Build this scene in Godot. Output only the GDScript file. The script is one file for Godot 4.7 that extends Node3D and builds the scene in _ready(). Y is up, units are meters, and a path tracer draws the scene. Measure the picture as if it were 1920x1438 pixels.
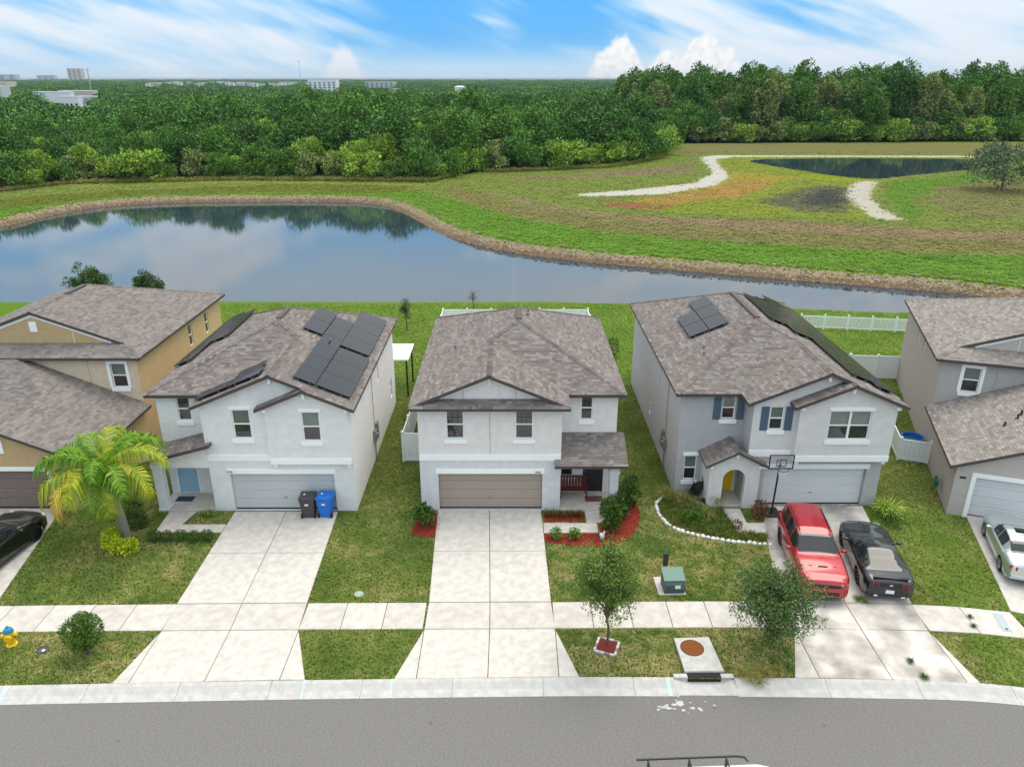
extends Node3D

# ---------------------------------------------------------------- helpers
class MB:
	var v := PackedVector3Array()
	var n := PackedVector3Array()
	var c := PackedColorArray()
	var xf := Transform3D.IDENTITY
	var col := Color(1, 1, 1)
	func tri3(a: Vector3, b: Vector3, d: Vector3, na: Vector3, nb: Vector3, nd: Vector3) -> void:
		# a,b,d counter-clockwise about the normal; Godot wants clockwise fronts
		v.append(xf * a); v.append(xf * d); v.append(xf * b)
		n.append((xf.basis * na).normalized()); n.append((xf.basis * nd).normalized()); n.append((xf.basis * nb).normalized())
		c.append(col); c.append(col); c.append(col)
	func tri(a: Vector3, b: Vector3, d: Vector3) -> void:
		var m := (b - a).cross(d - a)
		if m.length_squared() < 1e-14: return
		m = m.normalized()
		tri3(a, b, d, m, m, m)
	func face(p: Array, hint: Vector3) -> void:
		var m := Vector3.ZERO
		for i in p.size():
			var a: Vector3 = p[i]
			var b: Vector3 = p[(i + 1) % p.size()]
			m += a.cross(b)
		if m.length_squared() < 1e-16: return
		m = m.normalized()
		var rev := m.dot(hint) < 0.0
		if rev: m = -m
		for i in range(1, p.size() - 1):
			if rev: tri3(p[0], p[i + 1], p[i], m, m, m)
			else: tri3(p[0], p[i], p[i + 1], m, m, m)
	func box(ctr: Vector3, s: Vector3, bev := 0.0, b := Basis.IDENTITY) -> void:
		var h := s * 0.5
		var k: float = minf(bev, minf(h.x, minf(h.y, h.z)) * 0.8)
		for ax in 3:
			for sg in [-1.0, 1.0]:
				var nrm := Vector3.ZERO; nrm[ax] = sg
				var a1 := (ax + 1) % 3
				var a2 := (ax + 2) % 3
				var pts := []
				for q in [[-1, -1], [1, -1], [1, 1], [-1, 1]]:
					var p := Vector3.ZERO
					p[ax] = sg * h[ax]; p[a1] = q[0] * (h[a1] - k); p[a2] = q[1] * (h[a2] - k)
					pts.append(ctr + b * p)
				face(pts, b * nrm)
		if k > 0.0:
			for ax in 3:
				var a1 := (ax + 1) % 3
				var a2 := (ax + 2) % 3
				for s1 in [-1.0, 1.0]:
					for s2 in [-1.0, 1.0]:
						var pts := []
						for q in [[-1, 0], [1, 0], [1, 1], [-1, 1]]:
							var p := Vector3.ZERO
							p[ax] = q[0] * (h[ax] - k)
							p[a1] = s1 * (h[a1] - (k if q[1] == 0 else 0.0))
							p[a2] = s2 * (h[a2] - (0.0 if q[1] == 0 else k))
							pts.append(ctr + b * p)
						var nr := Vector3.ZERO; nr[a1] = s1; nr[a2] = s2
						face(pts, b * nr)
			for sx in [-1.0, 1.0]:
				for sy in [-1.0, 1.0]:
					for sz in [-1.0, 1.0]:
						face([ctr + b * Vector3(sx * h.x, sy * (h.y - k), sz * (h.z - k)), ctr + b * Vector3(sx * (h.x - k), sy * h.y, sz * (h.z - k)), ctr + b * Vector3(sx * (h.x - k), sy * (h.y - k), sz * h.z)], b * Vector3(sx, sy, sz))
	func rbox(x0: float, x1: float, y0: float, y1: float, z0: float, z1: float, bev := 0.0) -> void:
		box(Vector3((x0 + x1) / 2, (y0 + y1) / 2, (z0 + z1) / 2), Vector3(absf(x1 - x0), absf(y1 - y0), absf(z1 - z0)), bev)
	func tube(path: Array, rad: Array, sides := 6, caps := true) -> void:
		var rings := []
		var up := Vector3.UP
		for i in path.size():
			var d: Vector3 = path[mini(i + 1, path.size() - 1)] - path[maxi(i - 1, 0)]
			d = d.normalized()
			var e := d.cross(up)
			if e.length() < 0.05: e = d.cross(Vector3.RIGHT)
			e = e.normalized()
			var f := e.cross(d).normalized()
			up = f
			var ring := []
			for k in sides:
				var a := TAU * k / sides
				ring.append((e * cos(a) + f * sin(a)))
			rings.append(ring)
		for i in path.size() - 1:
			for k in sides:
				var k2 := (k + 1) % sides
				var n0: Vector3 = rings[i][k]; var n1: Vector3 = rings[i][k2]; var n2: Vector3 = rings[i + 1][k2]; var n3: Vector3 = rings[i + 1][k]
				var r0: float = rad[i]; var r1: float = rad[i + 1]
				var a0: Vector3 = path[i]; var a1: Vector3 = path[i + 1]
				var p0 := a0 + n0 * r0; var p1 := a0 + n1 * r0; var p2 := a1 + n2 * r1; var p3 := a1 + n3 * r1
				if (p1 - p0).cross(p2 - p0).dot(n0) >= 0.0 and (p2 - p0).cross(p3 - p0).dot(n0) >= 0.0:
					tri3(p0, p1, p2, n0, n1, n2); tri3(p0, p2, p3, n0, n2, n3)
				else:
					tri3(p0, p2, p1, n0, n2, n1); tri3(p0, p3, p2, n0, n3, n2)
		if caps:
			for e in [0, path.size() - 1]:
				var pts := []
				for k in sides: pts.append(path[e] + rings[e][k] * rad[e])
				face(pts, (path[0] - path[1]) if e == 0 else (path[-1] - path[-2]))
	func ball(ctr: Vector3, r: Vector3, seg := 10, rings := 6, rough := 0.0, seed_ := 0) -> void:
		var rng := RandomNumberGenerator.new(); rng.seed = seed_ + 7
		var g := []
		for i in rings + 1:
			var row := []
			var th := PI * i / rings
			for k in seg:
				var ph := TAU * k / seg
				var d := Vector3(sin(th) * cos(ph), cos(th), sin(th) * sin(ph))
				row.append(d * (1.0 + rng.randf_range(-rough, rough)))
			row.append(row[0])
			g.append(row)
		for k in seg + 1:
			g[0][k] = g[0][0]; g[rings][k] = g[rings][0]
		for i in rings:
			for k in seg:
				var a: Vector3 = g[i][k]; var b: Vector3 = g[i][k + 1]; var d: Vector3 = g[i + 1][k + 1]; var e: Vector3 = g[i + 1][k]
				if i > 0: tri3(ctr + a * r, ctr + b * r, ctr + d * r, a / r, b / r, d / r)
				if i < rings - 1: tri3(ctr + a * r, ctr + d * r, ctr + e * r, a / r, d / r, e / r)
	func lathe(ctr: Vector3, prof: Array, seg := 16, b := Basis.IDENTITY) -> void:
		# prof: [radius, height] from bottom to top, flat shaded per band
		for i in prof.size() - 1:
			var r0: float = prof[i][0]; var y0: float = prof[i][1]; var r1: float = prof[i + 1][0]; var y1: float = prof[i + 1][1]
			for k in seg:
				var a0 := TAU * k / seg; var a1 := TAU * (k + 1) / seg
				var d0 := Vector3(cos(a0), 0, sin(a0)); var d1 := Vector3(cos(a1), 0, sin(a1))
				var sl := Vector2(y1 - y0, r0 - r1).normalized()
				var n0 := d0 * sl.x + Vector3(0, sl.y, 0); var n1 := d1 * sl.x + Vector3(0, sl.y, 0)
				var p0 := d0 * r0 + Vector3(0, y0, 0); var p1 := d1 * r0 + Vector3(0, y0, 0); var p2 := d1 * r1 + Vector3(0, y1, 0); var p3 := d0 * r1 + Vector3(0, y1, 0)
				tri3(ctr + b * p0, ctr + b * p2, ctr + b * p1, b * n0, b * n1, b * n1)
				tri3(ctr + b * p0, ctr + b * p3, ctr + b * p2, b * n0, b * n0, b * n1)
	func prism(poly: Array, y0: float, y1: float, bev := 0.0) -> void:
		# poly: Vector2(x,z)
		var pp := PackedVector2Array(poly)
		var top := pp
		if bev > 0.0:
			var off := Geometry2D.offset_polygon(pp, -bev)
			if off.size() > 0 and off[0].size() == pp.size(): top = match_poly(pp, off[0])
		var idx := Geometry2D.triangulate_polygon(top)
		for i in range(0, idx.size(), 3):
			face([Vector3(top[idx[i]].x, y1, top[idx[i]].y), Vector3(top[idx[i + 1]].x, y1, top[idx[i + 1]].y), Vector3(top[idx[i + 2]].x, y1, top[idx[i + 2]].y)], Vector3.UP)
		var area := 0.0
		for i in pp.size():
			var a := pp[i]; var b := pp[(i + 1) % pp.size()]
			area += a.x * b.y - b.x * a.y
		for i in pp.size():
			var j := (i + 1) % pp.size()
			var a := pp[i]; var b := pp[j]
			var o := Vector3(b.y - a.y, 0, a.x - b.x) * signf(area)
			var ym := y1 - (bev if top != pp else 0.0)
			face([Vector3(a.x, y0, a.y), Vector3(b.x, y0, b.y), Vector3(b.x, ym, b.y), Vector3(a.x, ym, a.y)], o)
			if ym < y1:
				face([Vector3(a.x, ym, a.y), Vector3(b.x, ym, b.y), Vector3(top[j].x, y1, top[j].y), Vector3(top[i].x, y1, top[i].y)], o + Vector3.UP * 0.5)
	func match_poly(a: PackedVector2Array, b: PackedVector2Array) -> PackedVector2Array:
		var out := PackedVector2Array()
		for p in a:
			var best := b[0]
			for q in b:
				if q.distance_squared_to(p) < best.distance_squared_to(p): best = q
			out.append(best)
		return out
	func leaf(p: Vector3, dir: Vector3, nrm: Vector3, ln: float, wd: float) -> void:
		var e := dir.cross(nrm).normalized() * wd * 0.5
		var m := dir.cross(e).normalized()
		if m.dot(nrm) < 0.0: m = -m
		var tip := p + dir * ln
		var mid := p + dir * ln * 0.45 + m * ln * 0.08
		face([p, mid + e, tip, mid - e], m)
	func mesh(mat: Material) -> ArrayMesh:
		var a := []
		a.resize(Mesh.ARRAY_MAX)
		a[Mesh.ARRAY_VERTEX] = v; a[Mesh.ARRAY_NORMAL] = n; a[Mesh.ARRAY_COLOR] = c
		var m := ArrayMesh.new()
		m.add_surface_from_arrays(Mesh.PRIMITIVE_TRIANGLES, a)
		m.surface_set_material(0, mat)
		return m

var used := {}
var M := {}
var rg := RandomNumberGenerator.new()

func numbered(called: String) -> String:
	if not used.has(called):
		used[called] = 0
		return called
	used[called] += 1
	return "%s_%03d" % [called, used[called]]

func thing(called: String, label: String, cat: String, at := Vector3.ZERO, turn := 0.0, group := "") -> Node3D:
	var o := Node3D.new()
	o.name = numbered(called)
	add_child(o)
	o.position = at; o.rotation.y = turn
	o.set_meta("label", label); o.set_meta("category", cat)
	if group: o.set_meta("group", group)
	return o

func put(mb: MB, called: String, mat: Material, parent: Node) -> MeshInstance3D:
	var o := MeshInstance3D.new()
	o.name = called
	if mb.v.size() > 0: o.mesh = mb.mesh(mat)
	parent.add_child(o, true)
	return o

func place(mesh: Mesh, called: String, parent: Node, at := Transform3D.IDENTITY) -> MeshInstance3D:
	var o := MeshInstance3D.new()
	o.name = called
	o.mesh = mesh
	parent.add_child(o, true)
	o.transform = at
	return o

func struct(mb: MB, called: String, mat: Material) -> MeshInstance3D:
	var o := put(mb, numbered(called), mat, self)
	o.set_meta("kind", "structure")
	return o

func struct_node(called: String) -> Node3D:
	var o := Node3D.new()
	o.name = numbered(called)
	add_child(o)
	o.set_meta("kind", "structure")
	return o

func copy(src: Node3D, at: Vector3, turn: float, label := "") -> Node3D:
	var o: Node3D = src.duplicate()
	var base: String = src.name
	o.name = numbered(base.trim_suffix(base.right(4)) if base.right(4).begins_with("_0") else base)
	add_child(o)
	o.position = at; o.rotation.y = turn
	if label: o.set_meta("label", label)
	return o

func rgb(r: float, g: float, b: float) -> Color:
	return Color(r / 255.0, g / 255.0, b / 255.0)
func lin(r: float, g: float, b: float) -> Color:
	return rgb(r, g, b).srgb_to_linear()

func noise_img(size: int, freq: float, lo: float, hi: float, seed_ := 1, type := FastNoiseLite.TYPE_SIMPLEX_SMOOTH, oct := 4, gain := 0.5) -> Image:
	var f := FastNoiseLite.new()
	f.seed = seed_; f.frequency = freq; f.noise_type = type
	f.fractal_type = FastNoiseLite.FRACTAL_FBM; f.fractal_octaves = oct; f.fractal_gain = gain
	var im := f.get_seamless_image(size, size)
	im.convert(Image.FORMAT_L8)
	var d := im.get_data()
	for i in d.size(): d[i] = int(clampf(lo + (hi - lo) * d[i] / 255.0, 0, 1) * 255)
	im = Image.create_from_data(size, size, false, Image.FORMAT_L8, d)
	im.convert(Image.FORMAT_RGB8)
	return im

func tex(im: Image) -> ImageTexture:
	return ImageTexture.create_from_image(im)

func mat(c: Color, rough := 0.8, spec := 0.5) -> StandardMaterial3D:
	var m := StandardMaterial3D.new()
	m.albedo_color = c; m.roughness = rough; m.metallic_specular = spec
	m.cull_mode = BaseMaterial3D.CULL_DISABLED
	return m

func vmat(rough := 0.8, spec := 0.4) -> StandardMaterial3D:
	var m := mat(Color(1, 1, 1), rough, spec)
	m.vertex_color_use_as_albedo = true
	return m

func tri_tex(m: StandardMaterial3D, t: Texture2D, scale: float, nt: Texture2D = null, ns := 0.5) -> StandardMaterial3D:
	if t: m.albedo_texture = t
	if nt:
		m.normal_enabled = true; m.normal_texture = nt; m.normal_scale = ns
	m.uv1_triplanar = true; m.uv1_world_triplanar = true
	m.uv1_scale = Vector3(scale, scale, scale)
	return m

func leafmat(back := Color(0.25, 0.4, 0.08), rough := 0.55) -> StandardMaterial3D:
	var m := vmat(rough, 0.35)
	m.backlight_enabled = true; m.backlight = back
	return m

func make_materials() -> void:
	var nz := noise_img(512, 0.02, 0.80, 1.0, 3)
	var nfine := noise_img(512, 0.12, 0.0, 1.0, 5)
	var bump: Image = nfine.duplicate()
	bump.bump_map_to_normal_map(1.5)
	T.fine_n = tex(bump)
	T.soft = tex(noise_img(512, 0.006, 0.95, 1.0, 9))
	T.concrete = tex(noise_img(1024, 0.006, 0.88, 1.03, 21, FastNoiseLite.TYPE_SIMPLEX_SMOOTH, 6, 0.62))
	T.speck = tex(noise_img(1024, 0.16, 0.5, 1.3, 31, FastNoiseLite.TYPE_SIMPLEX, 3, 0.75))
	T.asphalt = tex(noise_img(1024, 0.10, 0.80, 1.12, 33, FastNoiseLite.TYPE_SIMPLEX, 5, 0.85))
	T.ground = tex(noise_img(1024, 0.03, 0.35, 1.25, 41, FastNoiseLite.TYPE_SIMPLEX, 5, 0.75))
	T.nz = tex(nz)
	M.white_trim = mat(rgb(254, 253, 250), 0.6)
	M.vinyl = mat(rgb(240, 243, 246), 0.4)
	M.fascia = mat(rgb(84, 74, 70), 0.7)
	M.deck = mat(rgb(84, 74, 70), 0.9)
	M.shingle = vmat(0.95, 0.2)
	M.black_metal = mat(rgb(28, 28, 30), 0.4)
	M.grey_metal = mat(rgb(150, 152, 155), 0.4)
	M.grey_metal.metallic = 0.6
	M.glass = mat(Color(0.10, 0.13, 0.12, 0.22), 0.03, 0.6)
	M.glass.transparency = BaseMaterial3D.TRANSPARENCY_ALPHA
	M.screen = mat(rgb(84, 86, 90), 0.9, 0.1)
	M.blind = mat(rgb(172, 190, 178), 0.7)
	M.blind_dark = mat(rgb(128, 118, 112), 0.8)
	M.concrete = tri_tex(mat(rgb(214, 207, 199), 0.9, 0.3), T.concrete, 0.3, T.fine_n, 0.15)
	M.concrete2 = tri_tex(mat(rgb(208, 201, 194), 0.9, 0.3), T.concrete, 0.23, T.fine_n, 0.15)
	M.concrete_worn = tri_tex(mat(rgb(218, 210, 202), 0.9, 0.3), tex(noise_img(1024, 0.004, 0.66, 1.12, 27, FastNoiseLite.TYPE_SIMPLEX_SMOOTH, 6, 0.5)), 0.13, T.fine_n, 0.15)
	M.kerb = tri_tex(mat(rgb(200, 197, 193), 0.9, 0.3), T.concrete, 0.4, T.fine_n, 0.15)
	M.asphalt = tri_tex(mat(rgb(126, 123, 121), 0.92, 0.3), T.asphalt, 0.09, T.fine_n, 0.3)
	M.leaf = leafmat()
	M.leaf_far = leafmat(Color(0.06, 0.1, 0.02), 0.7)
	M.bark = tri_tex(mat(rgb(120, 105, 92), 0.95, 0.2), T.nz, 1.2, T.fine_n, 0.8)
	M.tyre = mat(rgb(30, 30, 31), 0.85)
	M.rim = mat(rgb(170, 172, 176), 0.3); M.rim.metallic = 0.9
	M.dark_rim = mat(rgb(40, 40, 43), 0.35); M.dark_rim.metallic = 0.6
	M.carglass = mat(rgb(30, 36, 40), 0.04, 0.6)
	M.chrome = mat(rgb(215, 217, 220), 0.12); M.chrome.metallic = 1.0
	M.lamp_red = mat(rgb(165, 15, 30), 0.15)
	M.lamp_clear = mat(rgb(205, 208, 210), 0.1)
	M.plate = mat(rgb(235, 238, 240), 0.4)
	M.solar = mat(rgb(34, 36, 44), 0.14, 0.5)
	M.solar_frame = mat(rgb(24, 25, 28), 0.35)

func stucco(c: Color) -> StandardMaterial3D:
	return tri_tex(mat(c, 0.92, 0.25), T.soft, 0.6, T.fine_n, 0.35)

var T := {}

# ---------------------------------------------------------------- sky
var ns1 := FastNoiseLite.new()
var ns2 := FastNoiseLite.new()
func bump(x: float, c: float, w: float) -> float:
	return exp(-pow((x - c) / w, 2.0))

func sky_col(az: float, el: float) -> Color:
	# az, el in radians; az 0 is straight ahead (-z), positive to the right
	var d := Vector3(cos(el) * sin(az), sin(el), -cos(el) * cos(az))
	var a := rad_to_deg(az)
	var e := rad_to_deg(el)
	var blue := rgb(92, 178, 246).lerp(rgb(128, 170, 214), smoothstep(5.0, 40.0, e))
	var c := rgb(176, 218, 248).lerp(blue, smoothstep(-0.5, 4.0, e))
	# high thin cloud: long wisps falling away to the right
	var q := d.y * 1.0 + 0.34 * d.x
	var n1 := ns1.get_noise_3d(d.x * 260.0, q * 1500.0, d.z * 260.0)
	var n2 := ns2.get_noise_3d(d.x * 700.0 + n1 * 60.0, q * 3600.0, d.z * 700.0)
	var n3 := ns1.get_noise_3d(d.x * 130.0 + 40.0, d.y * 300.0, d.z * 130.0)
	var cov := 0.66 - 0.40 * bump(a, -8.5, 7.5) - 0.46 * bump(a, 2.6, 3.4) + 0.10 * bump(a, -1.0, 1.6) + 0.10 * bump(a, 25.0, 14.0)
	cov -= 0.4 * bump(a, 70.0, 16.0) + 0.4 * bump(a, -75.0, 15.0) + 0.4 * bump(a, 130.0, 14.0) + 0.4 * bump(a, -140.0, 18.0)
	var al := clampf(cov + 0.55 * n1 + 0.28 * n2 + 0.25 * n3, 0.0, 1.0)
	al = smoothstep(0.12, 0.95, al) * 0.92
	al = maxf(al, 0.55 * smoothstep(2.2, 0.0, e))
	al = maxf(al, (0.72 + 0.3 * n3) * smoothstep(5.0, 16.0, e))
	c = c.lerp(rgb(238, 243, 249).lerp(rgb(246, 240, 230), smoothstep(5.0, 20.0, e)), al)
	# heaped cloud low over the wood
	var px := a / 57.2958 * 1420.0 + 960.0
	if px > 1040.0 and px < 1420.0 or px > 600 and px < 740:
		var top := 66.0 * bump(px, 1150, 30) + 26.0 * bump(px, 1112, 20)
		top = maxf(top, 46.0 * bump(px, 1225, 34))
		top = maxf(top, 68.0 * bump(px, 1284, 44)); top = maxf(top, 50.0 * bump(px, 1322, 22))
		var hy := tan(el) * 1420.0
		var bn := ns2.get_noise_2d(px * 3.0, hy * 3.0) * 9.0 + ns2.get_noise_2d(px * 8.0, hy * 8.0) * 4.0
		var k := smoothstep(-7.0, 7.0, top - hy + bn) * smoothstep(6.0, 16.0, top)
		var lump := 0.5 + 0.5 * ns2.get_noise_2d(px * 4.5 + 90.0, hy * 5.5)
		c = c.lerp(rgb(255, 254, 252).lerp(rgb(232, 232, 238), smoothstep(0.35, 0.9, lump)), k)
		var t2 := 50.0 * bump(px, 672, 26)
		var k2 := smoothstep(-14.0, 10.0, t2 - hy + bn) * smoothstep(2.0, 20.0, t2)
		c = c.lerp(rgb(246, 244, 246), k2 * 0.8)
	c = c.srgb_to_linear() * ((1.0 + 1.15 * clampf(d.y, 0.0, 1.0)) / 2.15)
	return Color(c.r, c.g, c.b).linear_to_srgb()

func make_sky() -> Image:
	ns1.seed = 4; ns1.frequency = 0.012; ns1.fractal_octaves = 4
	ns2.seed = 9; ns2.frequency = 0.012; ns2.fractal_octaves = 4
	var w := 4096
	var h := 2048
	var lo := Image.create(512, 256, false, Image.FORMAT_RGB8)
	for j in 128:
		var el := PI / 2 - PI * (j + 0.5) / 256
		for i in 512:
			lo.set_pixel(i, j, sky_col(wrapf(TAU * (i + 0.5) / 512, -PI, PI), el))
	lo.fill_rect(Rect2i(0, 128, 512, 128), rgb(150, 160, 150))
	lo.resize(w, h, Image.INTERPOLATE_CUBIC)
	var rows := 112
	var mid := PackedByteArray()
	mid.resize(w * rows * 3)
	var at := 0
	for j in rows:
		var el := PI / 2 - PI * (h / 2 - rows + j + 0.5) / h
		for i in w:
			var az := wrapf(TAU * (i + 0.5) / w, -PI, PI)
			var c := sky_col(az, el) if absf(az) < 0.85 else lo.get_pixel(i, h / 2 - rows + j)
			mid[at] = c.r8; mid[at + 1] = c.g8; mid[at + 2] = c.b8
			at += 3
	var band := Image.create_from_data(w, rows, false, Image.FORMAT_RGB8, mid)
	lo.blit_rect(band, Rect2i(0, 0, w, rows), Vector2i(0, h / 2 - rows))
	lo.fill_rect(Rect2i(0, h / 2, w, h / 2), rgb(110, 118, 108))
	return lo

func make_environment() -> void:
	var cam := Camera3D.new()
	cam.name = "camera"
	add_child(cam)
	cam.position = Vector3(0, 18.92, 0)
	cam.rotation_degrees = Vector3(-21.975, 0, 0)
	cam.fov = 53.71
	cam.near = 0.1
	cam.far = 12000.0
	cam.current = true
	var env := Environment.new()
	env.background_mode = Environment.BG_SKY
	var sm := PanoramaSkyMaterial.new()
	sm.panorama = tex(make_sky())
	sm.energy_multiplier = 1.0
	env.sky = Sky.new()
	env.sky.sky_material = sm
	env.background_energy_multiplier = 1.42
	env.tonemap_mode = Environment.TONE_MAPPER_LINEAR
	env.tonemap_exposure = 1.5
	env.fog_enabled = true
	env.fog_density = 0.00006
	env.fog_light_color = rgb(205, 222, 240)
	env.sdfgi_enabled = true; env.ssao_enabled = true; env.ssil_enabled = true
	var we := WorldEnvironment.new()
	we.name = "world_environment"
	we.environment = env
	add_child(we)
	var sun := DirectionalLight3D.new()
	sun.name = "sun"
	add_child(sun)
	sun.look_at_from_position(Vector3(14, 50, -20), Vector3.ZERO)
	sun.light_energy = 0.46
	sun.light_color = rgb(255, 244, 226)
	sun.light_angular_distance = 40.0
	sun.shadow_enabled = true

# ---------------------------------------------------------------- ground, road, pavement, water
const KERB := [[-200.0, -12.0], [-60.0, -17.6], [-30.0, -19.25], [-17.2, -19.75], [-7.0, -20.0], [2.3, -20.15], [9.4, -20.1], [15.7, -19.95], [17.1, -19.7], [20.0, -19.0], [24.0, -17.5], [30.0, -14.4], [38.0, -9.5], [60.0, 4.0]]
const WALK := [[-200.0, -14.4], [-60.0, -20.1], [-30.0, -22.0], [-18.8, -22.38], [-7.9, -22.52], [1.6, -22.58], [8.7, -22.64], [15.35, -22.49], [18.7, -22.15], [24.0, -20.5], [30.0, -17.4], [38.0, -12.5], [60.0, 1.0]]
const POND := [[-95, -96], [-73.1, -108.6], [-72.7, -115.6], [-71.6, -122.5], [-68.0, -128.6], [-60.6, -132.2], [-47.2, -133.5], [-33.3, -133.6], [-24.8, -132.3], [-19.4, -126.6], [-13.4, -112.9], [-9.5, -103.8], [-5.5, -97.4], [0.0, -92.2], [7.5, -87.6], [17.4, -83.6], [28.0, -79.4], [37.8, -75.9], [44.3, -73.6], [50, -69.5], [46, -65.5], [35.7, -64.6], [26.1, -66.0], [8.5, -68.8], [-9.0, -68.6], [-27, -68.8], [-48, -68.6], [-95, -68]]
const BASIN_WATER := [[56, -194.5], [70.7, -199.5], [95, -199.8], [117.5, -197.9], [121, -190], [103.2, -174.0], [82, -162.2], [72.3, -155.5], [66.5, -163], [62, -176]]
var masks: Image
var mask_r := Rect2(-36, -66, 78, 50)
const MPX := 20.0

func tab(t: Array, x: float) -> float:
	for i in t.size() - 1:
		if x <= t[i + 1][0]:
			return lerpf(t[i][1], t[i + 1][1], clampf((x - t[i][0]) / (t[i + 1][0] - t[i][0]), 0, 1))
	return t[-1][1]
func ktab(t: Array, x: float) -> float:
	return (tab(t, x - 1.6) + tab(t, x - 0.8) + tab(t, x) + tab(t, x + 0.8) + tab(t, x + 1.6)) / 5.0

func v2(a: Array) -> Array:
	var o := []
	for p in a: o.append(Vector2(p[0], p[1]))
	return o

func fill_poly(im: Image, poly: Array, r: Rect2, c: Color, jit := 0.0, seed_ := 0) -> void:
	# spans of a polygon given in metres (x, z), drawn with ragged ends
	var w := im.get_width(); var h := im.get_height()
	var fn := FastNoiseLite.new(); fn.seed = seed_; fn.frequency = 0.11; fn.fractal_octaves = 3
	var z0 := 1e9; var z1 := -1e9
	for p in poly: z0 = minf(z0, p.y); z1 = maxf(z1, p.y)
	for j in range(maxi(0, int((z0 - r.position.y) / r.size.y * h)), mini(h, int((z1 - r.position.y) / r.size.y * h) + 1)):
		var z := r.position.y + (j + 0.5) / h * r.size.y
		var zz := z + (fn.get_noise_2d(z * 2.0, 7.0) * jit * 0.0)
		var xs := []
		for i in poly.size():
			var a: Vector2 = poly[i]; var b: Vector2 = poly[(i + 1) % poly.size()]
			if (a.y > zz) != (b.y > zz):
				xs.append(a.x + (zz - a.y) / (b.y - a.y) * (b.x - a.x))
		xs.sort()
		for k in range(0, xs.size() - 1, 2):
			var xa: float = xs[k] + fn.get_noise_2d(xs[k] * 3.0, z * 4.0) * jit * 3.0
			var xb: float = xs[k + 1] + fn.get_noise_2d(xs[k + 1] * 3.0 + 50.0, z * 4.0) * jit * 3.0
			var ia := clampi(int(round((xa - r.position.x) / r.size.x * w)), 0, w)
			var ib := clampi(int(round((xb - r.position.x) / r.size.x * w)), 0, w)
			if ib > ia: im.fill_rect(Rect2i(ia, j, ib - ia, 1), c)

func exclude(poly: Array) -> void:
	fill_poly(masks, poly, mask_r, Color(1, 1, 1))

func strip(line: Array, line2: Array) -> Array:
	var o := v2(line)
	var b := v2(line2); b.reverse()
	return o + b

func sdist(p: Vector2, poly: PackedVector2Array) -> float:
	var best := 1e9
	for i in poly.size():
		var a := poly[i]; var b := poly[(i + 1) % poly.size()]
		var ab := b - a
		var t := clampf((p - a).dot(ab) / ab.length_squared(), 0, 1)
		best = minf(best, p.distance_squared_to(a + ab * t))
	best = sqrt(best)
	return best if Geometry2D.is_point_in_polygon(p, poly) else -best

func smooth_poly(a: Array, n := 2) -> PackedVector2Array:
	var p := PackedVector2Array(v2(a))
	for k in n:
		var q := PackedVector2Array()
		for i in p.size():
			var s := p[i]; var e := p[(i + 1) % p.size()]
			q.append(s.lerp(e, 0.25)); q.append(s.lerp(e, 0.75))
		p = q
	return p

var zone_img: Image
var zone_r := Rect2(-130, -270, 310, 256)

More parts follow.
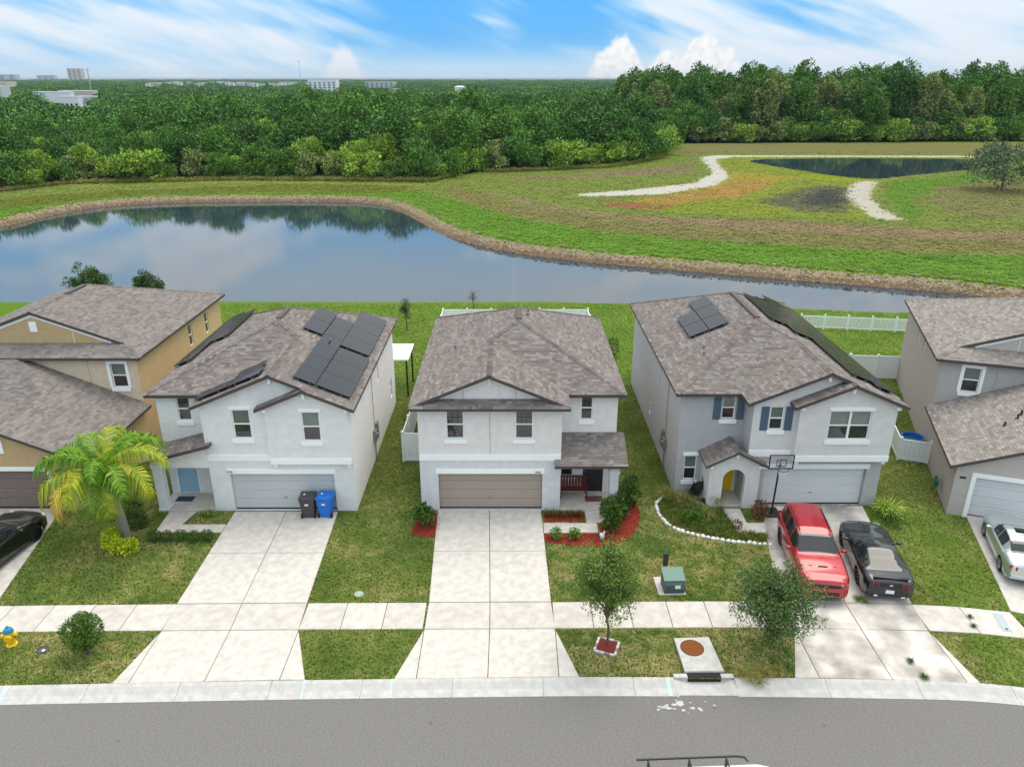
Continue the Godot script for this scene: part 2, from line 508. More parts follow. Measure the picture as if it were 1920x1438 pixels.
func make_zones() -> void:
	var im := Image.create(1550, 1280, false, Image.FORMAT_RGB8)
	im.fill(rgb(134, 148, 70))
	var r := zone_r
	var green := rgb(110, 148, 46)
	var brown := rgb(150, 136, 100)
	# front and side lawns, back gardens
	fill_poly(im, v2([[-130, -48], [180, -48], [180, -14], [-130, -14]]), r, rgb(116, 124, 62))
	fill_poly(im, v2([[-130, -68], [180, -68], [180, -48], [-130, -48]]), r, rgb(120, 148, 56), 0.5, 3)
	# mown strips beyond the water
	var gtop := [[-95, -112], [-80, -128], [-70, -137], [-55, -140], [-35.6, -143], [-19.5, -141.5], [-9.8, -128.8], [0, -113], [10, -102.4], [22.8, -95.1], [34.9, -91.2], [45.9, -87.3], [58.6, -85.9], [180, -80]]
	fill_poly(im, strip(gtop, [[-95, -60], [180, -60]]), r, green, 0.3, 1)
	fill_poly(im, strip([[-130, -118], [-90, -128], [-70, -140], [-40, -150], [-18, -149]], [[-130, -100], [-80, -120], [-66, -134], [-45, -137.5], [-20, -137]]), r, rgb(118, 128, 48), 0.5, 11)
	fill_poly(im, strip([[-12, -147], [-0.9, -127], [11.2, -115.4], [26.5, -111.6], [41.4, -109.8], [53.5, -103.2], [68.5, -101.6], [180, -98]], gtop.slice(6)), r, rgb(140, 136, 80), 0.8, 2)
	fill_poly(im, strip([[-6, -143], [4, -125], [16, -113.5], [40, -107], [66, -99], [180, -95]], [[-4, -137], [6, -118], [20, -107], [40, -99], [60, -94], [180, -89]]), r, rgb(156, 138, 102), 1.2, 12)
	# raised strips beyond
	fill_poly(im, v2([[2, -156], [20, -160], [38.7, -168], [43, -186], [34, -178], [14, -164], [0, -160]]), r, brown, 0.8, 4)
	fill_poly(im, v2([[46, -214], [130, -214], [175, -210], [175, -240], [60, -244], [44, -228]]), r, rgb(138, 134, 84), 0.8, 5)
	fill_poly(im, v2([[36, -186], [46, -216], [46, -245], [39, -200]]), r, rgb(136, 146, 64), 0.5, 6)
	# basin floor
	fill_poly(im, v2([[49, -203], [122, -203], [113, -185], [73, -153.4], [56, -123], [54, -110.5], [42, -111.6], [23.3, -115.4], [17, -123], [26.8, -133.7], [40, -149], [46, -165]]), r, rgb(146, 158, 60), 0.7, 7)
	fill_poly(im, v2([[44, -157], [52, -153], [40, -133], [26, -124], [19, -127], [28, -135], [38, -146]]), r, rgb(182, 150, 80), 1.4, 8)
	fill_poly(im, v2([[47, -170], [60, -158], [50, -152], [44, -158]]), r, rgb(176, 160, 66), 1.2, 9)
	fill_poly(im, v2([[16, -127], [26, -122], [22, -118], [14, -123]]), r, rgb(168, 122, 84), 0.9, 10)
	fill_poly(im, v2([[52.7, -142], [60, -147], [63, -143], [57, -128.8], [51, -115.5], [44, -116], [41, -128]]), r, rgb(116, 118, 84), 1.3, 13)
	fill_poly(im, v2([[54, -138], [60, -142], [56, -130], [51, -120], [47, -124]]), r, rgb(84, 88, 78), 1.0, 14)
	fill_poly(im, v2([[60, -166], [68, -160], [72, -154], [62, -155]]), r, rgb(160, 168, 40), 0.8, 15)
	# sand shores
	var sand := rgb(222, 216, 206)
	fill_poly(im, v2([[53, -207.5], [48.2, -202], [45.4, -182], [43.2, -168], [35.4, -151], [21.5, -141], [11.3, -136], [11.7, -132.5], [26.8, -135.5], [38.8, -147.5], [44.6, -160], [46.6, -170], [49, -186], [51.5, -198], [58, -203], [88, -203.5], [119, -202], [123, -206]]), r, sand, 0.25, 16)
	fill_poly(im, v2([[68.4, -154], [72.8, -153.4], [66, -142], [60.6, -130], [57.5, -118], [56.5, -109], [52.4, -110.4], [54.4, -120], [58, -134], [63, -145]]), r, rgb(214, 206, 190), 0.35, 17)
	fill_poly(im, v2([[75, -153], [90, -160], [104, -172], [120, -188], [124, -186], [100, -160], [80, -142], [68, -132], [60, -112], [57, -110], [63.5, -132]]), r, green, 0.5, 18)
	fill_poly(im, v2([[80, -146], [98, -156], [110, -152], [88, -128], [76, -112], [66, -110], [70, -130]]), r, rgb(140, 138, 84), 1.0, 19)
	fill_poly(im, v2([[86, -112], [96, -118], [102, -110], [92, -106]]), r, sand, 0.9, 20)
	# wood floors
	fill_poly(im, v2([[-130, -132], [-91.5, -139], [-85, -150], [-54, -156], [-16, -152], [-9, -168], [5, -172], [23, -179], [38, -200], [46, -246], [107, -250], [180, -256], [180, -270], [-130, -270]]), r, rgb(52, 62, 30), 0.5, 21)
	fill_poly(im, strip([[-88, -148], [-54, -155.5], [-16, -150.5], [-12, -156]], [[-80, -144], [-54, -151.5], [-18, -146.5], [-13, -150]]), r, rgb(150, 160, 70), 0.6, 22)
	# muddy shore all round the pond
	var shore := smooth_poly(POND)
	var off := Geometry2D.offset_polygon(shore, 1.7)
	fill_poly(im, Array(off[0]), r, rgb(186, 166, 140), 0.12, 23)
	off = Geometry2D.offset_polygon(shore, 0.7)
	fill_poly(im, Array(off[0]), r, rgb(146, 122, 98), 0.12, 24)
	# let the edges of the strips run into one another
	var rs := RandomNumberGenerator.new(); rs.seed = 31
	for i in 700000:
		var x := rs.randi_range(10, 1539); var y := rs.randi_range(9, 1010)
		im.set_pixel(x, y, im.get_pixel(x + rs.randi_range(-7, 7), y + rs.randi_range(-5, 5)))
	zone_img = im

func ground_height(x: float, z: float, shore: PackedVector2Array) -> float:
	var y := 0.0
	if z < -59.0 and z > -140.0 and x < 58.0 and x > -100.0:
		var s := sdist(Vector2(x, z), shore)
		if s > -4.0:
			y = -1.0 - s * 0.55 if s > -1.9 else 0.045
			y = clampf(y, -2.0, 0.045)
	return y

func make_ground() -> void:
	make_zones()
	var shore := smooth_poly(POND)
	var xs := []
	var zs := []
	var x := -130.0
	while x <= 180.01:
		xs.append(x); x += 1.0 if absf(x + 15) < 70.0 else 2.5
	var z := -20.0
	while z >= -270.01:
		zs.append(z); z -= 1.0 if z > -140.0 else 2.5
	var V := PackedVector3Array(); var N := PackedVector3Array(); var U := PackedVector2Array(); var I := PackedInt32Array()
	var U2 := PackedVector2Array()
	for j in zs.size():
		for i in xs.size():
			var zz: float = zs[j]
			if zz > -26.0: zz = lerpf(ktab(KERB, xs[i]) + 0.03, -26.0, (-20.0 - zz) / 6.0)
			V.append(Vector3(xs[i], ground_height(xs[i], zz, shore), zz))
			U.append(Vector2((xs[i] - zone_r.position.x) / zone_r.size.x, (zz - zone_r.position.y) / zone_r.size.y))
			U2.append(Vector2(xs[i], zz) * 0.16)
	var nx := xs.size()
	N.resize(V.size())
	for j in zs.size():
		for i in nx:
			var a := V[j * nx + maxi(i - 1, 0)]; var b := V[j * nx + mini(i + 1, nx - 1)]
			var d := V[maxi(j - 1, 0) * nx + i]; var e := V[mini(j + 1, zs.size() - 1) * nx + i]
			N[j * nx + i] = (d - e).cross(b - a).normalized()
			if i + 1 < nx and j + 1 < zs.size():
				var k := j * nx + i
				I.append_array(PackedInt32Array([k, k + nx, k + 1, k + 1, k + nx, k + nx + 1]))
	var arr := []; arr.resize(Mesh.ARRAY_MAX)
	arr[Mesh.ARRAY_VERTEX] = V; arr[Mesh.ARRAY_NORMAL] = N; arr[Mesh.ARRAY_TEX_UV] = U; arr[Mesh.ARRAY_TEX_UV2] = U2; arr[Mesh.ARRAY_INDEX] = I
	var m := ArrayMesh.new(); m.add_surface_from_arrays(Mesh.PRIMITIVE_TRIANGLES, arr)
	var gm := mat(Color(1, 1, 1), 0.95, 0.15)
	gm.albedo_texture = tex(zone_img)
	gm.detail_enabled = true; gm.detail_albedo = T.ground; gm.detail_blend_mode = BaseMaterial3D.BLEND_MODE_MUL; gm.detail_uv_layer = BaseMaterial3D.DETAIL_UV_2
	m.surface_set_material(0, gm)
	var g := place(m, "ground", self)
	g.set_meta("kind", "structure")
	# land beyond, out to the horizon
	var far := MB.new()
	for q in [[-9000, -130, -9000, 30], [180, 9000, -9000, 30], [-130, 180, -9000, -270], [-9000, 9000, 30, 600]]:
		far.face([Vector3(q[0], -0.02, q[2]), Vector3(q[1], -0.02, q[2]), Vector3(q[1], -0.02, q[3]), Vector3(q[0], -0.02, q[3])], Vector3.UP)
	far.face([Vector3(-130, -0.06, -9.2), Vector3(180, -0.06, -9.2), Vector3(180, -0.06, 30), Vector3(-130, -0.06, 30)], Vector3.UP)
	struct(far, "far_land", tri_tex(mat(rgb(84, 96, 52), 0.95, 0.1), T.ground, 0.004))
	# pond water
	var wm := mat(rgb(46, 58, 72), 0.02, 1.0)
	var wn := noise_img(512, 0.05, 0.0, 1.0, 77, FastNoiseLite.TYPE_SIMPLEX_SMOOTH, 3)
	wn.bump_map_to_normal_map(1.0)
	wm = tri_tex(wm, null, 0.12, tex(wn), 0.06)
	M.water = wm
	var pw := MB.new()
	var po := Geometry2D.offset_polygon(shore, 2.0)[0]
	flat(pw, Array(po), -1.0)
	struct(pw, "pond_water", wm)
	var bw := MB.new()
	flat(bw, Array(smooth_poly(BASIN_WATER)), 0.012)
	struct(bw, "basin_water", wm)

func flat(mb: MB, poly: Array, y: float) -> void:
	var pp := PackedVector2Array(poly)
	var idx := Geometry2D.triangulate_polygon(pp)
	for i in range(0, idx.size(), 3):
		mb.face([Vector3(pp[idx[i]].x, y, pp[idx[i]].y), Vector3(pp[idx[i + 1]].x, y, pp[idx[i + 1]].y), Vector3(pp[idx[i + 2]].x, y, pp[idx[i + 2]].y)], Vector3.UP)

func slab(parent: Node, called: String, poly: Array, top: float, m: Material, keep := true) -> void:
	var mb := MB.new()
	var pp := PackedVector2Array(v2(poly))
	var ins := Geometry2D.offset_polygon(pp, -0.012)
	mb.prism(Array(ins[0]), -0.16, top, 0.012)
	put(mb, called, m, parent)
	if keep: exclude(v2(poly))

func quad_grid(parent: Node, called: String, a: Array, b: Array, nu: int, nv: int, top: float, m: Material) -> void:
	# slabs between two polylines a (near) and b (far) each of two points
	for i in nu:
		for j in nv:
			var pts := []
			for q in [[i, j], [i + 1, j], [i + 1, j + 1], [i, j + 1]]:
				var u: float = float(q[0]) / nu; var w: float = float(q[1]) / nv
				var p: Vector2 = Vector2(a[0][0], a[0][1]).lerp(Vector2(a[1][0], a[1][1]), u).lerp(Vector2(b[0][0], b[0][1]).lerp(Vector2(b[1][0], b[1][1]), u), w)
				pts.append([p.x, p.y])
			slab(parent, called, pts, top, m)

func make_paving() -> void:
	masks = Image.create(int(mask_r.size.x * MPX), int(mask_r.size.y * MPX), false, Image.FORMAT_L8)
	# road
	var road := MB.new()
	var x := -130.0
	while x < 59.0:
		var x2 := x + 1.0
		road.face([Vector3(x, -0.115, ktab(KERB, x) + 0.66), Vector3(x2, -0.115, ktab(KERB, x2) + 0.66), Vector3(x2, -0.115, ktab(KERB, x2) + 11.2), Vector3(x, -0.115, ktab(KERB, x) + 11.2)], Vector3.UP)
		x = x2
	struct(road, "road", M.asphalt)
	# kerbs: sloped gutter, cast in lengths
	for side in 2:
		var kn := struct_node("kerb")
		x = -63.0
		while x < 42.0:
			var x2 := x + 3.05
			if side == 0 and x < 5.6 and x2 > 5.6: x2 = 5.5
			var mb := MB.new()
			var prof := [[0.0, 0.035], [0.16, 0.03], [0.40, -0.07], [0.72, -0.1], [0.72, -0.3]]
			if side == 1: prof = [[11.86, 0.035], [11.7, 0.03], [11.46, -0.07], [11.14, -0.1], [11.14, -0.3]]
			var steps := 4
			for s in steps:
				var xa := lerpf(x + 0.008, x2 - 0.008, float(s) / steps); var xb := lerpf(x + 0.008, x2 - 0.008, float(s + 1) / steps)
				for k in 4:
					var za := ktab(KERB, xa); var zb := ktab(KERB, xb)
					mb.face([Vector3(xa, prof[k][1], za + prof[k][0]), Vector3(xb, prof[k][1], zb + prof[k][0]), Vector3(xb, prof[k + 1][1], zb + prof[k + 1][0]), Vector3(xa, prof[k + 1][1], za + prof[k + 1][0])], Vector3(0, 1, 0.4))
			if not (side == 0 and x > 5.0 and x < 7.4): put(mb, "kerb_length", M.kerb, kn)
			x = x2
			if side == 0 and x > 5.4 and x < 5.6: x = 7.55
	# pavement slabs
	var sw := struct_node("sidewalk")
	var cuts := [[-60, -12.94], [-7.9, -3.3], [1.56, 10.4], [15.4, 19.0], [24.2, 40]]
	for c in cuts:
		var n := maxi(1, int(round((c[1] - c[0]) / 1.55)))
		for i in n:
			var a: float = lerpf(c[0], c[1], float(i) / n); var b: float = lerpf(c[0], c[1], float(i + 1) / n)
			var sk := 0.0
			slab(sw, "slab", [[a, ktab(WALK, a)], [b, ktab(WALK, b)], [b + sk, ktab(WALK, b) - 1.53], [a + sk, ktab(WALK, a) - 1.53]], 0.045, M.concrete if i % 2 else M.concrete2)
	# driveways: apron flaring to the kerb, two by two slabs behind
	var ways := [
		[[-13.0, -7.95], [-12.93, -7.88], [-13.49, -7.0], [-13.03, -8.17], -30.72],
		[[-3.24, 1.53], [-3.25, 1.6], [-4.02, 2.31], [-3.51, 1.38], -30.92],
		[[10.37, 15.5], [10.46, 15.36], [9.6, 15.8], [11.85, 16.7], -31.22]]
	for w in ways:
		var cm: Material = M.concrete_worn if w[0][0] > 5.0 else M.concrete
		var cm2: Material = M.concrete_worn if w[0][0] > 5.0 else M.concrete2
		var d := struct_node("driveway")
		var xa: float = w[0][0]; var xb: float = w[0][1]
		var fa := ktab(WALK, xa) - 1.53; var fb := ktab(WALK, xb) - 1.53
		quad_grid(d, "slab", [[xa, fa - 0.012], [xb, fb - 0.012]], [[w[3][0], w[4]], [w[3][1], w[4]]], 2, 2, 0.05, cm)
		quad_grid(d, "slab", [[w[1][0], ktab(WALK, w[1][0])], [w[1][1], ktab(WALK, w[1][1])]], [[xa, fa], [xb, fb]], 2, 1, 0.047, cm2)
		# apron
		var xm: float = (w[1][0] + w[1][1]) / 2
		var zl := ktab(WALK, w[1][0]); var zr := ktab(WALK, w[1][1])
		var kl := ktab(KERB, w[2][0]) ; var kr := ktab(KERB, w[2][1]); var km := ktab(KERB, xm)
		slab(d, "slab", [[w[2][0], kl], [w[1][0], kl], [w[1][0], zl]], 0.042, M.concrete)
		slab(d, "slab", [[w[1][0], kl], [xm, km], [xm, ktab(WALK, xm)], [w[1][0], zl]], 0.042, cm)
		slab(d, "slab", [[xm, km], [w[1][1], kr], [w[1][1], zr], [xm, ktab(WALK, xm)]], 0.042, cm)
		slab(d, "slab", [[w[1][1], kr], [w[2][1], kr], [w[1][1], zr]], 0.042, M.concrete)
	# far left and far right driveways
	var dl := struct_node("driveway")
	quad_grid(dl, "slab", [[-25.2, -23.7], [-20.0, -24.0]], [[-26.4, -31.0], [-21.3, -31.0]], 2, 2, 0.05, M.concrete)
	quad_grid(dl, "slab", [[-26.2, -19.6], [-19.0, -19.75]], [[-25.2, -22.1], [-20.0, -22.3]], 2, 1, 0.042, M.concrete2)
	var dr := struct_node("driveway")
	quad_grid(dr, "slab", [[19.05, -23.55], [23.9, -21.9]], [[21.15, -30.45], [25.9, -28.9]], 2, 2, 0.05, M.concrete)
	quad_grid(dr, "slab", [[18.1, -19.5], [24.6, -17.3]], [[18.9, -22.1], [23.8, -20.6]], 2, 1, 0.042, M.concrete2)
	# garden walks to the doors
	var w2 := struct_node("path")
	slab(w2, "slab", [[-16.0, -28.95], [-13.02, -28.95], [-13.02, -29.62], [-15.05, -29.62], [-14.8, -30.72], [-16.1, -30.72]], 0.05, M.concrete)
	var w3 := struct_node("path")
	slab(w3, "slab", [[1.42, -28.9], [3.9, -28.95], [3.9, -29.75], [1.42, -29.75]], 0.05, M.concrete)
	slab(w3, "slab", [[3.4, -29.76], [4.4, -29.76], [4.4, -30.9], [3.4, -30.9]], 0.05, M.concrete2)
	var w4 := struct_node("path")
	slab(w4, "slab", [[9.95, -31.0], [10.8, -31.0], [10.75, -29.75], [11.75, -29.75], [11.6, -28.9], [10.1, -28.9]], 0.05, M.concrete)

# ---------------------------------------------------------------- houses
func wall(mb: MB, F: Transform3D, x0: float, x1: float, y0: float, y1: float, holes := [], deep := 0.12) -> void:
	var xs := [x0, x1]; var ys := [y0, y1]
	for h in holes: xs.append_array([h[0], h[1]]); ys.append_array([h[2], h[3]])
	xs.sort(); ys.sort()
	mb.xf = F
	for i in xs.size() - 1:
		for j in ys.size() - 1:
			if xs[i + 1] - xs[i] < 1e-4 or ys[j + 1] - ys[j] < 1e-4: continue
			var cx: float = (xs[i] + xs[i + 1]) / 2; var cy: float = (ys[j] + ys[j + 1]) / 2
			var inside := false
			for h in holes:
				if cx > h[0] and cx < h[1] and cy > h[2] and cy < h[3]: inside = true
			if inside: continue
			mb.face([Vector3(xs[i], ys[j], 0), Vector3(xs[i + 1], ys[j], 0), Vector3(xs[i + 1], ys[j + 1], 0), Vector3(xs[i], ys[j + 1], 0)], Vector3(0, 0, 1))
	for h in holes:
		var a := Vector3(h[0], h[2], 0); var b := Vector3(h[1], h[2], 0); var c := Vector3(h[1], h[3], 0); var d := Vector3(h[0], h[3], 0)
		var k := Vector3(0, 0, -deep)
		mb.face([a, b, b + k, a + k], Vector3.UP); mb.face([d, c, c + k, d + k], Vector3.DOWN)
		mb.face([a, d, d + k, a + k], Vector3.RIGHT); mb.face([b, c, c + k, b + k], Vector3.LEFT)
	mb.xf = Transform3D.IDENTITY

func window(root: Node3D, F: Transform3D, h: Array, o := {}) -> void:
	# h: hole [x0, x1, y0, y1] in the wall's frame
	var w0: float = h[0]; var w1: float = h[1]; var y0: float = h[2]; var y1: float = h[3]
	var mb := MB.new(); mb.xf = F
	var ft := 0.045; var zf := -0.05
	var ym: float = y0 + (y1 - y0) * 0.5
	mb.rbox(w0, w0 + ft, y0, y1, -0.11, zf, 0.008); mb.rbox(w1 - ft, w1, y0, y1, -0.11, zf, 0.008)
	mb.rbox(w0 + ft, w1 - ft, y0, y0 + ft, -0.11, zf, 0.008); mb.rbox(w0 + ft, w1 - ft, y1 - ft, y1, -0.11, zf, 0.008)
	mb.rbox(w0 + ft, w1 - ft, ym - 0.03, ym + 0.03, -0.105, zf + 0.006, 0.008)
	var lights := 2 if o.get("twin", false) else 1
	if lights == 2:
		var xc := (w0 + w1) / 2
		mb.rbox(xc - 0.05, xc + 0.05, y0 + ft, y1 - ft, -0.112, zf + 0.01, 0.008)
	var win := put(mb, "window", M.white_trim, root)
	for li in lights:
		var a: float = lerpf(w0, w1, float(li) / lights) + ft; var b: float = lerpf(w0, w1, float(li + 1) / lights) - ft
		for s in 2:
			var ya: float = (y0 + ft) if s == 0 else ym + 0.03
			var yb: float = (ym - 0.03) if s == 0 else y1 - ft
			var g := MB.new(); g.xf = F
			var gz := -0.09 if s == 0 else -0.075
			g.rbox(a, b, ya, yb, gz - 0.006, gz)
			put(g, "pane", M.glass, win)
			if o.get("grid", false) and s == 1:
				var mu := MB.new(); mu.xf = F
				for k in [1, 2]: mu.rbox(lerpf(a, b, k / 3.0) - 0.009, lerpf(a, b, k / 3.0) + 0.009, ya, yb, gz, gz + 0.012)
				mu.rbox(a, b, (ya + yb) / 2 - 0.009, (ya + yb) / 2 + 0.009, gz, gz + 0.014)
				put(mu, "muntin", M.black_metal if o.get("darkgrid", true) else M.white_trim, win)
		# slatted blind behind the glass
		var bl := MB.new(); bl.xf = F
		var n := 20
		for k in n:
			var y := lerpf(y0 + ft, y1 - ft, (k + 0.5) / n)
			bl.box(Vector3((a + b) / 2, y, -0.145), Vector3(b - a, 0.004, (y1 - y0) / n * 1.25), 0.0, Basis(Vector3.RIGHT, 1.38))
		put(bl, "blind", o.get("blind", M.blind), win)
		var sc := MB.new(); sc.xf = F
		sc.rbox(a, b, y0 + ft, ym - 0.03, -0.125, -0.12)
		put(sc, "insect_screen", M.screen, win)
	if o.get("sill", true):
		var s := MB.new(); s.xf = F
		s.rbox(w0 - 0.1, w1 + 0.1, y0 - 0.22, y0 - 0.005, 0.003, 0.075, 0.015)
		put(s, "sill", M.white_trim, win)
	if o.get("head", false):
		var s := MB.new(); s.xf = F
		s.rbox(w0 - 0.1, w1 + 0.1, y1 + 0.02, y1 + 0.2, 0.003, 0.06, 0.015)
		put(s, "head_trim", M.white_trim, win)
	if o.get("surround", false):
		var s := MB.new(); s.xf = F
		s.rbox(w0 - 0.16, w0, y0 - 0.002, y1 + 0.16, 0.003, 0.05, 0.01); s.rbox(w1, w1 + 0.16, y0 - 0.002, y1 + 0.16, 0.003, 0.05, 0.01)
		s.rbox(w0, w1, y1, y1 + 0.16, 0.003, 0.05, 0.01)
		put(s, "surround", M.white_trim, win)
	if o.has("shutter"):
		for sd in [-1, 1]:
			var s := MB.new(); s.xf = F
			var sx0: float = w0 - 0.42 if sd < 0 else w1 + 0.06
			for k in 3: s.rbox(sx0 + k * 0.122, sx0 + 0.116 + k * 0.122, y0 - 0.02, y1 + 0.02, 0.003, 0.03, 0.006)
			for yy in [y0 + 0.16, y1 - 0.28]: s.rbox(sx0 + 0.01, sx0 + 0.35, yy, yy + 0.12, 0.03, 0.048, 0.005)
			put(s, "shutter", o.shutter, root)

func garage_door(root: Node3D, F: Transform3D, x0: float, x1: float, h: float, m: Material, z := -0.2) -> void:
	var fr := MB.new(); fr.xf = F
	fr.rbox(x0, x1, 0.03, h, z - 0.06, z - 0.045)
	var d := put(fr, "garage_door", m, root)
	for k in 4:
		var p := MB.new(); p.xf = F
		var y0 := 0.05 + k * (h - 0.05) / 4; var y1 := 0.05 + (k + 1) * (h - 0.05) / 4 - 0.012
		p.rbox(x0 + 0.01, x1 - 0.01, y0, y1, z - 0.045, z - 0.012, 0.008)
		for r in 3:
			var ya := lerpf(y0, y1, r / 3.0) + 0.022; var yb := lerpf(y0, y1, (r + 1) / 3.0) - 0.022
			p.rbox(x0 + 0.03, x1 - 0.03, ya, yb, z - 0.014, z, 0.009)
		put(p, "panel", m, d)
	var hd := MB.new(); hd.xf = F
	hd.rbox((x0 + x1) / 2 - 0.08, (x0 + x1) / 2 + 0.08, 0.62, 0.66, z, z + 0.05, 0.01)
	put(hd, "handle", M.grey_metal, d)
	var st := MB.new(); st.xf = F
	st.rbox(x0, x1, 0.0, 0.05, z - 0.05, z + 0.02)
	put(st, "weather_strip", M.black_metal, d)

func roof(root: Node3D, planes: Array, pal: Array, caps: Array, seed_: int, called := "roof", thick := 0.15) -> void:
	# planes: arrays of Vector3 lying on one slope each
	var dk := MB.new()
	for p in planes:
		var plan := PackedVector2Array()
		for q in p: plan.append(Vector2(q.x, q.z))
		var tri := Geometry2D.triangulate_polygon(plan)
		var dn := Vector3(0, thick, 0)
		for i in range(0, tri.size(), 3):
			dk.face([p[tri[i]], p[tri[i + 1]], p[tri[i + 2]]], Vector3.UP)
			dk.face([p[tri[i]] - dn, p[tri[i + 1]] - dn, p[tri[i + 2]] - dn], Vector3.DOWN)
		var ctr := Vector3.ZERO
		for q in p: ctr += q / p.size()
		for i in p.size():
			var j: int = (i + 1) % p.size()
			var a: Vector3 = p[i]; var b: Vector3 = p[j]
			var out := (b - a).cross(Vector3.UP)
			if out.dot((a + b) / 2 - ctr) < 0: out = -out
			dk.face([a, b, b - Vector3(0, thick, 0), a - Vector3(0, thick, 0)], out)
	var rf := put(dk, called, M.fascia, root)
	var rng := RandomNumberGenerator.new(); rng.seed = seed_
	var sh := MB.new()
	for p in planes: shingles(sh, p, pal, rng)
	var so := put(sh, "shingles", M.shingle, rf)
	so.set_meta("kind", "stuff")
	for c in caps:
		var rc := MB.new()
		var a: Vector3 = c[0]; var b: Vector3 = c[1]
		var ln := a.distance_to(b); var d := (b - a) / ln
		var side := d.cross(Vector3.UP).normalized()
		var t := 0.0
		while t < ln:
			var e := minf(t + 0.2, ln)
			rc.col = pal[rng.randi() % pal.size()] * rng.randf_range(0.85, 1.0)
			var drop := Vector3(0, -0.055 if absf(d.y) < 0.05 else -0.035, 0)
			var p0 := a + d * t + Vector3(0, 0.036, 0); var p1 := a + d * e + Vector3(0, 0.022, 0)
			for s in [-1.0, 1.0]:
				rc.face([p0, p1, p1 + side * s * 0.13 + drop, p0 + side * s * 0.13 + drop], Vector3.UP)
			t = e
		put(rc, "ridge_cap", M.shingle, rf)

func shingles(mb: MB, p: Array, pal: Array, rng: RandomNumberGenerator) -> void:
	var nrm := Vector3.ZERO
	for i in p.size(): nrm += p[i].cross(p[(i + 1) % p.size()])
	nrm = nrm.normalized()
	if nrm.y < 0: nrm = -nrm
	var e := nrm.cross(Vector3.UP).normalized()
	var s := nrm.cross(e).normalized()
	if s.y < 0: s = -s
	var org: Vector3 = p[0]
	var poly := PackedVector2Array()
	var lo := Vector2(1e9, 1e9); var hi := Vector2(-1e9, -1e9)
	for q in p:
		var w := Vector2((q - org).dot(e), (q - org).dot(s))
		poly.append(w); lo = lo.min(w); hi = hi.max(w)
	var step := 0.145
	var y := lo.y
	while y < hi.y:
		var y1 := minf(y + step, hi.y)
		var x := lo.x - rng.randf() * 0.3
		var run := 0
		var tone := rng.randf()
		while x < hi.x:
			var x1 := x + rng.randf_range(0.10, 0.28)
			if rng.randf() < 0.75: tone = rng.randf()
			var col: Color = pal[int(tone * 0.999 * pal.size())] * rng.randf_range(0.94, 1.06)
			col.a = 1.0
			var lift := 0.009 if rng.randf() < 0.5 else 0.015
			var r := PackedVector2Array([Vector2(x, y), Vector2(x1, y), Vector2(x1, y1), Vector2(x, y1)])
			var nin := 0
			for q in r:
				if Geometry2D.is_point_in_polygon(q, poly): nin += 1
			mb.col = col
			if nin == 4:
				emit_tab(mb, r, org, e, s, nrm, y, y1, lift)
				mb.face([org + e * x + s * y, org + e * x1 + s * y, org + e * x1 + s * y + nrm * lift, org + e * x + s * y + nrm * lift], -s)
			else:
				for g in Geometry2D.intersect_polygons(r, poly): emit_tab(mb, g, org, e, s, nrm, y, y1, lift)
			x = x1
		y = y1
	mb.col = Color(1, 1, 1)

func emit_tab(mb: MB, g: PackedVector2Array, org: Vector3, e: Vector3, s: Vector3, nrm: Vector3, y: float, y1: float, lift: float) -> void:
	var pts := []
	for q in g: pts.append(org + e * q.x + s * q.y + nrm * (0.002 + lift * (1.0 - 0.8 * (q.y - y) / maxf(y1 - y, 0.001))))
	mb.face(pts, nrm)

func solar_array(label: String, at: Transform3D, rects: Array) -> void:
	# at: frame lying on a slope (x along the eave, y up the slope, z off the roof); rects: [x, y, w, h] per module
	var o := thing("solar_array", label, "solar panels", at.origin, 0.0, "solar arrays on the roofs")
	var L := Transform3D(at.basis, Vector3.ZERO)
	for r in rects:
		var fr := MB.new(); fr.xf = L
		fr.box(Vector3(r[0] + r[2] / 2, r[1] + r[3] / 2, 0.13), Vector3(r[2] - 0.012, r[3] - 0.012, 0.036), 0.004)
		var pn := put(fr, "module", M.solar_frame, o)
		var ce := MB.new(); ce.xf = L
		# cells in rows, thin gaps between them
		var nx := 6 if r[2] < r[3] else 10
		var ny := 10 if r[2] < r[3] else 6
		for i in nx:
			for j in ny:
				var cw: float = (r[2] - 0.05) / nx; var ch: float = (r[3] - 0.05) / ny
				ce.rbox(r[0] + 0.025 + i * cw + 0.003, r[0] + 0.025 + (i + 1) * cw - 0.003, r[1] + 0.025 + j * ch + 0.003, r[1] + 0.025 + (j + 1) * ch - 0.003, 0.1475, 0.1505)
		put(ce, "cells", M.solar, pn)
	var ra := MB.new(); ra.xf = L
	for r in rects:
		for f in [0.25, 0.75]:
			ra.rbox(r[0] + 0.01, r[0] + r[2] - 0.01, r[1] + r[3] * f - 0.02, r[1] + r[3] * f + 0.02, 0.0, 0.111)
	put(ra, "rail", M.grey_metal, o)

func slope_frame(eave: Vector3, along: Vector3, up: Vector3) -> Transform3D:
	var x := along.normalized()
	var y := up.normalized()
	return Transform3D(Basis(x, y, x.cross(y).normalized()), eave)

const HE := 5.42
const OV := 0.35

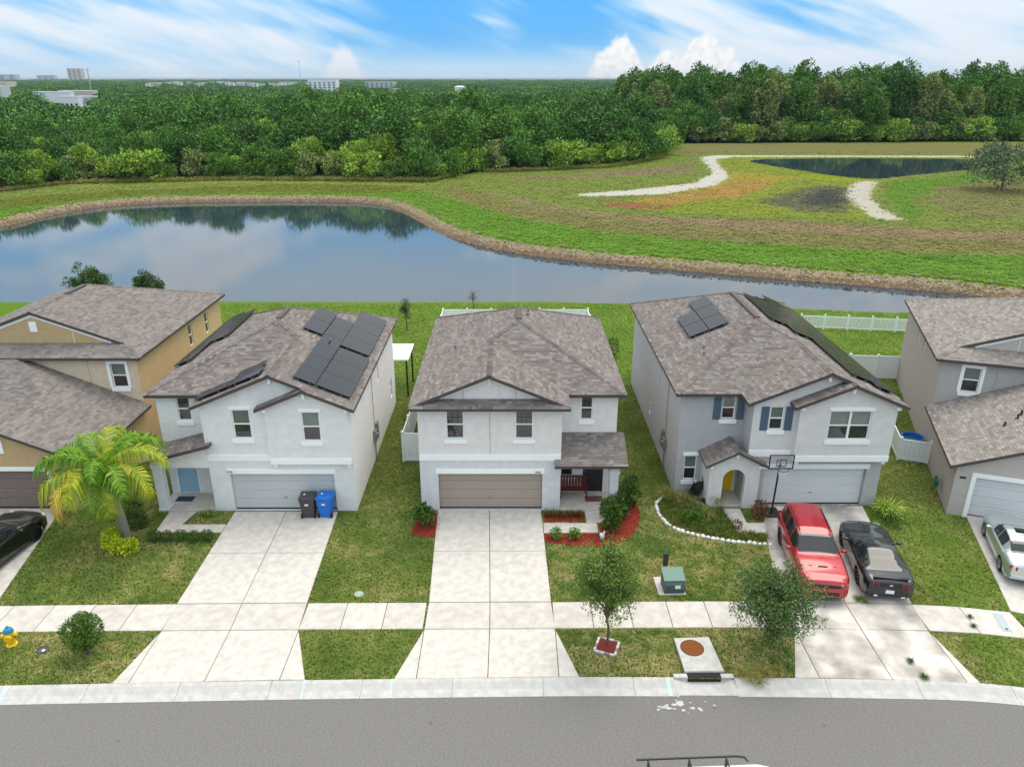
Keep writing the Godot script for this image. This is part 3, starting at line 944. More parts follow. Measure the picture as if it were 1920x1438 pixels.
func house_a(P: Dictionary) -> Node3D:
	# two-storey house: gable over the garage, porch under the set-back corner, hipped main roof
	var root := thing("house", P.label, "house", Vector3(P.x, 0, P.z))
	var W: float = P.W; var g: float = P.g; var D: float = P.D; var r: float = P.r
	var rr: bool = P.recess_right
	var mx := func(u: float) -> float: return u if rr else W - u
	var bw: float = P.get("bw", 0.0); var bf: float = P.get("bf", 0.0)
	var V3 := func(u: float, y: float, z: float) -> Vector3: return Vector3(mx.call(u), y, z)
	var t := 0.42
	var top := HE + t * OV - 0.155
	var upm: Material = P.upper; var lom: Material = P.lower; var sdm: Material = P.side
	var I := Transform3D.IDENTITY
	var span := func(a: float, b: float) -> Array: return [minf(mx.call(a), mx.call(b)), maxf(mx.call(a), mx.call(b))]
	# --- lower walls
	var lw := MB.new()
	var gx: Array = span.call(P.gd[0], P.gd[1])
	var s: Array = span.call(0.0, g)
	wall(lw, I, s[0], s[1], 0, 2.66, [[gx[0], gx[1], 0, P.gh]], 0.25)
	put(lw, "lower_wall", lom, root)
	garage_door(root, I, gx[0], gx[1], P.gh, P.door)
	var tr := MB.new()
	tr.rbox(gx[0] - 0.1, gx[1] + 0.1, P.gh + 0.004, P.gh + 0.26, 0.004, 0.05, 0.012)
	put(tr, "garage_trim", M.white_trim, root)
	# --- upper walls
	var uw := MB.new()
	var FU := I
	var holes := []
	for w in P.wins:
		if w.on == "main": holes.append(hole(w, mx))
	s = span.call(bw, g)
	wall(uw, FU, s[0], s[1], 2.66, top, holes)
	if bw > 0.0:
		holes = []
		for w in P.wins:
			if w.on == "bump": holes.append(hole(w, mx))
		s = span.call(0.0, bw)
		wall(uw, Transform3D(Basis.IDENTITY, Vector3(0, 0, bf)), s[0], s[1], 2.60, top, holes)
		uw.face([V3.call(bw, 2.6, 0), V3.call(bw, 2.6, bf), V3.call(bw, top, bf), V3.call(bw, top, 0)], V3.call(1, 0, 0) - V3.call(0, 0, 0))
		uw.face([V3.call(0, 2.6, 0), V3.call(0, 2.6, bf), V3.call(0, top, bf), V3.call(0, top, 0)], V3.call(-1, 0, 0) - V3.call(0, 0, 0))
		uw.face([V3.call(0, 2.6, 0), V3.call(bw, 2.6, 0), V3.call(bw, 2.6, bf), V3.call(0, 2.6, bf)], Vector3.DOWN)
		uw.face([V3.call(0, top, bf), V3.call(bw, top, bf), V3.call(bw / 2, top + t * bw / 2, bf)], Vector3(0, 0, 1))
	# gable triangle
	var gz := 0.0
	uw.face([V3.call(0, top, gz), V3.call(g, top, gz), V3.call(g / 2, top + t * g / 2, gz)], Vector3(0, 0, 1))
	put(uw, "upper_wall", upm, root)
	# --- set-back walls, sides and back
	var sw := MB.new()
	holes = []
	for w in P.wins:
		if w.on == "back": holes.append(hole(w, mx))
	var ds: Array = span.call(P.pd[0], P.pd[1])
	holes.append([ds[0], ds[1], 0.12, 2.15])
	s = span.call(g, W)
	var FB := Transform3D(Basis.IDENTITY, Vector3(0, 0, -r))
	wall(sw, FB, s[0], s[1], 0, top, holes)
	put(sw, "porch_wall", P.get("recess", upm), root)
	var sd := MB.new()
	# garage-side wall and its windows
	var FR := Transform3D(Basis(Vector3(0, 0, -1), Vector3.UP, Vector3.RIGHT), Vector3(W, 0, 0))
	var FL := Transform3D(Basis(Vector3(0, 0, 1), Vector3.UP, Vector3.LEFT), Vector3(0, 0, -D))
	for side in 2:
		var is_gar: bool = (side == 0) != rr
		var F: Transform3D = FR if side == 0 else FL
		var hs := []
		for w in P.get("side_wins", []):
			if (w.side == "R") == (side == 0): hs.append(w.h)
		var a := 0.0; var b := D
		if side == 0:
			if not is_gar: a = r
		else:
			if not is_gar: b = D - r
		wall(sd, F, a, b, 0, top, hs)
		for w in P.get("side_wins", []):
			if (w.side == "R") == (side == 0): window(root, F, w.h, {"sill": false, "blind": M.blind_dark})
	# inner return of the garage block
	sd.face([V3.call(g, 0, 0), V3.call(g, 0, -r), V3.call(g, top, -r), V3.call(g, top, 0)], V3.call(1, 0, 0) - V3.call(0, 0, 0))
	var FK := Transform3D(Basis(Vector3(-1, 0, 0), Vector3.UP, Vector3(0, 0, -1)), Vector3(W, 0, -D))
	wall(sd, FK, 0, W, 0, top)
	put(sd, "side_wall", sdm, root)
	for w in P.wins:
		var F := I
		if w.on == "bump": F = Transform3D(Basis.IDENTITY, Vector3(0, 0, bf))
		if w.on == "back": F = FB
		window(root, F, hole(w, mx), w)
	# belt course
	var bc := MB.new()
	s = span.call(bw, g)
	bc.rbox(s[0] + 0.004, s[1] - 0.004, 2.64, 2.97, 0.004, 0.045, 0.012)
	if bw > 0.0:
		s = span.call(0.0, bw)
		bc.rbox(s[0] + 0.004, s[1] - 0.004, 2.595, 2.9, bf + 0.004, bf + 0.045, 0.012)
		for u in [0.15, bw - 0.2]:
			bc.rbox(mx.call(u) - 0.08, mx.call(u) + 0.08, 2.42, 2.597, 0.003, bf * 0.9, 0.02)
	put(bc, "belt_course", M.white_trim, root)
	# front door
	var dm := MB.new(); dm.xf = FB
	dm.rbox(ds[0] + 0.05, ds[1] - 0.05, 0.13, 2.1, -0.09, -0.05, 0.006)
	var fd := put(dm, "front_door", P.door_mat, root)
	var dpn := MB.new(); dpn.xf = FB
	for q in [[0.14, 0.30, 1.0], [0.14, 1.2, 1.95]]:
		for k in 2:
			var xa: float = lerpf(ds[0], ds[1], 0.16 + k * 0.36)
			dpn.rbox(xa, xa + (ds[1] - ds[0]) * 0.3, q[1], q[2], -0.052, -0.038, 0.008)
	put(dpn, "door_panel", P.door_mat, fd)
	var hd := MB.new(); hd.xf = FB
	var hx: float = ds[0] + 0.12 if P.get("handle_left", true) else ds[1] - 0.12
	hd.ball(Vector3(hx, 1.05, -0.02), Vector3(0.035, 0.035, 0.04))
	put(hd, "handle", M.grey_metal, fd)
	var db := MB.new(); db.xf = FB
	db.rbox(hx - 0.025, hx + 0.025, 1.2, 1.26, -0.05, -0.02, 0.005)
	put(db, "deadbolt", M.grey_metal, fd)
	var dfm := MB.new(); dfm.xf = FB
	dfm.rbox(ds[0], ds[0] + 0.05, 0.12, 2.15, -0.1, 0.02, 0.005); dfm.rbox(ds[1] - 0.05, ds[1], 0.12, 2.15, -0.1, 0.02, 0.005); dfm.rbox(ds[0] + 0.05, ds[1] - 0.05, 2.1, 2.15, -0.1, 0.02, 0.005)
	put(dfm, "door_frame", M.white_trim, fd)
	# porch floor
	var pf := MB.new()
	s = span.call(g, W)
	pf.rbox(s[0] + 0.005, s[1], -0.1, 0.11, -r + 0.001, 0.12, 0.015)
	put(pf, "porch_floor", M.concrete2, root)
	# --- roof
	var o := OV; var a := (W + 2 * o) / 2; var b := (g + 2 * o) / 2
	var zf := -r + o; var zb := -D - o; var o2 := 0.32
	var ug := g / 2
	var gy := func(u: float) -> float: return HE + t * (u + o)
	var planes := []
	var gp := [V3.call(-o, HE, o2)]
	if bw > 0.0:
		gp = [V3.call(-o, HE, bf + o2), V3.call(bw / 2, gy.call(bw / 2), bf + o2), V3.call(bw / 2, gy.call(bw / 2), o2)]
	gp.append_array([V3.call(ug, gy.call(ug), o2), V3.call(ug, gy.call(ug), zf - b), V3.call(W / 2, HE + t * a, zf - a), V3.call(W / 2, HE + t * a, zb + a), V3.call(-o, HE, zb)])
	planes.append(gp)
	planes.append([V3.call(ug, HE + t * b, o2), V3.call(g + o, HE, o2), V3.call(g + o, HE, zf), V3.call(ug, HE + t * b, zf - b)])
	planes.append([V3.call(g + o, HE, zf), V3.call(W + o, HE, zf), V3.call(W / 2, HE + t * a, zf - a), V3.call(ug, HE + t * b, zf - b)])
	planes.append([V3.call(W + o, HE, zf), V3.call(W + o, HE, zb), V3.call(W / 2, HE + t * a, zb + a), V3.call(W / 2, HE + t * a, zf - a)])
	planes.append([V3.call(-o, HE, zb), V3.call(W / 2, HE + t * a, zb + a), V3.call(W + o, HE, zb)])
	var caps := [[V3.call(ug, HE + t * b, o2), V3.call(ug, HE + t * b, zf - b)], [V3.call(ug, HE + t * b, zf - b), V3.call(W / 2, HE + t * a, zf - a)], [V3.call(W + o, HE, zf), V3.call(W / 2, HE + t * a, zf - a)], [V3.call(W / 2, HE + t * a, zf - a), V3.call(W / 2, HE + t * a, zb + a)], [V3.call(W / 2, HE + t * a, zb + a), V3.call(-o, HE, zb)], [V3.call(W / 2, HE + t * a, zb + a), V3.call(W + o, HE, zb)]]
	if bw > 0.0:
		var bh: float = gy.call(bw / 2)
		planes.append([V3.call(bw / 2, bh, bf + o2), V3.call(bw + o, HE, bf + o2), V3.call(bw + o, HE, 0.0), V3.call(bw / 2, bh, 0.0)])
		caps.append([V3.call(bw / 2, bh, bf + o2), V3.call(bw / 2, bh, o2)])
	roof(root, planes, P.pal, caps, P.seed)
	# skirt roof below the gable
	if P.get("skirt", false):
		roof(root, [[V3.call(-o, HE + 0.012, 0.5), V3.call(g + o, HE + 0.012, 0.5), V3.call(g + o - 0.7, HE + 0.3, 0.02), V3.call(-o + 0.7, HE + 0.3, 0.02)]], P.pal, [], P.seed + 5, "skirt_roof", 0.12)
		var gr := MB.new()
		for sd2 in [-1.0, 1.0]:
			var e: Vector3 = V3.call(ug + sd2 * (b - 0.9), HE + t * 0.9 - 0.2, 0.03)
			var pk: Vector3 = V3.call(ug, HE + t * b - 0.17, 0.03)
			gr.face([e, pk, pk - Vector3(0, 0.13, 0), e - Vector3(0, 0.13, 0)], Vector3(0, 0, 1))
		gr.rbox(mx.call(ug) - 0.05, mx.call(ug) + 0.05, HE + t * b - 0.52, HE + t * b - 0.18, 0.03, 0.1, 0.01)
		put(gr, "gable_trim", M.white_trim, root)
		for q in [[g * 0.32, HE + 0.3, HE + 0.72], [g * 0.68, HE + 0.3, HE + 0.72], [ug, 2.98, HE - 0.1]]:
			var jt := MB.new()
			jt.rbox(mx.call(q[0]) - 0.012, mx.call(q[0]) + 0.012, q[1], q[2], 0.001, 0.006)
			put(jt, "control_joint", M.grey_metal, root)
	else:
		var list := [[ug, 0.07, HE + t * b - 0.45, HE + t * b - 0.17, 0.0]]
		if bw > 0.0:
			var bh2: float = gy.call(bw / 2)
			list.append([bw / 2, 0.07, bh2 - 0.45, bh2 - 0.17, bf])
			for u in [0.04, bw - 0.04]: list.append([u, 0.09, HE - 0.2, HE - 0.02, bf])
		for q in list:
			var gr := MB.new()
			gr.rbox(mx.call(q[0]) - q[1], mx.call(q[0]) + q[1], q[2], q[3], q[4] + 0.003, q[4] + 0.2, 0.02)
			put(gr, "gable_bracket", M.white_trim, root)
	# ridge vent and plumbing vents
	var rv := MB.new()
	rv.rbox(W / 2 - 0.14, W / 2 + 0.14, HE + t * a + 0.0, HE + t * a + 0.07, zb + a + 0.15, zf - a - 0.1, 0.02)
	put(rv, "ridge_vent", M.fascia, root)
	for q in P.get("vents", []):
		var pv := MB.new()
		pv.lathe(Vector3(mx.call(q[0]), q[1], q[2]), [[0.12, -0.05], [0.12, 0.03], [0.05, 0.05], [0.05, 0.3], [0.0, 0.3]], 10)
		put(pv, "vent_pipe", M.grey_metal, root)
	return root

func hole(w: Dictionary, mx: Callable) -> Array:
	var a: float = mx.call(w.u - w.w / 2); var b: float = mx.call(w.u + w.w / 2)
	return [minf(a, b), maxf(a, b), w.y, w.y + w.h]

func house_b(P: Dictionary) -> Node3D:
	# single-storey garage wing in front of a two-storey block; u runs away from the side in view
	var root := thing("house", P.label, "house", Vector3(P.x, 0, P.z), P.turn)
	var W: float = P.W; var gd: float = P.gd; var D: float = P.D; var m: float = P.m
	var mx := func(u: float) -> float: return u * m
	var V3 := func(u: float, y: float, z: float) -> Vector3: return Vector3(u * m, y, z)
	var o := OV; var t := 0.42; var tu := 0.37; var he2 := 2.65
	var b := 4.1; var ug := b - o; var zf2 := 0.4; var o2 := 0.32
	var gtop := he2 + t * o - 0.155
	var span := func(a: float, c: float) -> Array: return [minf(a * m, c * m), maxf(a * m, c * m)]
	# garage front
	var I := Transform3D.IDENTITY
	var fw := MB.new()
	var s: Array = span.call(0.0, W)
	var dx: Array = span.call(P.door_u[0], P.door_u[1])
	wall(fw, I, s[0], s[1], 0, gtop, [[dx[0], dx[1], 0, 2.1]], 0.25)
	fw.face([V3.call(0, gtop, 0), V3.call(2 * ug, gtop, 0), V3.call(ug, gtop + t * ug, 0)], Vector3(0, 0, 1))
	put(fw, "front_wall", P.front, root)
	garage_door(root, I, dx[0], dx[1], 2.1, P.door)
	var tr := MB.new()
	tr.rbox(dx[0] - 0.2, dx[1] + 0.2, 2.104, 2.32, 0.004, 0.05, 0.01)
	tr.rbox(dx[0] - 0.2, dx[0] - 0.003, 0.0, 2.1, 0.004, 0.05, 0.01); tr.rbox(dx[1] + 0.003, dx[1] + 0.2, 0.0, 2.1, 0.004, 0.05, 0.01)
	put(tr, "garage_trim", M.white_trim, root)
	# gable vent and rake boards
	var gv := MB.new()
	gv.rbox(mx.call(ug) - 0.3, mx.call(ug) + 0.3, 3.0, 3.7, 0.003, 0.05, 0.01)
	for k in 8: gv.box(Vector3(mx.call(ug), 3.06 + k * 0.08, 0.055), Vector3(0.5, 0.01, 0.05), 0.0, Basis(Vector3.RIGHT, 0.6))
	put(gv, "gable_vent", M.white_trim, root)
	var rk := MB.new()
	for sg in [-1.0, 1.0]:
		var e: Vector3 = V3.call(ug + sg * (b - 0.9), he2 + t * 0.9 - 0.17, 0.02); var pk: Vector3 = V3.call(ug, he2 + t * b - 0.17, 0.02)
		rk.face([e, pk, pk - Vector3(0, 0.12, 0), e - Vector3(0, 0.12, 0)], Vector3(0, 0, 1))
	put(rk, "rake_board", M.white_trim, root)
	# sides
	var sd := MB.new()
	var wd := []
	var F: Transform3D
	if m > 0: F = Transform3D(Basis(Vector3(0, 0, 1), Vector3.UP, Vector3.LEFT), Vector3(0, 0, -D))
	else: F = Transform3D(Basis(Vector3(0, 0, -1), Vector3.UP, Vector3.RIGHT), Vector3(0, 0, 0))
	var top := HE + tu * o - 0.155
	for h in P.side_wins: wd.append(h)
	if m > 0:
		wall(sd, F, 0, D - gd, 0, top, wd); wall(sd, F, D - gd, D, 0, gtop)
	else:
		wall(sd, F, gd, D, 0, top, wd); wall(sd, F, 0, gd, 0, gtop)
	sd.face([V3.call(W, 0, 0), V3.call(W, 0, -D), V3.call(W, top, -D), V3.call(W, top, -gd), V3.call(W, gtop, -gd), V3.call(W, gtop, 0)], V3.call(1, 0, 0))
	sd.face([V3.call(0, 0, -D), V3.call(W, 0, -D), V3.call(W, top, -D), V3.call(0, top, -D)], Vector3(0, 0, -1))
	put(sd, "side_wall", P.side, root)
	for h in P.side_wins: window(root, F, h, {"sill": false, "blind": M.blind_dark})
	var uw := MB.new()
	var FU := Transform3D(Basis.IDENTITY, Vector3(0, 0, -gd))
	var hs := []
	for u in P.front_wins:
		var q: Array = span.call(u - 0.4, u + 0.4)
		hs.append([q[0], q[1], 3.65, 5.0])
	s = span.call(0.0, W)
	wall(uw, FU, s[0], s[1], gtop - 0.3, top, hs)
	put(uw, "upper_wall", P.upper, root)
	for h in hs: window(root, FU, h, {"surround": true})
	var jt := MB.new()
	for u in [2.6, 5.0]: jt.rbox(mx.call(u) - 0.01, mx.call(u) + 0.01, gtop, top - 0.05, -gd + 0.001, -gd + 0.006)
	put(jt, "control_joint", P.joint, root)
	# garage roof
	var kk := gd + zf2
	var gpl := [[V3.call(-o, he2, o2), V3.call(ug, he2 + t * b, o2), V3.call(ug, he2 + t * b, zf2 - b), V3.call(-o + kk, he2 + t * kk, -gd), V3.call(-o, he2, -gd)],
		[V3.call(ug, he2 + t * b, o2), V3.call(2 * b - o, he2, o2), V3.call(2 * b - o, he2, zf2), V3.call(ug, he2 + t * b, zf2 - b)],
		[V3.call(2 * b - o, he2, zf2), V3.call(W + o, he2, zf2), V3.call(W + o, he2 + t * kk, -gd), V3.call(-o + kk, he2 + t * kk, -gd), V3.call(ug, he2 + t * b, zf2 - b)]]
	roof(root, gpl, P.pal, [[V3.call(ug, he2 + t * b, o2), V3.call(ug, he2 + t * b, zf2 - b)], [V3.call(ug, he2 + t * b, zf2 - b), V3.call(-o + kk, he2 + t * kk, -gd)]], P.seed, "garage_roof")
	# upper roof, with a gablet at the front
	var a := (W + 2 * o) / 2; var d := 1.2; var zf := -gd + o; var zb := -D - o; var ry := HE + tu * a
	var hh := d - 0.12
	var upl := [[V3.call(-o, HE, zf), V3.call(-o + hh, HE + tu * hh, zf - hh), V3.call(a - o, ry, zf - hh), V3.call(a - o, ry, zb + a), V3.call(-o, HE, zb)],
		[V3.call(W + o, HE, zf), V3.call(W + o - hh, HE + tu * hh, zf - hh), V3.call(a - o, ry, zf - hh), V3.call(a - o, ry, zb + a), V3.call(W + o, HE, zb)],
		[V3.call(-o, HE, zf), V3.call(W + o, HE, zf), V3.call(W + o - d, HE + tu * d, zf - d), V3.call(-o + d, HE + tu * d, zf - d)],
		[V3.call(-o, HE, zb), V3.call(a - o, ry, zb + a), V3.call(W + o, HE, zb)]]
	roof(root, upl, P.pal, [[V3.call(a - o, ry, zf - hh), V3.call(a - o, ry, zb + a)], [V3.call(-o, HE, zf), V3.call(-o + hh, HE + tu * hh, zf - hh)], [V3.call(-o, HE, zb), V3.call(a - o, ry, zb + a)]], P.seed + 3)
	var gt := MB.new()
	gt.face([V3.call(-o + d, HE + tu * d - 0.1, zf - d + 0.02), V3.call(W + o - d, HE + tu * d - 0.1, zf - d + 0.02), V3.call(a - o, ry - 0.14, zf - d + 0.02)], Vector3(0, 0, 1))
	put(gt, "gable_wall", P.front, root)
	var g2 := MB.new()
	for sg in [-1.0, 1.0]:
		var e: Vector3 = V3.call(a - o + sg * (a - d - 0.7), HE + tu * (d + 0.7) - 0.16, zf - d + 0.04); var pk: Vector3 = V3.call(a - o, ry - 0.16, zf - d + 0.04)
		g2.face([e, pk, pk - Vector3(0, 0.14, 0), e - Vector3(0, 0.14, 0)], Vector3(0, 0, 1))
	g2.rbox(mx.call(a - o) - 0.2, mx.call(a - o) + 0.2, ry - 1.1, ry - 0.55, zf - d + 0.03, zf - d + 0.08, 0.01)
	for u in [a - o - 2.0, a - o + 2.0]: g2.rbox(mx.call(u) - 0.012, mx.call(u) + 0.012, HE + tu * d, HE + tu * d + 0.6, zf - d + 0.021, zf - d + 0.03)
	put(g2, "gable_trim", M.white_trim, root)
	var rv := MB.new()
	rv.rbox(mx.call(a - o) - 0.14, mx.call(a - o) + 0.14, ry, ry + 0.07, zb + a + 0.2, zb + a + 2.2, 0.02)
	put(rv, "ridge_vent", M.fascia, root)
	for q in P.get("vents", []):
		var pv := MB.new()
		pv.lathe(V3.call(q[0], q[1], q[2]), [[0.1, -0.05], [0.1, 0.03], [0.045, 0.05], [0.045, 0.25], [0.0, 0.25]], 10)
		put(pv, "vent_pipe", M.black_metal, root)
	return root

func pal(list: Array) -> Array:
	var o := []
	for q in list: o.append(lin(q[0], q[1], q[2]))
	return o

func meter_set(root: Node3D, x: float, sgn: float, z: float) -> void:
	# electricity meter, box and conduits on a side wall
	var mb := MB.new()
	mb.rbox(x, x + sgn * 0.16, 1.1, 1.75, z - 0.2, z + 0.2, 0.02)
	put(mb, "meter_box", M.grey_metal, root)
	var m2 := MB.new()
	m2.lathe(Vector3(x + sgn * 0.16, 1.5, z), [[0.0, 0.0], [0.1, 0.0], [0.1, 0.1], [0.0, 0.1]], 12, Basis(Vector3(0, 0, 1), -sgn * PI / 2))
	m2.rbox(x, x + sgn * 0.14, 1.0, 1.9, z - 0.85, z - 0.45, 0.02)
	put(m2, "disconnect_box", M.grey_metal, root)
	var c := MB.new()
	c.tube([Vector3(x + sgn * 0.06, 0.0, z), Vector3(x + sgn * 0.06, 1.1, z)], [0.03, 0.03], 6)
	c.tube([Vector3(x + sgn * 0.06, 1.7, z - 0.1), Vector3(x + sgn * 0.06, 5.2, z - 0.1)], [0.018, 0.018], 6)
	put(c, "conduit", M.grey_metal, root)

func make_houses() -> void:
	var white := stucco(rgb(243, 240, 238)); var white2 := stucco(rgb(240, 237, 235))
	var offw := stucco(rgb(242, 235, 231)); var offlow := stucco(rgb(226, 225, 227))
	var grey := stucco(rgb(190, 188, 189)); var pale := stucco(rgb(232, 227, 224))
	var tan_side := stucco(rgb(214, 184, 138)); var cream := stucco(rgb(226, 206, 180)); var tan_front := stucco(rgb(206, 176, 134))
	var taupe := stucco(rgb(190, 176, 169)); var greige := stucco(rgb(186, 181, 179)); var pinkish := stucco(rgb(202, 190, 184))
	var brown_pal := pal([[119, 111, 108], [126, 118, 114], [112, 104, 101], [133, 126, 122], [142, 135, 131], [121, 113, 110], [129, 121, 117]])
	var grey_pal := pal([[124, 117, 113], [132, 125, 121], [117, 110, 107], [140, 133, 129], [128, 121, 117], [136, 128, 124]])
	var light_pal := pal([[138, 131, 125], [147, 140, 134], [129, 122, 116], [156, 149, 142], [142, 134, 129]])
	var door_grey := mat(rgb(202, 203, 203), 0.5); var door_taupe := mat(rgb(172, 156, 143), 0.55); var door_white := mat(rgb(218, 219, 221), 0.5); var door_dark := mat(rgb(128, 112, 104), 0.55)
	var win := {"w": 0.78, "h": 1.42, "y": 3.74}
	# --- white house with panels
	var h2 := house_a({"label": "white stucco two-storey house with solar panels, pale blue front door and grey garage door", "x": -16.6, "z": -30.85, "W": 9.3, "g": 6.65, "D": 12.95, "r": 1.5, "recess_right": false, "bw": 3.7, "bf": 0.22,
		"upper": white, "lower": white2, "side": white, "gd": [0.93, 5.75], "gh": 1.98, "door": door_grey, "door_mat": mat(rgb(158, 196, 218), 0.4), "pd": [7.9, 8.95], "handle_left": false,
		"wins": [{"on": "main", "u": 4.86, "w": 0.8, "h": 1.42, "y": 3.78, "head": true}, {"on": "bump", "u": 1.68, "w": 0.8, "h": 1.42, "y": 3.76, "head": true}, {"on": "back", "u": 8.05, "w": 0.62, "h": 1.2, "y": 3.98, "grid": true, "blind": M.blind_dark}],
		"side_wins": [{"side": "R", "h": [7.3, 7.75, 3.6, 4.7]}, {"side": "R", "h": [11.2, 11.8, 1.0, 2.1]}], "pal": brown_pal, "seed": 11, "vents": [[7.2, 6.1, -6.5], [1.9, 6.4, -5.5], [6.8, 6.2, -5.8]]})
	# lean-to roof over the porch, falling to the outer side
	roof(h2, [[Vector3(-0.35, 2.72, 0.38), Vector3(2.95, 3.62, 0.38), Vector3(2.95, 3.62, 0.002), Vector3(2.64, 3.535, 0.002), Vector3(2.64, 3.535, -1.49), Vector3(-0.35, 2.72, -1.49)]], brown_pal, [], 15, "porch_roof")
	porch_post(h2, 0.02, 0.44, -0.36, 0.06, 2.62, white)
	beam(h2, 0.0, 2.65, 2.3, 2.62, -0.3, 0.05, white)
	var g1 := MB.new()
	g1.face([Vector3(0.0, 2.62, 0.04), Vector3(2.65, 2.62, 0.04), Vector3(2.65, 3.37, 0.04), Vector3(0.0, 2.68, 0.04)], Vector3(0, 0, 1))
	put(g1, "porch_gable", white, h2)
	meter_set(h2, 9.3, 1.0, -5.2)
	var pc := MB.new()
	pc.rbox(8.2, 10.1, 2.5, 2.62, -16.6, -13.6, 0.02)
	put(pc, "patio_cover", M.white_trim, h2)
	for q in [[9.95, -13.8], [9.95, -16.4]]:
		var pp := MB.new()
		pp.rbox(q[0] - 0.05, q[0] + 0.05, 0, 2.5, q[1] - 0.05, q[1] + 0.05, 0.01)
		put(pp, "patio_post", M.black_metal, h2)
	# --- white and grey house in the middle
	var h3 := house_a({"label": "off-white two-storey house with skirted gable, taupe garage door and dark front door", "x": -4.25, "z": -30.9, "W": 9.2, "g": 6.5, "D": 12.9, "r": 1.5, "recess_right": true,
		"upper": offw, "lower": offlow, "side": offw, "gd": [0.83, 5.66], "gh": 1.96, "door": door_taupe, "door_mat": mat(rgb(34, 38, 46), 0.35), "pd": [7.62, 8.72], "skirt": true,
		"wins": [{"on": "main", "u": 1.68, "w": 0.8, "h": 1.42, "y": 3.74, "grid": true, "blind": M.blind_dark}, {"on": "main", "u": 4.8, "w": 0.8, "h": 1.42, "y": 3.74, "grid": true, "blind": M.blind_dark}, {"on": "back", "u": 7.75, "w": 0.56, "h": 1.2, "y": 4.0, "grid": true, "blind": M.blind_dark}, {"on": "back", "u": 6.9, "w": 0.6, "h": 1.1, "y": 1.0, "blind": M.blind_dark, "grid": true}],
		"side_wins": [], "pal": brown_pal, "seed": 31, "vents": [[1.4, 6.15, -5.2], [5.1, 7.4, -7.5]]})
	roof(h3, [[Vector3(6.2, 2.55, 0.42), Vector3(9.55, 2.55, 0.42), Vector3(9.55, 3.36, -1.49), Vector3(6.52, 3.36, -1.49), Vector3(6.52, 2.73, 0.002), Vector3(6.2, 2.73, 0.002)]], brown_pal, [], 35, "porch_roof", 0.13)
	porch_post(h3, 8.78, 9.18, -0.3, 0.1, 2.3, offlow)
	beam(h3, 6.55, 9.2, 2.3, 2.44, -0.3, 0.1, offlow)
	var plq := mat(rgb(178, 174, 170), 0.7)
	number_plaque(h3, Vector3(5.45, 2.06, 0.06), plq)
	number_plaque(h2, Vector3(3.6, 2.1, 0.06), plq)
	var lt := MB.new()
	lt.rbox(7.35, 7.45, 1.75, 2.0, -1.495, -1.38, 0.02)
	put(lt, "wall_lantern", M.black_metal, h3)
	# --- grey house with shutters
	var slate := mat(rgb(84, 102, 124), 0.6)
	var h4 := house_a({"label": "grey two-storey house with blue shutters, arched porch and yellow front door", "x": 7.95, "z": -31.3, "W": 9.3, "g": 6.3, "D": 15.6, "r": 1.2, "recess_right": false, "bw": 4.35, "bf": 0.42,
		"upper": pale, "lower": grey, "side": grey, "recess": grey, "gd": [0.65, 5.45], "gh": 2.0, "door": door_white, "door_mat": mat(rgb(238, 196, 20), 0.4), "pd": [6.42, 7.32], "handle_left": true,
		"wins": [{"on": "main", "u": 5.22, "w": 0.62, "h": 1.15, "y": 4.0, "shutter": slate}, {"on": "bump", "u": 2.05, "w": 1.86, "h": 1.42, "y": 3.7, "head": true, "twin": true}, {"on": "back", "u": 7.07, "w": 0.62, "h": 1.15, "y": 4.0, "shutter": slate}, {"on": "back", "u": 8.62, "w": 0.6, "h": 1.3, "y": 0.75, "head": true}],
		"side_wins": [{"side": "L", "h": [9.2, 9.6, 3.6, 4.7]}, {"side": "L", "h": [6.6, 7.2, 0.9, 2.1]}], "pal": brown_pal, "seed": 51, "vents": [[7.75, 6.1, -4.0], [7.6, 6.2, -4.7]]})
	arch_porch(h4, grey, pale, brown_pal)
	meter_set(h4, 0.0, -1.0, -3.8)
	# --- tan and taupe neighbours
	house_b({"label": "tan stucco two-storey house with brown garage door and white framed upper window", "x": -19.75, "z": -30.9, "turn": 0.0, "m": -1.0, "W": 11.0, "gd": 6.4, "D": 18.4, "door_u": [1.75, 6.6],
		"front": tan_front, "upper": cream, "side": tan_side, "joint": mat(rgb(150, 130, 100)), "door": door_dark, "pal": grey_pal, "seed": 71, "front_wins": [1.05], "side_wins": [[13.1, 13.65, 3.6, 4.95], [15.7, 16.25, 3.6, 4.95]]})
	var h5 := house_b({"label": "taupe stucco two-storey house with white framed garage door set at an angle", "x": 20.31, "z": -30.56, "turn": -deg_to_rad(18.5), "m": 1.0, "W": 11.0, "gd": 6.9, "D": 18.2, "door_u": [0.85, 5.7],
		"front": pinkish, "upper": greige, "side": taupe, "joint": mat(rgb(130, 126, 126)), "door": door_white, "pal": light_pal, "seed": 91, "front_wins": [1.5], "side_wins": [[6.2, 6.6, 3.9, 4.8], [4.2, 4.6, 3.9, 4.8]], "vents": [[3.4, 4.2, -4.2], [2.8, 3.95, -3.1], [3.0, 4.05, -3.4], [2.2, 3.7, -2.6]]})
	number_plaque(h5, Vector3(0.32, 2.0, 0.012), M.black_metal)
	exclude(v2([[-16.7, -44], [-7.2, -44], [-7.2, -30.7], [-16.7, -30.7]]))
	exclude(v2([[-4.3, -44], [5.0, -44], [5.0, -30.8], [-4.3, -30.8]]))
	exclude(v2([[7.9, -47], [17.3, -47], [17.3, -31.3], [11.6, -31.3], [11.6, -31.0], [9.1, -31.0], [9.1, -32.5], [7.9, -32.5]]))
	exclude(v2([[-36, -49.5], [-19.7, -49.5], [-19.7, -30.9], [-36, -30.9]]))
	exclude(v2([[20.2, -30.6], [26.3, -48], [40, -45], [40, -24], [31, -27]]))
	make_solar()

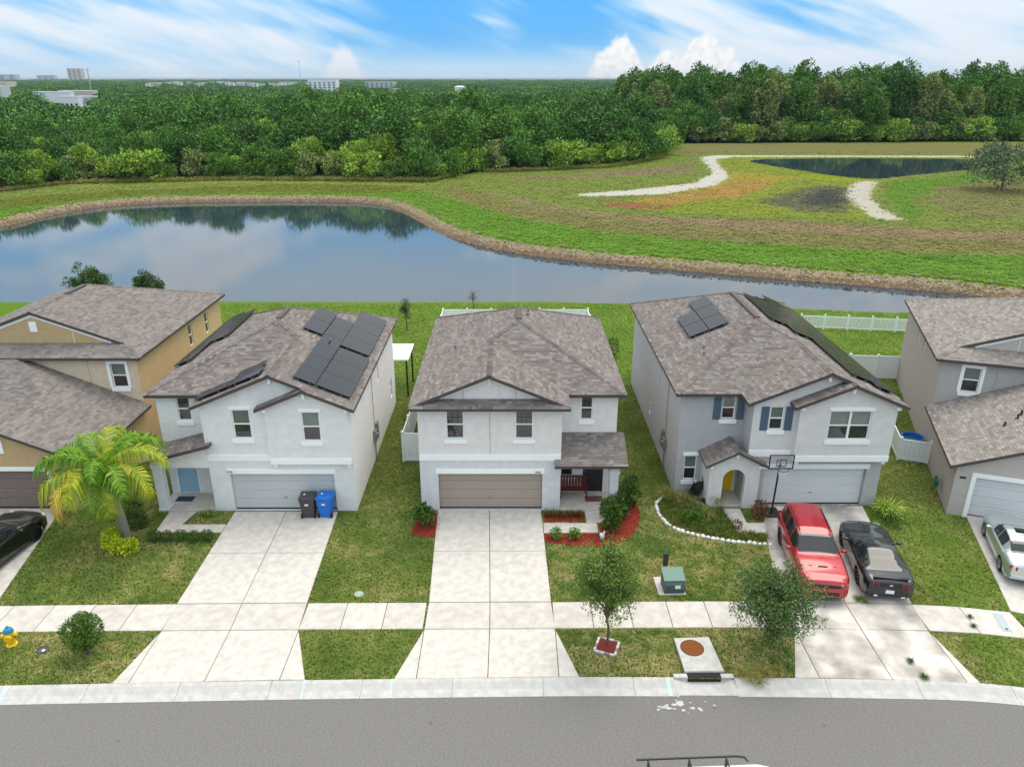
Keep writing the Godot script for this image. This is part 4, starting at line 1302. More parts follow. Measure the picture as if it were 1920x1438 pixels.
func porch_post(root: Node3D, x0: float, x1: float, z0: float, z1: float, h: float, m: Material) -> void:
	var mb := MB.new()
	mb.rbox(x0, x1, 0, h, z0, z1, 0.015)
	mb.rbox(x0 - 0.05, x1 + 0.05, h - 0.35, h - 0.12, z0 - 0.05, z1 + 0.05, 0.03)
	mb.rbox(x0 - 0.04, x1 + 0.04, 0.0, 0.16, z0 - 0.04, z1 + 0.04, 0.03)
	put(mb, "porch_post", m, root)

func beam(root: Node3D, x0: float, x1: float, y0: float, y1: float, z0: float, z1: float, m: Material) -> void:
	var mb := MB.new()
	mb.rbox(x0, x1, y0, y1, z0, z1, 0.01)
	put(mb, "porch_beam", m, root)

func number_plaque(root: Node3D, at: Vector3, m: Material) -> void:
	var mb := MB.new()
	mb.box(at, Vector3(0.26, 0.1, 0.014), 0.004)
	put(mb, "number_plaque", m, root)

func arch_porch(root: Node3D, grey: Material, pale: Material, pl: Array) -> void:
	# gabled porch with a round-headed opening; local x 1.2 .. 3.6, front at z 0.25
	var x0 := 1.25; var x1 := 3.6; var zf := 0.22; var zb := -1.2
	var ax := 2.42; var aw := 0.52; var ys := 1.55; var h := 2.35; var pk := 2.95
	var mb := MB.new()
	var seg := 12
	mb.face([Vector3(x0, 0, zf), Vector3(ax - aw, 0, zf), Vector3(ax - aw, ys, zf), Vector3(x0, ys, zf)], Vector3(0, 0, 1))
	mb.face([Vector3(ax + aw, 0, zf), Vector3(x1, 0, zf), Vector3(x1, ys, zf), Vector3(ax + aw, ys, zf)], Vector3(0, 0, 1))
	var xm := (x0 + x1) / 2
	var roofy := func(x: float) -> float: return h + (pk - h) * (1.0 - absf(x - xm) / ((x1 - x0) / 2))
	var cols := []
	for k in seg + 1: cols.append(ax - aw * cos(PI * k / seg))
	for k in seg:
		var xa: float = cols[k]; var xb: float = cols[k + 1]
		var ya := ys + sqrt(maxf(0, aw * aw - (xa - ax) * (xa - ax))); var yb := ys + sqrt(maxf(0, aw * aw - (xb - ax) * (xb - ax)))
		mb.face([Vector3(xa, ya, zf), Vector3(xb, yb, zf), Vector3(xb, roofy.call(xb), zf), Vector3(xa, roofy.call(xa), zf)], Vector3(0, 0, 1))
		mb.face([Vector3(xa, ya, zf), Vector3(xb, yb, zf), Vector3(xb, yb, zf - 0.3), Vector3(xa, ya, zf - 0.3)], Vector3(ax - xa, -1, 0))
	mb.face([Vector3(x0, ys, zf), Vector3(ax - aw, ys, zf), Vector3(ax - aw, roofy.call(ax - aw), zf), Vector3(x0, h, zf)], Vector3(0, 0, 1))
	mb.face([Vector3(ax + aw, ys, zf), Vector3(x1, ys, zf), Vector3(x1, h, zf), Vector3(ax + aw, roofy.call(ax + aw), zf)], Vector3(0, 0, 1))
	for s in [-1.0, 1.0]:
		var x: float = ax + s * aw
		mb.face([Vector3(x, 0, zf), Vector3(x, ys, zf), Vector3(x, ys, zf - 0.3), Vector3(x, 0, zf - 0.3)], Vector3(-s, 0, 0))
		var e: float = x0 if s < 0 else x1
		mb.face([Vector3(e, 0, zf), Vector3(e, h, zf), Vector3(e, h, zb), Vector3(e, 0, zb)], Vector3(s, 0, 0))
		mb.face([Vector3(e - s * 0.2, 0, zf - 0.3), Vector3(e - s * 0.2, h, zf - 0.3), Vector3(e - s * 0.2, h, zb), Vector3(e - s * 0.2, 0, zb)], Vector3(-s, 0, 0))
	put(mb, "porch_arch", pale, root)
	var o := 0.25; var t := (pk - h) / ((x1 - x0) / 2); var lift := 0.13
	var ey := h - t * o + lift
	roof(root, [[Vector3(x0 - o, ey, zf + 0.25), Vector3(xm, pk + lift, zf + 0.25), Vector3(xm, pk + lift, zb + 0.002), Vector3(x0 - o, ey, zb + 0.002)],
		[Vector3(x1 + o, ey, zf + 0.25), Vector3(xm, pk + lift, zf + 0.25), Vector3(xm, pk + lift, 0.002), Vector3(x1 + o, ey, 0.002)]], pl, [[Vector3(xm, pk + lift, zf + 0.25), Vector3(xm, pk + lift, zb)]], 55, "porch_roof", 0.11)
	for q in [[xm, pk - 0.22, pk + 0.02], [x0 + 0.05, h - 0.18, h - 0.03], [x1 - 0.05, h - 0.18, h - 0.03]]:
		var br := MB.new()
		br.rbox(q[0] - 0.065, q[0] + 0.065, q[1], q[2], zf + 0.003, zf + 0.17, 0.02)
		put(br, "gable_bracket", M.white_trim, root)

func make_solar() -> void:
	var t := 0.42
	var c := 1.0 / sqrt(1.0 + t * t)
	# frames: x runs from back to front or front to back along the slope's eave
	var run := func(x0: float, y0: float, n: int, w: float, h: float) -> Array:
		var o := []
		for i in n: o.append([x0 + i * w, y0, w, h])
		return o
	# white house, slope over its garage side (faces +x): x toward the back, y up the slope
	var fr := slope_frame(Vector3(-6.95, HE, -30.9), Vector3(0, 0, -1), Vector3(-1, t, 0))
	var mods: Array = run.call(0.2, 0.35, 3, 1.67, 1.6)
	mods += run.call(5.55, 0.45, 4, 1.5, 1.55)
	mods += run.call(0.2, 2.0, 6, 1.5, 1.02)
	mods += run.call(6.0, 3.06, 2, 1.8, 1.04)
	mods += run.call(0.2, 3.06, 1, 0.0, 0.0) if false else []
	solar_array("large black solar array covering the garage side of the white house roof", fr, mods)
	# white house, opposite slope (faces -x): x toward the front
	fr = slope_frame(Vector3(-16.95, HE, -44.0), Vector3(0, 0, 1), Vector3(1, t, 0))
	solar_array("long black solar row along the eave facing the tan house", fr, run.call(0.5, 0.15, 5, 1.65, 1.0) + run.call(1.2, 1.2, 3, 1.65, 1.0))
	fr = slope_frame(Vector3(-14.3, HE, -33.9), Vector3(0, 0, 1), Vector3(1, t, 0))
	solar_array("narrow black solar row along the rake of the white front gable", fr, [[2.0, 0.2, 1.0, 1.65], [2.0, 1.88, 1.0, 1.65], [1.0, 1.88, 0.98, 1.4]])
	# grey house, near slope (faces -x)
	fr = slope_frame(Vector3(7.6, HE, -46.9), Vector3(0, 0, 1), Vector3(1, t, 0))
	solar_array("small stepped solar array high on the grey house roof", fr, [[5.7, 1.95, 1.7, 1.06], [7.42, 1.95, 1.7, 1.06], [4.0, 3.03, 1.7, 1.06], [5.72, 3.03, 1.7, 1.06], [7.44, 3.03, 1.7, 1.06]])
	fr = slope_frame(Vector3(17.6, HE, -30.9), Vector3(0, 0, -1), Vector3(-1, t, 0))
	solar_array("long dark solar array on the far slope of the grey house", fr, run.call(0.7, 0.3, 8, 1.68, 1.02) + run.call(1.2, 1.34, 8, 1.68, 1.02) + run.call(6.2, 2.38, 4, 1.68, 1.02) + run.call(7.2, 3.42, 3, 1.68, 1.02))

# ---------------------------------------------------------------- vehicles
func crv(t: Array, s: float) -> float:
	# smooth curve through [s, value] points
	for i in t.size() - 1:
		if s <= t[i + 1][0]:
			var u := clampf((s - t[i][0]) / maxf(t[i + 1][0] - t[i][0], 1e-5), 0, 1)
			return lerpf(t[i][1], t[i + 1][1], u * 0.55 + smoothstep(0.0, 1.0, u) * 0.45)
	return t[-1][1]

func car(called: String, label: String, cat: String, at: Vector3, turn: float, P: Dictionary) -> Node3D:
	var o := thing(called, label, cat, at, turn)
	var L: float = P.L
	var wr: float = P.wheel_r
	var st := []
	var s := 0.0
	while s < L - 0.001:
		st.append(s); s += 0.055 if (s > 0.25 and s < L - 0.3) else 0.025
	st.append(L)
	var M_ := 12
	var grid := []
	for sv in st:
		var w: float = crv(P.half, sv); var Tt: float = crv(P.top, sv); var B: float = crv(P.belt, sv)
		var yb: float = crv(P.sill, sv)
		for wc in P.wheels:
			var dd: float = absf(sv - wc)
			var ar := wr + 0.06
			if dd < ar: yb = maxf(yb, wr + sqrt(ar * ar - dd * dd) * 1.0)
		var g := smoothstep(0.03, 0.22, Tt - B)
		var rw: float = crv(P.roofw, sv)
		var shoulder := B - 0.02
		var ring := [Vector2(w * 0.94, yb), Vector2(w * 0.985, maxf(yb + 0.005, 0.33)), Vector2(w * 1.0, maxf(yb + 0.01, lerpf(0.33, B, 0.45))), Vector2(w * 0.995, maxf(yb + 0.015, B - 0.13)), Vector2(w * 0.975, maxf(yb + 0.02, B - 0.04)), Vector2(w * 0.935, maxf(yb + 0.025, shoulder))]
		var hood := [Vector2(w * 0.90, Tt - 0.012), Vector2(w * 0.80, Tt + 0.008), Vector2(w * 0.66, Tt + 0.018), Vector2(w * 0.5, Tt + 0.028), Vector2(w * 0.25, Tt + 0.036), Vector2(0, Tt + 0.04)]
		var cab := [Vector2(w * 0.90, B + 0.01), Vector2(lerpf(w * 0.90, rw, 0.5), lerpf(B, Tt - 0.07, 0.52)), Vector2(rw * 1.0, Tt - 0.07), Vector2(rw * 0.93, Tt - 0.02), Vector2(rw * 0.5, Tt + 0.012), Vector2(0, Tt + 0.02)]
		for k in 6:
			var q: Vector2 = hood[k].lerp(cab[k], g)
			q.y = maxf(q.y, yb + 0.03 + k * 0.002)
			ring.append(q)
		grid.append(ring)
	var n := st.size()
	var pt := func(i: int, k: int, sg: float) -> Vector3: return Vector3(grid[i][k].x * sg, grid[i][k].y, st[i] - L / 2)
	var nr := func(i: int, k: int, sg: float) -> Vector3:
		var a: Vector3 = pt.call(mini(i + 1, n - 1), k, 1.0) - pt.call(maxi(i - 1, 0), k, 1.0)
		var b: Vector3 = pt.call(i, mini(k + 1, M_ - 1), 1.0) - pt.call(i, maxi(k - 1, 0), 1.0)
		if k == M_ - 1: b = Vector3(-1, 0, 0)
		var m: Vector3 = b.cross(a).normalized()
		if m.dot(Vector3(grid[i][k].x + 0.001, grid[i][k].y - 0.5, 0)) < 0 and k > 1: m = -m
		return Vector3(m.x * sg, m.y, m.z)
	var body := MB.new(); var ws := MB.new(); var rwn := MB.new(); var roofp := MB.new()
	var sides := {}
	for i in n - 1:
		var sm: float = (st[i] + st[i + 1]) / 2
		for k in M_ - 1:
			var mb := body
			if k >= 6 and k <= 7:
				for wi in P.side_glass.size():
					var sg_: Array = P.side_glass[wi]
					if sm > sg_[0] and sm < sg_[1]:
						for q in [-1, 1]:
							if not sides.has([wi, q]): sides[[wi, q]] = MB.new()
						mb = null
						for q in [-1.0, 1.0]: quad_s(sides[[wi, int(q)]], pt, nr, i, k, q)
			if mb == null: continue
			if k >= 8:
				if sm > P.wind[0] and sm < P.wind[1]: mb = ws
				elif sm > P.rear[0] and sm < P.rear[1] and k >= (8 if P.get("rear_wide", true) else 9): mb = rwn
				elif P.has("sunroof") and k >= 10 and sm > P.sunroof[0] and sm < P.sunroof[1]: mb = roofp
			for q in [-1.0, 1.0]: quad_s(mb, pt, nr, i, k, q)
	for e in [0, n - 1]:
		var ctr := Vector3(0, (grid[e][0].y + grid[e][M_ - 1].y) / 2, st[e] - L / 2)
		for q in [-1.0, 1.0]:
			for k in M_ - 1: body.face([ctr, pt.call(e, k, q), pt.call(e, k + 1, q)], Vector3(0, 0, -1 if e == 0 else 1))
			body.face([ctr, pt.call(e, 0, q), Vector3(0, grid[e][0].y, st[e] - L / 2)], Vector3(0, 0, -1 if e == 0 else 1))
	put(body, "body", P.paint, o)
	put(ws, "windshield", M.carglass, o)
	if rwn.v.size() > 0: put(rwn, "rear_window", M.carglass, o)
	if roofp.v.size() > 0: put(roofp, "sunroof", M.carglass, o)
	for k in sides: put(sides[k], "side_window", M.carglass, o)
	# dark floor pan and wheel housings
	var un := MB.new()
	var hw: float = crv(P.half, L / 2)
	un.rbox(-hw + 0.27, hw - 0.27, 0.2, 0.62, -L / 2 + 0.35, L / 2 - 0.35)
	un.rbox(-hw + 0.05, hw - 0.05, 0.2, 0.26, -L / 2 + P.wheels[0] + wr + 0.08, -L / 2 + P.wheels[1] - wr - 0.08)
	put(un, "underbody", M.tyre, o)
	# wheels
	for wc in P.wheels:
		for q in [-1.0, 1.0]:
			var ww := 0.23
			var c := Vector3(q * (hw - 0.135), wr, wc - L / 2)
			var B2 := Basis(Vector3(0, 0, 1), -q * PI / 2)
			var ty := MB.new()
			ty.lathe(c, [[wr * 0.66, -ww / 2], [wr * 0.93, -ww / 2], [wr, -ww / 2 + 0.04], [wr, ww / 2 - 0.04], [wr * 0.93, ww / 2], [wr * 0.68, ww / 2], [wr * 0.66, ww / 2 - 0.03]], 24, B2)
			var wn := put(ty, "wheel", M.tyre, o)
			var rm := MB.new()
			rm.lathe(c, [[wr * 0.66, ww / 2 - 0.03], [wr * 0.6, ww / 2 - 0.07], [0.0, ww / 2 - 0.09]], 24, B2)
			put(rm, "rim_dish", M.tyre, wn)
			var sp := MB.new()
			for j in 10:
				var a := TAU * j / 10
				var dv := Vector3(0, cos(a), sin(a))
				sp.box(c + Vector3(q * (ww / 2 - 0.04), 0, 0) + dv * wr * 0.36, Vector3(0.03, wr * 0.6, 0.045), 0.008, Basis(Vector3.RIGHT, a))
			sp.lathe(c, [[0.0, ww / 2 - 0.06], [wr * 0.14, ww / 2 - 0.02], [0.0, ww / 2 - 0.005]], 12, B2)
			sp.lathe(c, [[wr * 0.68, ww / 2 - 0.03], [wr * 0.68, ww / 2 + 0.004], [wr * 0.61, ww / 2 + 0.004], [wr * 0.61, ww / 2 - 0.06]], 24, B2)
			put(sp, "rim", P.rim, wn)
	# mirrors
	var mp: Array = P.mirror
	for q in [-1.0, 1.0]:
		var mi := MB.new()
		mi.ball(Vector3(q * (mp[1] + 0.08), mp[2], mp[0] - L / 2), Vector3(0.12, 0.075, 0.075), 10, 6)
		mi.rbox(q * (mp[1] - 0.12), q * (mp[1] + 0.0), mp[2] - 0.05, mp[2] - 0.01, mp[0] - L / 2 - 0.02, mp[0] - L / 2 + 0.03)
		put(mi, "mirror", P.paint, o)
	# pieces fixed to the ends: [name, material, centre (x from middle, y, s), size, mirrored, turn]
	for q in P.bits:
		for sg in ([-1.0, 1.0] if q[4] else [1.0]):
			var b := MB.new()
			var yaw: float = q[5] if q.size() > 5 else 0.0
			var pit: float = q[6] if q.size() > 6 else 0.0
			b.box(Vector3(q[2].x * sg, q[2].y, q[2].z - L / 2), q[3], minf(0.02, q[3][q[3].min_axis_index()] * 0.3), Basis(Vector3.UP, yaw * sg) * Basis(Vector3.RIGHT, pit))
			put(b, q[0], q[1], o)
	return o

func quad_s(mb: MB, pt: Callable, nr: Callable, i: int, k: int, q: float) -> void:
	var a: Vector3 = pt.call(i, k, q); var b: Vector3 = pt.call(i + 1, k, q); var c: Vector3 = pt.call(i + 1, k + 1, q); var d: Vector3 = pt.call(i, k + 1, q)
	var na: Vector3 = nr.call(i, k, q); var nb: Vector3 = nr.call(i + 1, k, q); var nc: Vector3 = nr.call(i + 1, k + 1, q); var nd: Vector3 = nr.call(i, k + 1, q)
	if (b - a).cross(c - a).dot(na) + (c - a).cross(d - a).dot(na) >= 0.0:
		mb.tri3(a, b, c, na, nb, nc); mb.tri3(a, c, d, na, nc, nd)
	else:
		mb.tri3(a, c, b, na, nc, nb); mb.tri3(a, d, c, na, nd, nc)

func paint(c: Color, metal := 0.3, rough := 0.28) -> StandardMaterial3D:
	var m := mat(c, rough, 0.5)
	m.metallic = metal
	m.clearcoat_enabled = true; m.clearcoat = 1.0; m.clearcoat_roughness = 0.08
	return m

func make_cars() -> void:
	var red := paint(rgb(168, 4, 30), 0.25)
	var black: Material = M.black_metal
	# red sport utility, nose to the street
	var L := 5.08
	var suv := car("sport_utility", "bright red sport utility vehicle with hood scoop parked nose toward the street", "car", Vector3(12.4, 0.055, -26.5), PI - deg_to_rad(7.5), {"L": L, "wheel_r": 0.40, "wheels": [0.92, 3.98], "paint": red, "rim": M.dark_rim,
		"half": [[0, 0.74], [0.12, 0.86], [0.5, 0.95], [1.0, 0.97], [4.2, 0.97], [4.8, 0.92], [5.0, 0.86], [L, 0.80]],
		"top": [[0, 0.86], [0.1, 0.98], [0.4, 1.06], [1.35, 1.16], [1.55, 1.18], [2.25, 1.66], [2.7, 1.76], [3.4, 1.78], [4.4, 1.74], [4.72, 1.68], [4.95, 1.25], [5.05, 1.05], [L, 0.9]],
		"belt": [[0, 0.80], [0.4, 1.0], [1.4, 1.10], [4.4, 1.14], [4.8, 1.10], [L, 0.86]],
		"sill": [[0, 0.32], [0.3, 0.24], [4.8, 0.27], [L, 0.38]],
		"roofw": [[0, 0.8], [1.5, 0.80], [2.3, 0.70], [4.5, 0.68], [4.8, 0.70], [L, 0.7]],
		"wind": [1.62, 2.3], "rear": [4.72, 4.96], "side_glass": [[1.95, 2.72], [2.82, 3.62], [3.72, 4.45]], "mirror": [1.95, 1.0, 1.17],
		"bits": [["grille", black, Vector3(0, 0.80, 0.02), Vector3(1.1, 0.15, 0.08), false, 0.0, 0.1], ["lower_grille", black, Vector3(0, 0.46, 0.0), Vector3(1.05, 0.14, 0.08), false],
			["headlight", M.lamp_clear, Vector3(0.66, 0.85, 0.12), Vector3(0.32, 0.09, 0.12), true, -0.5], ["fog_lamp", black, Vector3(0.68, 0.5, 0.1), Vector3(0.2, 0.14, 0.12), true, -0.3],
			["hood_scoop", black, Vector3(0, 1.135, 0.82), Vector3(0.36, 0.03, 0.10), false, 0.0, 0.1], ["hood_vent", black, Vector3(0.42, 1.125, 0.88), Vector3(0.20, 0.025, 0.08), true, 0.25, 0.1],
			["splitter", black, Vector3(0, 0.30, 0.10), Vector3(1.3, 0.05, 0.2), false], ["tail_lamp", M.lamp_red, Vector3(0.7, 1.0, L - 0.09), Vector3(0.4, 0.14, 0.14), true, 0.2], ["roof_rail", black, Vector3(0.62, 1.785, 3.3), Vector3(0.04, 0.03, 1.9), true]]})
	# dark fastback coupe, tail to the street
	L = 4.78
	car("coupe", "dark grey fastback coupe with tri-bar red tail lamps beside the red vehicle", "car", Vector3(14.97, 0.055, -26.4), -deg_to_rad(9.5), {"L": L, "wheel_r": 0.345, "wheels": [0.92, 3.64], "paint": paint(rgb(40, 44, 50), 0.6, 0.22), "rim": M.dark_rim,
		"half": [[0, 0.70], [0.15, 0.84], [0.5, 0.93], [1.0, 0.955], [2.2, 0.93], [3.6, 0.965], [4.4, 0.93], [4.7, 0.86], [L, 0.80]],
		"top": [[0, 0.66], [0.15, 0.76], [0.6, 0.86], [1.5, 0.97], [1.75, 0.99], [2.45, 1.30], [2.8, 1.37], [3.1, 1.36], [3.6, 1.22], [4.15, 1.02], [4.55, 0.99], [4.7, 0.97], [L, 0.9]],
		"belt": [[0, 0.6], [0.6, 0.82], [1.6, 0.90], [3.8, 0.96], [4.5, 0.95], [L, 0.84]],
		"sill": [[0, 0.25], [0.3, 0.17], [4.4, 0.2], [L, 0.32]],
		"roofw": [[0, 0.75], [1.7, 0.76], [2.6, 0.60], [3.2, 0.58], [4.2, 0.66], [L, 0.7]],
		"wind": [1.82, 2.5], "rear": [3.18, 4.1], "rear_wide": true, "side_glass": [[2.15, 3.02], [3.1, 3.6]], "mirror": [2.0, 0.96, 0.98],
		"bits": [["tail_panel", black, Vector3(0, 0.79, L - 0.015), Vector3(1.34, 0.2, 0.05), false], ["tail_lamp", M.lamp_red, Vector3(0.44, 0.80, L - 0.01), Vector3(0.055, 0.17, 0.08), true], ["tail_lamp", M.lamp_red, Vector3(0.54, 0.80, L - 0.015), Vector3(0.055, 0.17, 0.08), true], ["tail_lamp", M.lamp_red, Vector3(0.64, 0.80, L - 0.03), Vector3(0.055, 0.17, 0.1), true],
			["licence_plate", M.plate, Vector3(0, 0.5, L + 0.004), Vector3(0.31, 0.15, 0.012), false], ["rear_valance", black, Vector3(0, 0.34, L - 0.05), Vector3(1.3, 0.12, 0.14), false], ["exhaust_tip", M.chrome, Vector3(0.5, 0.30, L - 0.02), Vector3(0.16, 0.07, 0.14), true], ["spoiler", paint(rgb(40, 44, 50), 0.6, 0.22), Vector3(0, 1.045, L - 0.16), Vector3(1.3, 0.03, 0.16), false, 0.0, -0.15],
			["emblem", M.chrome, Vector3(0, 0.80, L + 0.015), Vector3(0.13, 0.045, 0.012), false], ["headlight", M.lamp_clear, Vector3(0.66, 0.66, 0.12), Vector3(0.3, 0.1, 0.14), true, -0.4]]})
	# silver saloon by the right-hand house
	L = 4.55
	car("sedan", "silver sedan with sunroof parked at the taupe house, tail toward the street", "car", Vector3(21.3, 0.055, -27.1), -deg_to_rad(18.5), {"L": L, "wheel_r": 0.315, "wheels": [0.85, 3.56], "paint": paint(rgb(196, 204, 206), 0.7, 0.3), "rim": M.rim,
		"half": [[0, 0.66], [0.15, 0.78], [0.5, 0.86], [1.0, 0.885], [3.6, 0.885], [4.2, 0.85], [4.45, 0.78], [L, 0.72]],
		"top": [[0, 0.7], [0.15, 0.80], [0.6, 0.88], [1.25, 0.95], [1.4, 0.97], [2.05, 1.36], [2.5, 1.43], [3.0, 1.40], [3.3, 1.32], [3.85, 1.02], [4.3, 0.99], [4.48, 0.96], [L, 0.86]],
		"belt": [[0, 0.64], [0.6, 0.84], [1.4, 0.91], [3.8, 0.95], [4.3, 0.94], [L, 0.8]],
		"sill": [[0, 0.28], [0.3, 0.2], [4.2, 0.22], [L, 0.32]],
		"roofw": [[0, 0.7], [1.5, 0.72], [2.2, 0.60], [3.2, 0.58], [3.8, 0.62], [L, 0.66]],
		"wind": [1.48, 2.1], "rear": [3.26, 3.8], "sunroof": [2.3, 2.75], "side_glass": [[1.8, 2.42], [2.5, 3.2]], "mirror": [1.75, 0.9, 0.97],
		"bits": [["tail_lamp", M.lamp_red, Vector3(0.62, 0.78, L - 0.09), Vector3(0.28, 0.2, 0.14), true, 0.35], ["licence_plate", M.plate, Vector3(0, 0.66, L + 0.004), Vector3(0.31, 0.15, 0.012), false], ["bumper", paint(rgb(196, 204, 206), 0.7, 0.3), Vector3(0, 0.45, L - 0.02), Vector3(1.4, 0.14, 0.12), false], ["headlight", M.lamp_clear, Vector3(0.6, 0.66, 0.12), Vector3(0.3, 0.12, 0.14), true, -0.35]]})
	# black car at the tan house, nose to the garage
	L = 4.9
	car("hatchback", "black car with dark wheels parked nose in at the tan house", "car", Vector3(-21.95, 0.055, -26.95), deg_to_rad(-7.0), {"L": L, "wheel_r": 0.37, "wheels": [0.95, 3.85], "paint": paint(rgb(18, 24, 24), 0.4, 0.2), "rim": M.dark_rim,
		"half": [[0, 0.72], [0.15, 0.84], [0.5, 0.93], [1.0, 0.96], [3.9, 0.96], [4.5, 0.92], [4.8, 0.84], [L, 0.76]],
		"top": [[0, 0.78], [0.15, 0.9], [0.6, 1.0], [1.35, 1.08], [1.5, 1.1], [2.2, 1.48], [2.7, 1.56], [3.4, 1.55], [4.1, 1.42], [4.55, 1.12], [4.75, 1.06], [L, 0.92]],
		"belt": [[0, 0.7], [0.6, 0.94], [1.4, 1.02], [4.2, 1.06], [4.6, 1.03], [L, 0.86]],
		"sill": [[0, 0.3], [0.3, 0.22], [4.6, 0.25], [L, 0.36]],
		"roofw": [[0, 0.75], [1.5, 0.78], [2.3, 0.67], [3.8, 0.65], [4.6, 0.7], [L, 0.7]],
		"wind": [1.56, 2.26], "rear": [3.9, 4.5], "side_glass": [[1.9, 2.65], [2.74, 3.5], [3.58, 3.95]], "mirror": [1.85, 0.98, 1.09],
		"bits": [["headlight", M.lamp_clear, Vector3(0.68, 0.8, 0.12), Vector3(0.34, 0.1, 0.14), true, -0.35], ["tail_lamp", M.lamp_red, Vector3(0.66, 0.9, L - 0.09), Vector3(0.36, 0.1, 0.14), true, 0.3], ["grille", black, Vector3(0, 0.55, 0.03), Vector3(0.9, 0.14, 0.08), false]]})
	# white van on the road below the frame's edge, only its roof rack in view
	L = 5.5
	var van := car("van", "white van on the road with a black tubular roof rack", "van", Vector3(5.95, -0.115, -14.2), -PI / 2 + deg_to_rad(2.5), {"L": L, "wheel_r": 0.37, "wheels": [0.95, 4.45], "paint": paint(rgb(236, 238, 240), 0.0, 0.3), "rim": M.rim,
		"half": [[0, 0.80], [0.15, 0.92], [0.5, 0.98], [5.2, 0.98], [5.4, 0.95], [L, 0.9]],
		"top": [[0, 0.95], [0.2, 1.05], [0.8, 1.2], [1.0, 1.25], [1.75, 1.9], [2.1, 2.0], [5.2, 2.0], [5.4, 1.94], [L, 1.7]],
		"belt": [[0, 0.9], [0.8, 1.1], [5.2, 1.15], [L, 1.1]], "sill": [[0, 0.35], [0.4, 0.28], [5.2, 0.3], [L, 0.4]],
		"roofw": [[0, 0.85], [1.8, 0.82], [5.4, 0.82], [L, 0.8]], "wind": [1.05, 1.75], "rear": [5.42, 5.48], "side_glass": [[1.5, 2.3]], "mirror": [1.4, 1.05, 1.25], "bits": [["headlight", M.lamp_clear, Vector3(0.72, 0.85, 0.1), Vector3(0.3, 0.2, 0.14), true, -0.3]]})
	var rk := MB.new()
	var y := 2.22
	rk.tube([Vector3(0.68, y - 0.02, -0.35), Vector3(0.8, y, -0.3), Vector3(0.84, y, -0.1), Vector3(0.84, y, 2.6)], [0.03, 0.03, 0.03, 0.03], 8)
	rk.tube([Vector3(-0.68, y - 0.02, -0.35), Vector3(-0.8, y, -0.3), Vector3(-0.84, y, -0.1), Vector3(-0.84, y, 2.6)], [0.03, 0.03, 0.03, 0.03], 8)
	put(rk, "rack_rail", black, van)
	for z in [0.2, 1.2, 2.3]:
		var cb := MB.new()
		cb.tube([Vector3(-0.84, y, z), Vector3(0.84, y, z)], [0.022, 0.022], 8)
		for q in [-0.74, 0.74]: cb.rbox(q - 0.03, q + 0.03, 1.9, y, z - 0.03, z + 0.03)
		put(cb, "rack_bar", black, van)

